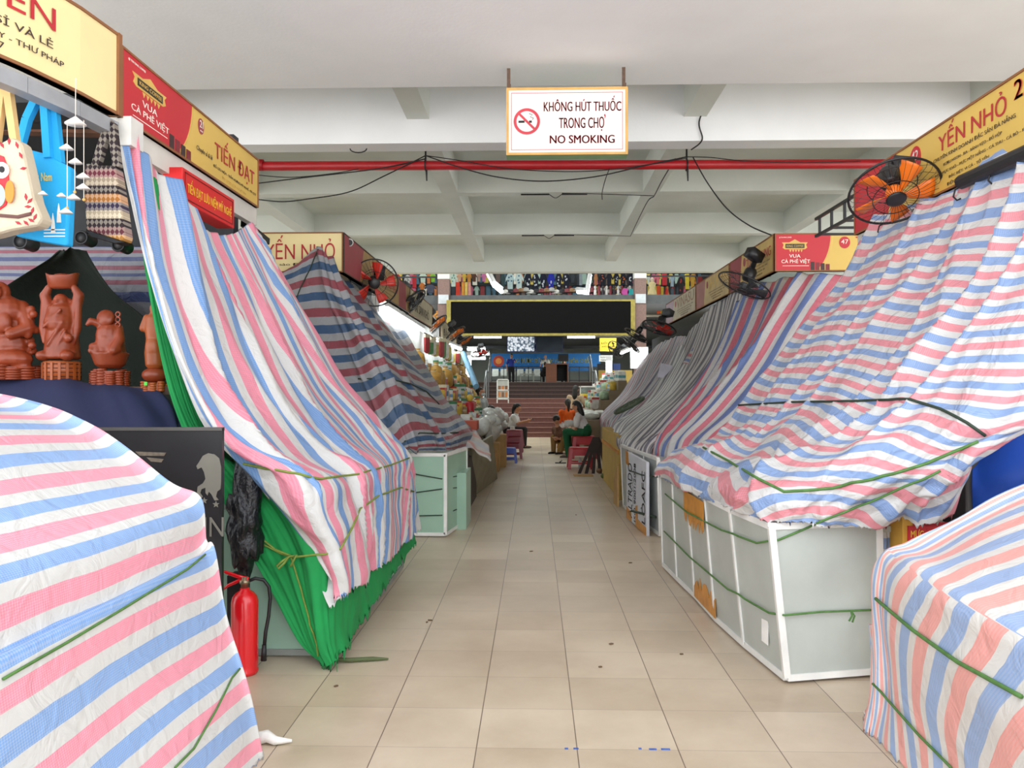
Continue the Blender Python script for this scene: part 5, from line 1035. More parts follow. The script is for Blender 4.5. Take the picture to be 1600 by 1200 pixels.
# unseen fill lamps, added at the hall ceilings to brighten both floors
for i, (x, y, z, pw) in enumerate(((-5, 23.5, 7.56, 200), (0, 23.5, 7.56, 200), (5, 23.5, 7.56, 200), (-5, 31, 7.56, 120), (0, 31, 7.56, 120), (5, 31, 7.56, 120), (-4, 32, 4.38, 160), (4, 32, 4.38, 160), (-4, 38, 4.38, 200), (4, 38, 4.38, 200), (-4, 44, 4.38, 200), (4, 44, 4.38, 200), (0, 50, 4.38, 200))):
    f = empty('ceiling_lamp', (x, y, z), None, 'long ceiling lamp of the %s hall' % ('upper' if z > 5 else 'lower back'), 'lamp', 'ceiling lamps of the %s hall' % ('upper' if z > 5 else 'lower back')); B().box((0, 0, 0), (2.4, .3, .06)).build('housing', mat('lamp_white', '#dddddd'), f)
    l = bpy.data.lights.new('lamp', 'AREA'); l.shape = 'RECTANGLE'; l.size = 2.4; l.size_y = .3; l.energy = pw; l.color = (.95, 1, .97); o = bpy.data.objects.new('lamp', l); COL.objects.link(o); o.parent = f; o.location = (0, 0, -.05)
# ================================================================ goods
def goods_kind(kind, sz, m, m2=None):
    """one of each kind, lying at the origin; parts where they show"""
    b = B(); w_, d_, h = sz
    if kind == 'box': return [('', B().bb((-w_ / 2, -d_ / 2, 0), (w_ / 2, d_ / 2, h)), m), ('print_band', B().bb((-w_ * .51, -d_ * .51, h * .3), (w_ * .51, d_ * .3, h * .6)), m2)]
    if kind == 'jar': return [('', B().lathe([(w_ * .4, 0), (w_ * .5, .02), (w_ * .5, h * .8), (w_ * .36, h * .88), (w_ * .36, h * .9)], 12), m), ('lid', B().cone((0, 0, h * .88), (0, 0, h), w_ * .42, n=12), m2)]
    if kind == 'bag': return [('', B().lathe([(w_ * .3, 0), (w_ * .52, h * .1), (w_ * .55, h * .5), (w_ * .45, h * .78), (w_ * .12, h * .9), (w_ * .2, h)], 12), m), ('tie', B().ring((0, 0, h * .9), (0, 0, 1), w_ * .13, w_ * .04, 12), m2)]
    if kind == 'bottle': return [('', B().lathe([(w_ * .5, 0), (w_ * .5, h * .65), (w_ * .18, h * .8), (w_ * .18, h * .92)], 12), m), ('cap', B().cone((0, 0, h * .92), (0, 0, h), w_ * .22, n=10), m2)]
    if kind == 'packet': return [('', B().prism([(-w_ * .5, h), (w_ * .5, h), (w_ * .42, h * .1), (0, 0), (-w_ * .42, h * .1)], -d_ / 2, d_ / 2), m), ('header', B().bb((-w_ * .5, -d_ * .52, h * .82), (w_ * .5, d_ * .52, h)), m2)]
def make_goods(name, kind, sz, m, m2, label, cat, group):
    ps = goods_kind(kind, sz, m, m2); o = ps[0][1].build(name, ps[0][2], smooth=kind in ('jar', 'bag', 'bottle')); tag(o, label, cat, group)
    for nm, b, mm in ps[1:]: b.build(nm, mm, o)
    return o
def scatter(proto, spots):
    for i, (p, rz) in enumerate(spots):
        o = proto if i == 0 else copy_tree(proto); o.location = p; o.rotation_euler = (0, 0, rz)
        if len(spots) > 3: q = rg.uniform(.8, 1.2); o.scale = (q, q, rg.uniform(.75, 1.25))
gm = lambda n, c, **k: mat('goods_' + n, c, .5, var=.2, scale=18, **k)
def stall_steps(label, x0, x1, y0, y1, z0, z1, n, m):
    b = B()
    for k in range(n):
        t0 = k / n; t1 = (k + 1) / n; za = z0 + (z1 - z0) * t0
        b.bb((x0 + (x1 - x0) * t0, y0, 0), (x0 + (x1 - x0) * t1, y1, za))
    return tag(b.build('display_steps', m), label, 'display')
stW = mat('display_wood', '#8a7a62', .7)
# left bright stall: steps rising away from the aisle
NL = 5; zL = lambda k: .8 + 1.15 * k / NL; xL = lambda k: -1.0 - .95 * k / NL
stall_steps('stepped wooden display full of dried goods at the left', -1.0, -1.95, 12.6, 20.5, .8, 1.95, NL, stW)
tag(B().bb((-2.1, 10.4, 0), (-2.005, 20.5, 2.9)).build('shop_backboard', mat('backboard_white', '#e2e5e2', .6)), 'white backboard of the bright stall at the left', 'board')
tag(B().bb((-2.0, 10.6, 0), (-1.15, 12.5, .8)).build('goods_table', stW), 'goods table behind the dark striped sheet at the left', 'table')
kinds_l = [('goods_bag', 'bag', (.26, .26, .36), gm('ochre', '#b58a3c'), gm('cream', '#d8cfae'), 'clear bag of ochre dried food on the bright left display', 'bag', 'bags of dried food on the left display'),
  ('goods_bag', 'bag', (.22, .22, .3), gm('brown', '#7d4d26'), gm('cream', '#d8cfae'), 'brown bag of dried food on the bright left display', 'bag', 'brown bags on the left display'),
  ('goods_box', 'box', (.14, .1, .22), gm('white', '#dcdcd6'), gm('blue', '#6d9cc4'), 'white box with a blue band on the left display', 'box', 'white boxes on the left display'),
  ('goods_jar', 'jar', (.13, .13, .2), gm('yellow', '#d2b447'), gm('redlid', '#b53a2a'), 'yellow jar with a red lid on the left display', 'jar', 'jars on the left display'),
  ('goods_bottle', 'bottle', (.09, .09, .28), gm('pale', '#c9d8d8'), gm('green', '#3f7d52'), 'pale bottle with a green cap on the left display', 'bottle', 'bottles on the left display'),
  ('goods_packet', 'packet', (.15, .05, .22), gm('pink', '#c0605c'), gm('cream', '#d8cfae'), 'reddish packet standing on the left display', 'packet', 'packets on the left display'),
  ('goods_box', 'box', (.18, .12, .14), gm('kraft', '#a98a5e'), gm('cream', '#d8cfae'), 'kraft brown box on the left display', 'box', 'kraft boxes on the left display'),
  ('goods_packet', 'packet', (.12, .05, .26), gm('silver', '#b8bcc0'), gm('green', '#3f7d52'), 'silver packet with a green header on the left display', 'packet', 'silver packets on the left display')]
rg = random.Random(3); spots = {i: [] for i in range(8)}
for k in range(NL):
    y = 12.8
    while y < 20.3:
        i = rg.choice([0, 1, 2, 3, 4, 5, 6, 7] if k > 2 else [2, 2, 3, 4, 5, 6, 7]); spots[i].append((Vector((xL(k + .5), y, zL(k))), rg.uniform(-.4, .4))); y += kinds_l[i][2][0] + .05 + rg.random() * .1
for i, a in enumerate(kinds_l):
    if spots[i]: scatter(make_goods(*a), spots[i])
pk = [gm('hang_red', '#a82d30'), gm('hang_green', '#4a8a4d'), gm('hang_white', '#dedbd0'), gm('hang_yellow', '#cbb25a')]
for i in range(4):
    scatter(make_goods('hanging_packet', 'packet', (.17, .04, .3), pk[i], gm('cream', '#d8cfae'), ['red', 'green', 'white', 'yellow'][i] + ' packet hung in a row under the left tube lamps', 'packet', ['red', 'green', 'white', 'yellow'][i] + ' hanging packets at the left'), [(Vector((-1.72 + .06 * (k % 2), 12.9 + .38 * (i + 4 * k), 2.02)), 1.2) for k in range(5)])
tag(B().cone((-1.72, 12.6, 2.33), (-1.7, 20.4, 2.33), .01, n=6).build('hanging_rail', dmetal), 'thin rail the packets hang from at the left', 'rail')
p0, p1 = at(724, 552, 17), at(744, 604, 16); tag(B().cone(p0, p1, .06, n=16).build('cloth_roll', mat('roll_blue', '#7fb3d6', .5)), 'light blue roll leaning against the left display', 'roll')
# plastic-wrapped goods heap and net in front of it (left)
plas = mat('clear_plastic_white', '#c9cbc6', .25, var=.1, scale=25, bump=.6, bscale=30); nett = mat('goods_grey', '#b9b6b0', .4, var=.18, scale=14, bump=.6, bscale=20)
rows = [[at(705, 640, 11.2), at(725, 655, 11), at(742, 668, 10.8), at(752, 690, 10.5)], [at(700, 655, 10.6), at(720, 670, 10.4), at(745, 680, 10.2), at(760, 700, 10)], [at(698, 670, 10), at(718, 685, 9.8), at(742, 695, 9.7), at(765, 712, 9.7)], [at(698, 700, 9.8), at(718, 700, 9.6), at(738, 702, 9.5), at(766, 722, 9.6)]]
sheet('plastic_cover', rows, lambda s, t: (t, s * .9), stripes('sheet_veil', ['#c9958f', '#b9bcc4', '#c4c0bb'], .3, .5, .2, 150), (40, 40), [(.05, 6, 5, 0)], seed=31, label='milky plastic cover over the goods beyond the dark striped sheet', cat='tarpaulin')
tag(B().box((0, 0, 0), (.32, .3, .12)).build('goods_box', mat('box_redbrown', '#a4462e', .6), bevel=.01), 'red-brown box on top of the milky plastic cover', 'box').location = at(728, 664, 10.6)
brd = B(); q = [on_floor(738, 776), on_floor(776, 748), at(768, 680, 12.0), at(735, 700, 9.9)]
for v in q: v.z = max(v.z, 0.005)
n_ = (q[1] - q[0]).cross(q[3] - q[0]).normalized() * .015
brd.add([p - n_ for p in q] + [p + n_ for p in q], [(0, 1, 2, 3), (7, 6, 5, 4), (0, 4, 5, 1), (1, 5, 6, 2), (2, 6, 7, 3), (3, 7, 4, 0)]); tag(brd.build('leaning_board', mat('board_olive', '#8a8672', .7, var=.12)), 'olive grey board leaning on the left goods beyond the boxy green counter', 'board')
tag(B().bb((-1.6, 9.3, 0), (-.78, 10.9, .62)).build('goods_table', mat('dark_table', '#4a3f36', .8)), 'dark goods table behind the leaning olive board', 'table')
for i in range(5):
    p = Vector((-.92 + .05 * (i % 2), 9.25 + .1 * i, .1 + .1 * (i // 2))); tag(B().ball((0, 0, 0), (.09, .08, .1), 12).build('sack', gm('sack', '#6b5647'), smooth=True), 'brown sack in the dark gap between counter and leaning board', 'sack', 'sacks by the leaning board').location = p
for i, (px, py, s_) in enumerate(((771, 737, .5), (782, 730, .6), (766, 742, .42))):
    p = on_floor(px, py); o = B().bb((-.16, 0, 0), (.1, .45, s_)).build('carton', card, bevel=.01); tag(o, ['middle cardboard carton standing behind the blue stool', 'tallest cardboard carton behind the red stools', 'lowest cardboard carton nearest the leaning board'][i], 'carton'); o.location = (p.x, p.y, 0); B().bb((-.17, .2, s_ * .3), (.105, .26, s_ + .004)).build('tape_band', tape, o)
b = random.Random(5)
for i in range(26):
    Y = 13.2 + b.random() * 5.2; x = -1.0 + .3 * b.random(); z = .62 + .25 * b.random() + (Y - 13) * .02
    o = B().ball((0, 0, 0), (.12 + .06 * b.random(), .14, .1 + .06 * b.random()), 14).build('plastic_bag', plas if i % 3 else nett, smooth=True)
    for v in o.data.vertices: v.co *= 1 + .35 * noise.noise(v.co * 14 + Vector((i, 0, 0)))
    o.location = (x, Y, z); tag(o, 'crumpled white plastic bag on the heap beside the seated woman on the left', 'bag', 'plastic bags heaped at the left')
for i in range(7):
    Y = 14 + .75 * i; o = B().bb((-.05, -.3, -.32), (.05, .3, .3)).build('hanging_cloth', gm('drape', '#b8bab5'), bevel=.03); o.location = (-.78, Y, .62); tag(o, 'pale cloth draped over the edge of the left display', 'cloth', 'pale cloths along the left display')
tag(B().bb((-1.0, 13, 0), (-.82, 19.2, .6)).build('goods_table', stW), 'low table under the heap of white plastic bags', 'table')
rt = tag(B().lathe([(.07, 0), (.08, .03), (.08, .2), (.05, .24)], 14).build('red_tin', redp, smooth=True), 'red tin standing among the white plastic bags at the left', 'tin'); rt.location = at(734, 648, 14.5); B().ball((0, 0, .3), (.06, .05, .07), 10).build('gold_figure', gm('yellow', '#d2b447'), rt, True)
# right far display
stall_steps('stepped display of mixed goods at the far right', 1.15, 2.2, 19.3, 25.2, .75, 1.9, 5, stW)
kinds_r = [('goods_box', 'box', (.2, .14, .22), gm('white', '#dcdcd6'), gm('teal', '#5ca0a8'), 'white box with a teal band on the far right display', 'box', 'white boxes on the far right display'),
  ('goods_box', 'box', (.18, .16, .14), gm('skyblue', '#7fb0d4'), gm('cream', '#d8cfae'), 'sky blue box on the far right display', 'box', 'blue boxes on the far right display'),
  ('goods_bag', 'bag', (.22, .22, .24), gm('palegreen', '#9db89a'), gm('white', '#dcdcd6'), 'pale green bag on the far right display', 'bag', 'green bags on the far right display'),
  ('goods_packet', 'packet', (.18, .06, .24), gm('grey', '#a9a9a6'), gm('hang_red', '#a82d30'), 'grey packet with red header on the far right display', 'packet', 'grey packets on the far right display'),
  ('goods_jar', 'jar', (.14, .14, .2), gm('yellow', '#d2b447'), gm('white', '#dcdcd6'), 'yellow jar with white lid on the far right display', 'jar', 'jars on the far right display')]
spots = {i: [] for i in range(5)}
for k in range(5):
    y = 19.5
    while y < 25: i = rg.randrange(5); spots[i].append((Vector((1.15 + 1.05 * (k + .5) / 5, y, .75 + 1.15 * k / 5)), rg.uniform(-.5, .5))); y += kinds_r[i][2][0] + .1 + rg.random() * .15
for i, a in enumerate(kinds_r): scatter(make_goods(*a), spots[i])
for i in range(9):
    o = B().ball((0, 0, 0), (.2, .22, .1), 12).build('cloth_bundle', [plas, nett, gm('rose', '#b98a8a')][i % 3], smooth=True)
    for v in o.data.vertices: v.co *= 1 + .3 * noise.noise(v.co * 9 + Vector((i, 3, 0)))
    o.location = (1.28 + .2 * (i % 3), 18.4 + .25 * i, .86 + .02 * (i % 2)); tag(o, ['white', 'grey', 'rose'][i % 3] + ' bundle piled behind the seated women at the right', 'bundle', ['white', 'grey', 'rose'][i % 3] + ' bundles at the right')
tag(B().bb((1.1, 18, 0), (2.2, 20.9, .78)).build('goods_table', stW), 'table under the bundles behind the seated women', 'table')
lamp_post_ = tag(B().cone((-1.75, 21.5, 0), (-1.75, 21.5, 1.75), .03, n=8).build('lamp_post', dmetal), 'thin post under the upright lamp at the end of the left stalls', 'post')
lp = empty('lit_panel', at(986, 575, 21), None, 'glowing white panel above the goods at the far right', 'panel'); q = at(1012, 543, 21) - at(986, 575, 21); B().bb((0, 0, 0), (q.x, .03, q.z)).build('panel_face', mat('panel_glow', '#f6fbff', .5, var=.01, emit=2.5), lp); B().bb((-.02, .005, -.02), (q.x + .02, .05, q.z + .02)).build('panel_frame', mat('lamp_white', '#ddd'), lp)
for q_ in (.05, q.x - .05): B().cone((q_, .03, -.02), (q_, .03, -at(986, 575, 21).z), .02, n=6).build('support_post', dmetal, lp)
# supports under covered heaps on the right
tag(B().bb((1.15, 9.95, 0), (2.3, 13.4, .82)).build('goods_table', stW), 'stall table under the grey finely striped sheet', 'table')
tag(B().bb((1.45, 13.6, 0), (2.4, 17.8, .8)).build('goods_table', stW), 'stall table under the purplish striped sheet', 'table')
fp = at(985, 642, 10.2); ff = B().ring((0, 0, 0), (0, 0, 1), .2, .02, 30).ring((0, 0, 0), (0, 0, 1), .1, .008, 24)
for k in range(16): ff.cone((0, 0, 0), (.2 * math.cos(k * .3927), .2 * math.sin(k * .3927), 0), .006, n=4)
fo = ff.build('fan_guard', mat('guard_green', '#3d4a35', .6)); tag(fo, 'round dark green fan guard lying on the grey striped sheet', 'fan guard'); fo.rotation_euler = (R(8), R(-28), R(-10))
h_ = bvh(tarpH).ray_cast(C0, ray(985, 642)); fo.location = (h_[0] if h_[0] else fp) + Vector((-.02, -.05, .07))
ppr = tag(B().box((0, 0, 0), (.2, .012, .24), (.3, .2, 0)).build('paper_sheet', mat('paper_lilac', '#dad8e4', .7)), 'pale sheet of paper pinned on the striped sheets at right', 'paper'); h_ = bvh(tarpH, tarpI).ray_cast(C0, ray(1041, 583)); ppr.location = (h_[0] if h_[0] else at(1041, 583, 12)) + Vector((-.03, -.06, .03))
# ================================================================ stools
def stool(label, loc, m, s=1.0, group=None):
    r = empty('plastic_stool', loc, None, label, 'stool', group); w_ = .16 * s; h = .3 * s
    B().bb((-w_ * .9, -w_ * .9, h - .03), (w_ * .9, w_ * .9, h)).build('seat', m, r, bevel=.015)
    for sx in (-1, 1):
        for sy in (-1, 1): B().add(*post(Vector((sx * w_ * .8, sy * w_ * .8, h - .02)), Vector((sx * w_, sy * w_, 0)), .022 * s)).build('leg', m, r)
    for k, (dx, dy) in enumerate(((0, -1), (0, 1), (1, 0), (-1, 0))):
        c = (dx * w_ * .88, dy * w_ * .88, h * .78); B().box(c, (w_ * 1.6 if dx == 0 else .012, w_ * 1.6 if dy == 0 else .012, h * .3)).build('apron', m, r); c = (dx * w_ * .95, dy * w_ * .95, h * .28); B().box(c, (w_ * 1.7 if dx == 0 else .015, w_ * 1.7 if dy == 0 else .015, .03)).build('rung', m, r)
    return r
darkred = mat('dark_red_plastic', '#8e1526', .35)
p = on_floor(794, 723); stool('small blue plastic stool in front of the red stools at the left', (p.x, p.y, 0), bluep, 1.0)
p = on_floor(801, 716)
for k in range(3): stool(['bottom red plastic stool of the stack behind the blue stool', 'middle red plastic stool of the stack behind the blue stool', 'top red plastic stool of the stack behind the blue stool'][k], (p.x + .02 * k, p.y, .13 * k), darkred, 1.15)
tag(B().bb((-.05, -.05, 0), (.05, .05, .07)).build('paper_cup', mat('cup_white', '#e6e2da', .6)), 'white paper cup on the red stool stack', 'cup').location = (p.x, p.y - .05, .606)
p = on_floor(808, 712); stool('red plastic stool the woman with the phone sits on', (-.66, 20.3, 0), darkred, 1.2)
p = on_floor(907, 733); stool('large red plastic stool with a bottle under it at the right', (p.x, p.y + .15, 0), redp, 1.3)
bt = make_goods('water_bottle', 'bottle', (.07, .07, .2), gm('clear', '#cfd6d8'), gm('white', '#dcdcd6'), 'clear bottle standing under the large red stool', 'bottle', None); bt.location = (p.x, p.y + .15, 0)
stool('wooden-topped red stool under the woman in green trousers', (1.05, 17.3, 0), redp, 1.55)
sl = empty('sandal', on_floor(876, 724), None, 'dark open sandal lying alone on the aisle floor', 'sandal'); B().box((0, 0, .01), (.22, .08, .02)).build('sole', dark, sl, bevel=.008); B().tube([(-.02, -.04, .02), (.02, 0, .05), (-.02, .04, .02)], .01).build('strap', dark, sl, True)
tag(B().bb((2.75, 8.4, 0), (2.82, 19, 2.62)).build('shop_backboard', mat('backboard_dark', '#2a2b2e', .8)), 'dark backboard behind the covered stalls on the right', 'board')  # added dark board, its colour stands in for the shaded stall interior
tag(B().bb((-3.4, 4.4, 3.02), (-2.2, 6.4, 3.07)).build('roof_board', mat('roof_dark', '#2f3236', .8)), 'dark roof board above the hanging bags', 'board')  # added dark board that keeps the space over the bags dark
# ================================================================ people
skin = mat('skin', '#c08a6c', .6, var=.06); hairm = mat('black_hair', '#17120f', .5, var=.2, scale=30, bump=.3, bscale=60)
cl = lambda n, c: mat('cloth_' + n, c, .85, var=.1, scale=8, bump=.25, bscale=25)
def person(label, loc, rz, J, top, bottom, hair='tail', mask=None, shoes=None, short_sleeve=True, vox=.011, group=None, long_bottom=True, hair_m=None):
    """J: joints in local coordinates, facing -y, +x is the figure's left"""
    r = empty('person', loc, (0, 0, rz), label, 'person', group); g = {k: Vector(v) for k, v in J.items()}
    P, Ch, Nk, Hd = g['pelvis'], g['chest'], g['neck'], g['head']; f = g.get('face', Vector((0, -1, 0))).normalized(); sd = f.cross(Vector((0, 0, 1))).normalized(); up = sd.cross(f)
    b = B().cap(P, (P + Ch) / 2, .125, .115).cap((P + Ch) / 2, Ch, .115, .125).cap(Ch, Nk, .08, .05).cap(Nk, Hd - up * .04, .05, .045)
    b.ball(Hd, (.072, .085, .1), 16).ball(Hd + f * .035 - up * .05, (.05, .05, .05)).ball(Hd + f * .088 - up * .015, (.012, .016, .02), 8)
    for s in (-1, 1): b.ball(Hd + sd * s * .074 - up * .01, (.012, .02, .028), 8).ball(Hd + f * .075 + sd * s * .03 + up * .02, (.018, .012, .012), 8)
    b.ball(Hd + f * .078 - up * .055, (.022, .012, .009), 8)
    sl = B().cap(P, (P + Ch) / 2, .14, .135).cap((P + Ch) / 2, Ch, .135, .14).cap(Ch, Nk - (Nk - Ch) * .15, .1, .06)
    bt = B().cap(P + Vector((0, 0, .05)), P, .14, .15)
    for s, n in ((1, 'l'), (-1, 'r')):
        sh, el, ha = g['sh_' + n], g['el_' + n], g['ha_' + n]; hp, kn, an = g['hip_' + n], g['kn_' + n], g['an_' + n]
        b.cap(Ch, sh, .07, .055).cap(sh, el, .05, .04).cap(el, ha, .038, .026); d = (ha - el).normalized(); x_, y_, _ = frame_of(d); pc = ha + d * .05
        b.ball(pc, (.036, .036, .05), 8)
        for k in range(4): q = pc + x_ * (-.027 + .018 * k) + d * .035; b.cap(q, q + d * (.04 - .005 * abs(k - 1.5)) + y_ * .012, .0095, .0085, 6).cap(q + d * .04 + y_ * .012, q + d * .055 + y_ * .03, .0085, .008, 6)
        b.cap(pc + x_ * s * .03, pc + x_ * s * .05 + d * .035 + y_ * .015, .0105, .009, 6)
        b.cap(hp, kn, .075, .055).cap(kn, an, .055, .036); fd = g.get('foot', f).copy(); fd.z = 0; fd.normalize(); b.cap(an - fd * .02 - Vector((0, 0, .03)), an + fd * .14 - Vector((0, 0, .045)), .038, .028)
        e2 = sh + (el - sh) * (.7 if short_sleeve else 1); sl.cap(Ch, sh, .1, .075).cap(sh, e2, .068, .06)
        if not short_sleeve: sl.cap(el, el + (ha - el) * .9, .055, .042)
        bt.cap(P, hp, .14, .1).cap(hp, kn, .1, .078).cap(kn, an if long_bottom else kn + (an - kn) * .4, .075, .055)
        if shoes: B().cap(an - fd * .03 - Vector((0, 0, .04)), an + fd * .15 - Vector((0, 0, .05)), .045, .034).build('shoe', shoes, r, remesh=vox)
    b.build('body', skin, r, remesh=vox); sl.build('shirt', top, r, remesh=vox); bt.build('trousers', bottom, r, remesh=vox)
    for s in (-1, 1): B().ball(Hd + f * .082 + sd * s * .03 + up * .012, (.011, .008, .006), 8).build('eye', dark, r)
    Z_ = Vector((0, 0, 1)); fh = Vector((f.x, f.y, 0)).normalized()
    h = B().ball(Hd + up * .022 - f * .018, (.082, .092, .1), 14).ball(Hd - f * .05, (.07, .06, .085))
    if hair == 'tail': h.cap(Hd - f * .09 + Z_ * .03, Hd - fh * .12 - Z_ * .04, .04, .04).cap(Hd - fh * .12 - Z_ * .04, Hd - fh * .13 - Z_ * .22, .042, .02)
    if hair == 'long': h.cap(Hd - fh * .06, Hd - fh * .11 - Z_ * .18, .07, .075).cap(Hd - fh * .11 - Z_ * .18, Hd - fh * .1 - Z_ * .34, .07, .025)
    if hair == 'bun': h.ball(Hd - f * .11 + up * .03, .05)
    ho = h.build('hair', hair_m or hairm, r, remesh=vox)
    # keep the face clear of hair
    for v in ho.data.vertices:
        q = Vector(v.co) - Hd
        if q.dot(f) > .015 and q.dot(up) < .062: v.co -= f * (q.dot(f) - .015)
    if mask: B().ball(Hd + f * .05 - up * .045, (.06, .055, .045), 14).build('face_mask', mask, r, True)
    return r
def seated(s, lean=.1, ha=((.18, -.34, .2), (-.18, -.34, .2)), shin=.0, hz=None, face=None, foot_z=.07, kn=None):
    ch = Vector((0, -lean, s + .34)); J = dict(pelvis=(0, 0, s + .1), chest=ch, neck=(0, -lean * 1.35, s + .5), head=(0, -lean * 1.35 - .03, s + .64))
    for n, q in (('l', 1), ('r', -1)):
        J['sh_' + n] = ch + Vector((q * .17, 0, .08)); h = Vector(ha[0 if q > 0 else 1]); J['ha_' + n] = Vector((h.x, h.y, s + h.z)); m = (J['sh_' + n] + J['ha_' + n]) / 2; J['el_' + n] = m + Vector((q * .04, .06, -.11))
        J['hip_' + n] = (q * .09, -.05, s + .08); k = kn or (.1, -.4, s + .09); J['kn_' + n] = (q * k[0], k[1], k[2]); J['an_' + n] = (q * .1, -.4 - shin, foot_z)
    if face: J['face'] = face
    J['foot'] = Vector((0, -1, 0)); return J
def standing(h=1.62, ha=((.2, -.05, .78), (-.2, -.05, .78)), el=None, lean=0, face=None):
    k = h / 1.65; ch = Vector((0, -lean, 1.2 * k)); J = dict(pelvis=(0, 0, .92 * k), chest=ch, neck=(0, -lean * 1.2, 1.38 * k), head=(0, -lean * 1.3 - .02, 1.53 * k))
    for n, q in (('l', 1), ('r', -1)):
        J['sh_' + n] = ch + Vector((q * .17, 0, .1)); J['ha_' + n] = Vector(ha[0 if q > 0 else 1]) * k; J['el_' + n] = (J['sh_' + n] + J['ha_' + n]) / 2 + Vector((q * .05, .06, -.03)); J['hip_' + n] = (q * .09, 0, .88 * k); J['kn_' + n] = (q * .1, -.02, .48 * k); J['an_' + n] = (q * .1, 0, .08)
    if face: J['face'] = face
    return J
white = cl('white', '#dfe0e2'); blk = cl('black', '#1c1c1f')
# woman with a phone at the left, facing right
a = person('woman in white shirt and black trousers seated at left, looking at a phone', (-.66, 20.3, 0), R(90 - 8), seated(.36, .16, ((.07, -.46, .3), (-.05, -.48, .32)), .0, face=(0, -.85, -.4), foot_z=.06), white, blk, 'tail', shoes=mat('brown_sandal', '#4b3a33', .7))
ph = B().box((0, 0, 0), (.075, .012, .15), (R(-50), 0, 0)).build('mobile_phone', dark); tag(ph, 'dark mobile phone held by the woman in the white shirt', 'phone'); ph.matrix_world = Matrix.Translation((-.66, 20.3, 0)) @ Matrix.Rotation(R(82), 4, 'Z') @ Matrix.Translation((.01, -.585, .71)) @ Matrix.Rotation(R(-40), 4, 'X')
# woman in green trousers, facing left
person('woman in white T-shirt and green trousers seated on a red stool, facing left', (1.08, 17.3, 0), R(-90 - 12), seated(.46, .12, ((.05, -.36, .12), (-.16, -.3, .16)), -.05, face=(0, -.8, -.5), foot_z=.06), cl('white2', '#d6d3d2'), cl('green', '#0f5a35'), 'long', shoes=mat('brown_sandal', '#4b3a33', .7))
# woman in orange seen from behind
stool('red plastic stool hidden behind the woman in orange', (.83, 20.0, 0), redp, 1.5)
person('woman in an orange top seen from behind, hair tied back', (.84, 20.0, 0), R(180 + 10), seated(.48, .06, ((.15, -.3, .18), (-.15, -.3, .18))), cl('orange', '#ee6416'), cl('jeans_white', '#cfd0d4'), 'tail', short_sleeve=False, shoes=blk)
# woman with bare shoulders behind them
person('woman with long dark hair and a pale sleeveless top standing behind the woman in orange', (1.12, 22.2, 0), R(165), standing(1.58, ((.22, -.18, .95), (-.22, -.16, .95))), cl('beige', '#c4a98c'), blk, 'long', shoes=blk)
# crouching person with phone
stool('low yellow stool under the crouching dark-haired person', (.66, 18.6, 0), mat('yellow_plastic', '#c79a33', .5), .8)
person('dark-haired person crouched low over a phone beside the green trousers', (.78, 18.7, 0), R(-40), seated(.12, .3, ((.05, -.42, .22), (-.05, -.42, .22)), .02, face=(0, -.5, -.85), foot_z=.06, kn=(.16, -.34, .36)), cl('brown', '#6a4a3a'), cl('ochre', '#8a6a3a'), 'short', shoes=blk)
# the three behind the left goods
person('person in a white face mask behind the goods at the left', (-1.24, 18.6, 0), R(60), standing(1.5, ((.2, -.25, .9), (-.2, -.25, .9))), cl('grey', '#a8adad'), blk, 'bun', mask=mat('mask', '#c3cfd2', .8), shoes=blk)
person('dark-haired person bending among the white bags, nearer the stairs', (-1.6, 18.9, 0), R(100), seated(.42, .2, face=(0, -.6, -.7)), cl('white3', '#c9ccca'), blk, 'short', shoes=blk)
person('dark-haired person with head bowed among the white bags, nearer the boxes', (-1.35, 18.2, 0), R(80), seated(.34, .26, face=(0, -.5, -.8)), cl('grey2', '#9a9fa0'), blk, 'short', shoes=blk)
# ================================================================ the hall at the top of the stairs
hx = lambda px, Y: at(px, 600, Y).x
HZ = 1.75
person('man in a blue uniform shirt standing at the top of the stairs', (hx(799, 43), 43, HZ), R(20), standing(1.66, ((.12, -.2, 1.22), (-.24, 0, .84)), face=(.3, -.9, -.2)), cl('blue', '#2a3b9a'), blk, 'short', shoes=blk, vox=.014)
person('grey-haired man in a white shirt standing behind the brown desk', (hx(852, 44.5), 44.5, HZ), R(-15), standing(1.66, ((.2, -.25, 1.0), (-.2, -.25, 1.05))), cl('white4', '#d9d6cc'), blk, 'short', shoes=blk, vox=.014, hair_m=mat('grey_hair', '#8d877e', .7))
person('person in dark clothes sitting behind the computer screen on the desk', (hx(881, 44.6), 44.6, HZ), 0, seated(.6, .1, ((.15, -.35, .25), (-.15, -.35, .25)), foot_z=.07), blk, blk, 'short', shoes=blk, vox=.014)
person('person in black beside the brown desk, half hidden', (hx(848, 42.6), 42.6, HZ), R(120), seated(.45, .1), blk, blk, 'short', shoes=blk, vox=.014)
def hp(px, py, Y): return at(px, py, Y)
desk = empty('office_desk', (hx(853, 42), 42, HZ), None, 'brown office desk at the top of the stairs', 'desk'); dw = mat('desk_wood', '#8a553c', .5, var=.12); W2 = hx(888, 42) - hx(853, 42)
B().bb((0, 0, 0), (W2 * .48, .6, 1.05)).build('front_panel', dw, desk); B().bb((-.03, -.03, 1.05), (W2 + .03, .7, 1.1)).build('desktop', dw, desk); B().bb((W2 - .05, 0, 0), (W2, .6, 1.05)).build('side_panel', dw, desk); B().bb((W2 * .48, .5, .2), (W2 - .05, .55, 1.05)).build('modesty_panel', blk, desk)
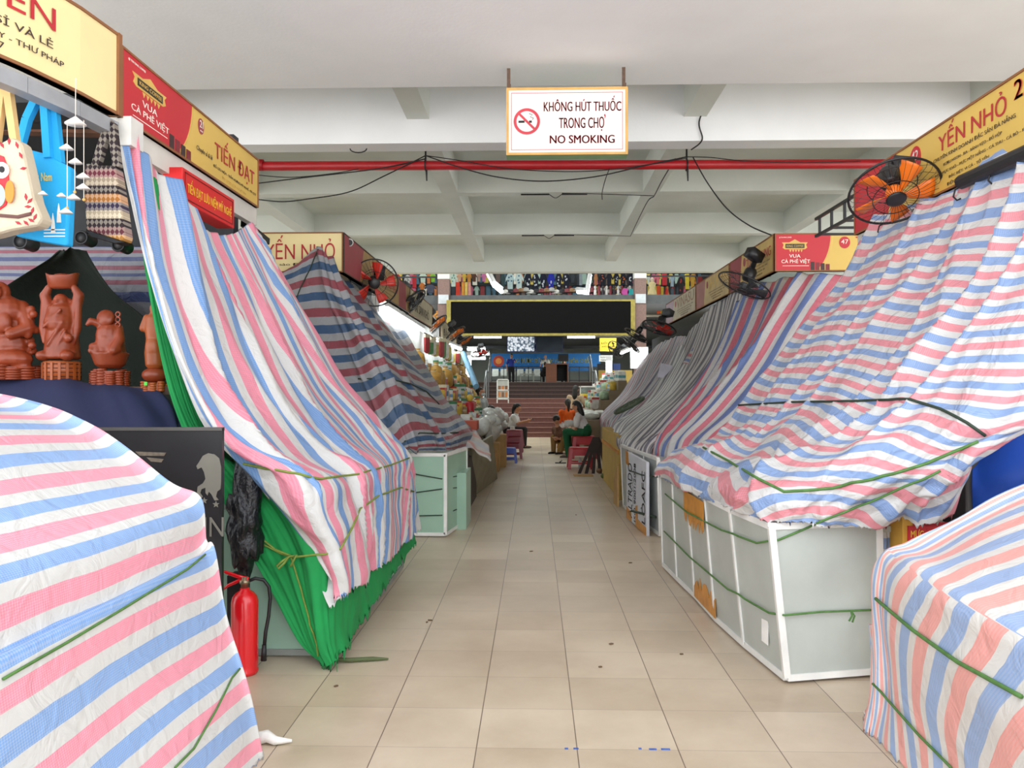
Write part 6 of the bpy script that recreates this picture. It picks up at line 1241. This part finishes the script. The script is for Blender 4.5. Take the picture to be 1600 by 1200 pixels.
mo = empty('computer_monitor', (hx(880, 42.2), 42.25, HZ + 1.1), None, 'black computer monitor seen from behind on the brown desk', 'monitor'); B().bb((-.27, 0, .12), (.27, .05, .5)).build('screen_back', dark, mo, bevel=.01); B().bb((-.03, .02, 0), (.03, .05, .15)).bb((-.1, -.04, 0), (.1, .1, .02)).build('stand', dark, mo)
# black display screen over the stairs
sc0, sc1 = at(698, 525, 26.75), at(992, 468, 26.75)
sg = empty('display_screen', sc0, None, 'wide black switched-off display screen with a gold frame above the stairs', 'screen'); SW, SH = sc1.x - sc0.x, sc1.z - sc0.z
gl = mat('gold_frame', '#94873f', .4, .4, var=.2, scale=10)
B().bb((.12, -.03, .06), (SW - .12, .1, SH - .05)).build('screen_face', mat('screen_black', '#0a0a0a', .7, spec=.1), sg); B().bb((0, .02, 0), (SW, .18, SH)).build('backing', mat('backing_grey', '#6b6a60', .6), sg)
for q in (((0, -.06, 0), (.14, .02, SH)), ((SW - .14, -.06, 0), (SW, .02, SH)), ((.14, -.06, 0), (SW - .14, .02, .08)), ((.14, -.06, SH - .06), (SW - .14, .02, SH))): B().bb(*q).build('frame', gl, sg)
# televisions
for i, (x0, x1, l) in enumerate(((792, 836, 'lit television showing many small pictures under the black screen'), (837, 880, 'dark switched-off television beside the lit one'))):
    p0, p1 = at(x0, 550, 41), at(x1, 525, 41); tv = empty('television', p0, None, l, 'television'); w_, h = p1.x - p0.x, p1.z - p0.z
    B().bb((0, 0, 0), (w_, .08, h)).build('case', mat('tv_blue_black', '#1d2a5c' if i == 0 else '#1a2230', .4), tv)
    if i == 0:
        m = bpy.data.materials.new('tv_picture'); m.use_nodes = True; N = m.node_tree.nodes; L = m.node_tree.links; b_ = N['Principled BSDF']; tc = N.new('ShaderNodeTexCoord'); vo = N.new('ShaderNodeTexVoronoi'); vo.inputs['Scale'].default_value = 9; L.new(tc.outputs['Object'], vo.inputs['Vector']); rp = N.new('ShaderNodeValToRGB'); rp.color_ramp.elements[0].color = lin('#f2f7ff'); rp.color_ramp.elements[1].color = lin('#3a4a58'); rp.color_ramp.elements[1].position = .75; L.new(vo.outputs['Distance'], rp.inputs[0]); L.new(rp.outputs[0], b_.inputs['Base Color']); L.new(rp.outputs[0], b_.inputs['Emission Color']); b_.inputs['Emission Strength'].default_value = 1.3
        MATS['tv_picture'] = m
    else: m = mat('tv_dark', '#22303f', .25, var=.3, scale=2)
    B().bb((.04, -.01, .04), (w_ - .04, 0, h - .04)).build('screen', m, tv); B().cone((w_ / 2, .05, h), (w_ / 2, .05, h + .5), .03, n=8).build('ceiling_mount', dmetal, tv)
tag(B().bb((-9, 41.6, 3.6), (9, 41.8, 3.75)).build('trim_13', mat('dark_beam', '#23262a', .6)), kind='structure')
# banner
p0, p1 = at(768, 574, 47), at(938, 552, 47); bn = empty('wall_banner', p0, None, 'long blue banner with yellow lettering across the back of the hall', 'banner'); w_, h = p1.x - p0.x, p1.z - p0.z
B().bb((0, 0, 0), (w_, .03, h)).build('banner_cloth', mat('banner_blue', '#1f6fb5', .7, var=.1), bn); flat_text('HÀNG ĐƯỢC SỬ DỤNG CHẤT HÓA CHẤT', bn, w_ * .14, w_ * .92, h * .2, h * .8, mat('banner_yellow', '#f4ec4a', .6), -.006, bold=.03)
disc(bn, w_ * .065, h * .45, h * .4, mat('banner_red', '#b03a2a', .6), -.006, 'emblem'); disc(bn, w_ * .065, h * .45, h * .22, mat('banner_orange', '#e08a3a', .6), -.009, 'emblem')
p0 = at(768, 580, 46.8); tag(B().bb((0, 0, 0), (w_ * .9, .03, .2)).build('banner_strip', mat('banner_blue_dark', '#1c5a92', .7)), 'narrow second blue strip below the long banner', 'banner').location = p0
# railings and benches in the hall
rl = dmetal
def railing(label, x0, x1, Y, h=1.0, step=.28):
    r = empty('railing', (x0, Y, HZ), None, label, 'railing'); n = max(2, int((x1 - x0) / step))
    B().bb((0, -.02, h - .04), (x1 - x0, .02, h)).build('top_rail', rl, r); B().bb((0, -.02, .25), (x1 - x0, .02, .29)).build('bottom_rail', rl, r)
    for k in range(n + 1): B().bb(((x1 - x0) * k / n - .02, -.02, 0), ((x1 - x0) * k / n + .02, .02, h)).build('post', rl, r)
railing('dark railing across the left of the hall behind the man in blue', hx(768, 45.5), hx(845, 45.5), 45.5, 1.05, .6)
railing('dark railing across the right of the hall behind the desk', hx(890, 45.5), hx(935, 45.5), 45.5, 1.05, .45)
for i in range(6):
    p = at(774 + 13 * i, 588, 46); o = tag(B().bb((-.18, 0, 0), (.18, .04, .42)).build('notice_paper', mat('notice', '#c9cfc8', .7)), 'white notice sheet on the railing panels of the back hall', 'notice', 'notices along the hall railing'); o.location = p
bn_ = empty('bench', (hx(812, 41), 41, HZ), None, 'low pale bench by the man in blue at the top of the stairs', 'bench'); B().bb((0, 0, .5), (.75, .35, .56)).build('seat', mat('bench_grey', '#8f938a', .5), bn_)
for q in (.02, .68): B().bb((q, .02, 0), (q + .05, .33, .5)).build('leg', mat('bench_grey', '#8f938a'), bn_)
# lockers, notices at the right
lk = empty('locker', (hx(934, 34), 34, HZ), None, 'dark blue lockers at the right of the hall', 'locker')
for i in range(3): d_ = B().bb((.32 * i, 0, 0), (.32 * i + .3, .4, .82)).build('door', mat(['locker_dark', 'locker_dark', 'locker_blue'][i], ['#23262c', '#23262c', '#27407a'][i], .5), lk); B().bb((.32 * i + .08, -.012, .42), (.32 * i + .22, 0, .5)).build('label_card', txw, d_)
def board(name, label, x0, y0, x1, y1, Y, m, lines=(), tm=None, cat='notice'):
    p0, p1 = at(x0, y1, Y), at(x1, y0, Y); r = empty(name, p0, None, label, cat); w_, h = p1.x - p0.x, p1.z - p0.z; B().bb((0, 0, 0), (w_, .03, h)).build('board', m, r)
    for i, (s, a, b_) in enumerate(lines): flat_text(s, r, w_ * .12, w_ * .88, h * a, h * b_, tm or ink, -.006)
    return r
board('notice_board', 'yellow notice with red and black words right of the televisions', 937, 528, 963, 549, 33, mat('notice_yellow', '#e0c437', .6), (('LỐI RA', .55, .75), ('SƠ ĐỒ CHỢ HÀN', .28, .45)), ink)
board('direction_sign', 'white notice with two black lines below the yellow notice', 936, 555, 957, 565, 33, mat('notice_white', '#d8dbd8', .6), (('KHU VỰC', .55, .85), ('THANH TOÁN', .12, .42)), ink)
board('direction_sign', 'small black plate with white letters at the foot of the stairs right', 940, 598, 958, 610, 27.9, ink)
# display cases on the stairs
dc = empty('display_case', at(776, 628, 26), None, 'white framed menu case standing on the left of the stairs', 'display case'); w_ = at(795, 600, 26).x - at(776, 600, 26).x; h = at(776, 595, 26).z - at(776, 628, 26).z
dc.location.z = 1.03; cwh = mat('case_white', '#d9d9d2', .5)
for x in (0, w_ - .03): B().bb((x, 0, 0), (x + .03, .04, h + .1)).build('post', cwh, dc)
for z in (.12, h * .6, h + .07): B().bb((0, 0, z), (w_, .04, z + .03)).build('rail', cwh, dc)
for k in range(6): B().bb((.05 + .11 * (k % 3), .01, .2 + .2 * (k // 3)), (.13 + .11 * (k % 3), .03, .36 + .2 * (k // 3))).build('food_picture', mat(['food_orange', 'food_brown'][k % 2], ['#b5713c', '#7a5236'][k % 2], .6), dc)
B().bb((.02, .02, .14), (w_ - .02, .035, h + .06)).build('back_panel', mat('case_back', '#a5a8a0', .5), dc)
fc = empty('food_cart', at(906, 625, 24.2), None, 'glass food case with a yellow banner at the right of the stairs', 'cart'); w_ = at(932, 600, 24.2).x - at(906, 600, 24.2).x; fc.location.z = 0; hz_ = at(906, 603, 24.2).z
B().bb((0, 0, 0), (w_, .6, 1.12)).build('cart_body', mat('cart_grey', '#aeb2aa', .5), fc)
for x in (0, w_ - .03): B().bb((x, 0, 1.12), (x + .03, .04, hz_)).build('post', cwh, fc)
B().bb((0, 0, hz_ - .04), (w_, .6, hz_)).build('roof', cwh, fc); B().bb((.03, .01, 1.15), (w_ - .03, .02, hz_ - .05)).build('glass_pane', mat('case_glass', '#8fa09c', .15, alpha=.5), fc); B().bb((0, -.02, 1.14), (w_, 0, 1.34)).build('banner', mat('cart_yellow', '#e6cf2e', .6), fc); flat_text('Hương Vị', fc, w_ * .2, w_ * .9, 1.18, 1.3, txr, -.024)
# stair handrails
for i, (x, l) in enumerate(((-1.62, 'steel handrail up the left side of the stairs'), (2.05, 'steel handrail up the right side of the stairs'))):
    hr = empty('handrail', (x, 25, 0), None, l, 'handrail'); st_ = mat('steel', '#8b8f90', .3, .7)
    B().tube([(0, 0, .95), (0, 2.3, 2.1), (0, 3.6, 2.1), (0, 5, 2.75)], .03, 8).build('rail', st_, hr, True)
    for y, z0, z1 in ((.05, .147, .97), (1.2, .73, 1.55), (2.35, 1.176, 2.1), (3.5, 1.176, 2.1), (4.9, 1.75, 2.7)): B().cone((0, y, z0), (0, y, z1), .025, n=8).build('baluster', st_, hr)
# ================================================================ upper floor shops
HZ2 = 4.58
def garment(name, label, px0, px1, y0, y1, Y, col, kind='shirt', group=None, pat=None):
    p0, p1 = at(px0, y1, Y), at(px1, y0, Y); w_, h = p1.x - p0.x, p1.z - p0.z; o = Vector(((p0.x + p1.x) / 2, Y, p0.z))
    if kind == 'shirt': pts = [(-.3, 0), (.3, 0), (.32, .62), (.5, .45), (.56, .58), (.3, .92), (.12, 1), (-.12, 1), (-.3, .92), (-.56, .58), (-.5, .45), (-.32, .62)]
    elif kind == 'scarf': pts = [(-.46, 0), (.46, 0), (.42, .5), (.46, 1), (-.46, 1), (-.42, .5)]
    else: pts = [(-.5, 0), (.5, 0), (.25, .6), (.3, .9), (.12, 1), (-.12, 1), (-.3, .9), (-.25, .6)]
    b = B().prism([(a * w_, c * h) for a, c in pts], -.05, .05).build(name, cl(col[1:], col), bevel=.02); b.location = o; tag(b, label, 'garment', group)
    if pat:
        for k in range(5): B().ball((w_ * rg.uniform(-.2, .2), -.055, h * rg.uniform(.15, .85)), (w_ * .09, .01, h * .06), 8).build('flower_print', cl(pat[1:], pat), b)
    return b
GS = [(703, 714, 426, 448, '#cfe0d2', 'shirt', 'pale green shirt', '#6f9a86'), (714, 722, 427, 440, '#d9a988', 'shirt', 'peach shirt', None), (722, 729, 427, 440, '#d8b548', 'shirt', 'yellow shirt', None), (729, 737, 427, 440, '#c9873a', 'shirt', 'orange shirt', None), (737, 745, 427, 440, '#5a3a2c', 'shirt', 'brown shirt', None), (745, 752, 427, 440, '#a88a80', 'shirt', 'dusty shirt', None), (752, 760, 427, 440, '#c770a0', 'shirt', 'pink shirt', None),
  (712, 719, 441, 462, '#d8402a', 'scarf', 'red scarf', None), (721, 726, 441, 464, '#e59a3a', 'scarf', 'orange scarf', None), (726, 731, 441, 464, '#e7c86a', 'scarf', 'yellow scarf', None), (731, 736, 441, 463, '#e09a90', 'scarf', 'salmon scarf', None),
  (782, 790, 427, 452, '#33474a', 'shirt', 'dark teal shirt', None), (790, 804, 427, 452, '#b9cfcf', 'shirt', 'blue and white patterned shirt', '#4a6a86'), (804, 818, 427, 452, '#c5d6d4', 'shirt', 'pale patterned shirt', '#587a8c'),
  (905, 910, 428, 446, '#8a939a', 'scarf', 'grey scarf', None), (928, 934, 428, 446, '#b07a4c', 'shirt', 'tan shirt', None),
  (616, 626, 428, 446, '#b33a3c', 'shirt', 'red shirt in the left upper bay', None), (632, 642, 430, 448, '#d9d6d2', 'shirt', 'white shirt in the left upper bay', '#8a8f8c'), (644, 651, 430, 450, '#c4323a', 'scarf', 'red scarf in the left upper bay', None), (655, 667, 427, 441, '#cfe3d4', 'shirt', 'mint shirt in the left upper bay', None), (672, 681, 427, 441, '#8fc33a', 'shirt', 'lime shirt in the left upper bay', None), (655, 664, 442, 456, '#d07a3a', 'shirt', 'orange shirt in the left upper bay', None), (664, 681, 445, 458, '#56586a', 'shirt', 'slate shirt in the left upper bay', None),
  (1010, 1016, 430, 444, '#d5dbd6', 'shirt', 'white shirt in the right upper bay', None), (1024, 1031, 428, 444, '#d9707c', 'shirt', 'rose shirt in the right upper bay', None), (1034, 1042, 428, 446, '#c8303a', 'scarf', 'red scarf in the right upper bay', None), (1046, 1054, 430, 448, '#9fb3c0', 'shirt', 'pale blue shirt in the right upper bay', None), (1058, 1070, 432, 460, '#2b2426', 'shirt', 'black shirt in the right upper bay', '#b03a34'), (1070, 1077, 428, 452, '#d9c23a', 'scarf', 'yellow scarf in the right upper bay', None), (1078, 1086, 428, 450, '#c79a3a', 'shirt', 'mustard shirt in the right upper bay', None), (1088, 1098, 432, 446, '#8a2a2c', 'shirt', 'wine shirt in the right upper bay', None), (1012, 1020, 448, 486, '#8a6a70', 'dress', 'mauve dress in the right upper bay', None), (1026, 1032, 446, 490, '#d8552a', 'scarf', 'orange long scarf in the right upper bay', None), (1032, 1037, 448, 490, '#caa83a', 'scarf', 'mustard long scarf in the right upper bay', None), (1038, 1045, 450, 492, '#c22f26', 'dress', 'red dress in the right upper bay', None), (1046, 1054, 450, 480, '#4a5a64', 'dress', 'slate dress in the right upper bay', None)]
for a in GS: garment({'shirt': 'hanging_shirt', 'scarf': 'hanging_scarf', 'dress': 'hanging_dress'}[a[5]], a[6] + ' hanging in the clothes shop upstairs', *a[:4], 30.5, a[4], a[5], None, a[7])
for i in range(6): garment('hanging_dress', 'navy dress with white flowers hanging upstairs above the black screen', 819 + 12 * i, 831 + 12 * i, 427, 453, 30.5, '#14182c' if i != 3 else '#1f2aa0', 'shirt', 'navy flowered dresses upstairs', '#c9cdd6') if i != 3 else garment('hanging_dress', 'bright blue dress with white flowers among the navy dresses upstairs', 855, 867, 427, 453, 30.5, '#1f2aa0', 'shirt', None, '#c9cdd6')
for i in range(5): garment('hanging_dress', 'dark navy shirt hanging upstairs right of the slanting lamp', 936 + 11 * i, 946 + 11 * i, 427, 446, 30.5, '#181b2a', 'shirt', 'dark shirts at the right upstairs', ['#c0603a', None, '#b9bfc9', '#d0702c', '#e0e2e6'][i])
# small things on the upper counter: hats, bags, busts
ub = [('#d9d6d0', 'white'), ('#2a2a2e', 'black'), ('#7a3a3e', 'wine'), ('#8a6a4a', 'tan'), ('#a9a9a4', 'grey')]
for ci, (c, nm) in enumerate(ub):
    pr = empty('hat_stand', (0, 0, 0), None, nm + ' hat on a stand along the upper counter', 'hat', nm + ' hats on the upper counter'); B().lathe([(.02, 0), (.1, .01), (.02, .03), (.02, .2)], 12).build('stand', dmetal, pr); B().lathe([(.2, .2), (.2, .215), (.11, .22), (.1, .32), (.04, .35)], 16).build('crown', cl('hat' + c[1:], c), pr, True)
    for k in range(5):
        o = pr if k == 0 else copy_tree(pr); p = at(790 + 40 * k + 8 * ci, 466, 29.3); o.location = (p.x, 29.3, p.z - .04 + .02 * ci)
for i in range(4):  # racks the hats stand on
    p0, p1 = at(700 + 75 * i, 470, 29.3), at(772 + 75 * i, 470, 29.3); tag(B().bb((p0.x, 29.1, HZ2), (p1.x, 29.6, p0.z)).build('shop_counter', mat('upper_counter', '#7d7a74', .6)), 'low counter along the edge of the upper floor', 'counter', 'counters along the upper floor')
for i in range(10):
    p = at(930 + 6 * i, 456, 29.0); o = B().lathe([(.03, -.18), (.05, -.1), (.05, .05), (.02, .1), (.05, .14), (.04, .2), (.01, .22)], 10).build('hanging_bag', cl('bag%d' % (i % 3), ['#c9c5c0', '#7a2f38', '#3a3338'][i % 3]), smooth=True); o.location = p; tag(o, ['pale', 'wine red', 'dark'][i % 3] + ' small bag hung at the right of the upper counter', 'bag', ['pale', 'wine red', 'dark'][i % 3] + ' small bags upstairs')
for i, (px, py, c, l) in enumerate(((977, 456, '#d05aa8', 'bright pink round hand fan on the upper counter'), (986, 457, '#2fa0a4', 'teal round hand fan on the upper counter'))):
    o = B().cone((0, -.02, 0), (0, .02, 0), .13, n=20).build('hand_fan', cl('fan' + c[1:], c)); o.location = at(px, py, 28.9); tag(o, l, 'fan'); B().cone((0, 0, -.12), (0, 0, -.3), .015, n=6).build('handle', dmetal, o)
mq = empty('mannequin', (at(1019, 470, 30).x, 30, HZ2), None, 'mannequin in a pale yellow dress in the right upper bay', 'mannequin'); zt = at(1019, 437, 30).z - HZ2
B().lathe([(.2, .3), (.16, zt * .5), (.1, zt * .68), (.15, zt * .85), (.06, zt * .92)], 16).build('dress', cl('paleyellow', '#e2cf9a'), mq, True); B().ball((0, 0, zt * .98), (.07, .08, .1)).cap((0, 0, zt * .9), (0, 0, zt * .95), .04, .04).build('head', mat('mannequin_skin', '#d8c2ac', .5), mq, True); B().lathe([(.2, 0), (.2, .02), (.02, .03), (.02, .32)], 14).build('stand', dmetal, mq)
for i, (a, b_, c, d_, l) in enumerate(((763, 428, 772, 446, 'slanting tube lamp, upper part left, upstairs'), (772, 446, 784, 456, 'slanting tube lamp, lower part left, upstairs'), (922, 430, 916, 466, 'slanting tube lamp at the right upstairs'), (903, 456, 914, 457, 'short tube lamp at the right upstairs'))):
    tube_lamp(l, at(a, b_, 28.6), at(c, d_, 28.2), .07, 8)
tag(B().bb((3.6, 27.6, 5.3), (8, 27.64, 5.35)).bb((3.6, 27.6, HZ2), (3.64, 27.64, 5.35)).bb((5.5, 27.6, HZ2), (5.54, 27.64, 5.35)).build('guard_rail', dmetal), 'dark guard rail along the upper floor at the right', 'railing')
tag(B().bb((-8, 27.6, 5.3), (-3.3, 27.64, 5.35)).bb((-5.2, 27.6, HZ2), (-5.16, 27.64, 5.35)).bb((-3.34, 27.6, HZ2), (-3.3, 27.64, 5.35)).build('guard_rail', dmetal), 'dark guard rail along the upper floor at the left', 'railing')
for q in ((616, 682), (703, 760), (782, 892), (905, 990), (1010, 1100)): tag(B().cone(at(q[0] - 3, 427, 30.6), at(q[1] + 3, 427, 30.6), .02, n=6).build('clothes_rail', dmetal), 'clothes rail upstairs %s' % {616: 'in the left bay', 703: 'with the bright shirts', 782: 'with the flowered dresses', 905: 'with the dark shirts', 1010: 'in the right bay'}[q[0]], 'rail')
for i, (px0, px1, l) in enumerate(((616, 683, 'left'), (1010, 1060, 'right'))):
    p0, p1 = at(px0, 470, 31.5), at(px1, 462, 31.5); tag(B().bb((p0.x, 31.4, HZ2), (p1.x, 31.9, p1.z)).build('shop_counter', mat('upper_counter', '#7d7a74', .6)), 'dark counter in the %s upper bay' % l, 'counter')
pal = [('#7a2f33', 'wine'), ('#2c3138', 'charcoal'), ('#c9c2b4', 'cream'), ('#b06a3a', 'rust'), ('#3c5a6a', 'steel blue'), ('#b8a24a', 'olive yellow'), ('#5a4a44', 'brown'), ('#a8546a', 'raspberry'), ('#8fa59a', 'sage')]
for row, (ya, yb) in enumerate(((427, 446), (447, 465))):
    for k in range(54):
        px = 612 + 9 * k + 3 * row
        if 683 < px + 4 < 702 or 990 < px + 4 < 1010: continue
        c, nm = pal[rg.randrange(9)]; garment('hanging_shirt', nm + ' garment in the back rows of the clothes shops upstairs', px, px + 8, ya, yb - rg.random() * 4, 33.2 + .2 * row, c, rg.choice(['shirt', 'scarf', 'dress']), nm + ' garments in the back rows upstairs')
    p0, p1 = at(600, ya, 33.2 + .2 * row), at(1110, ya, 33.2 + .2 * row); tag(B().cone(p0, p1, .02, n=6).build('clothes_rail', dmetal), ['upper', 'lower'][row] + ' long clothes rail at the back of the shops upstairs', 'rail')
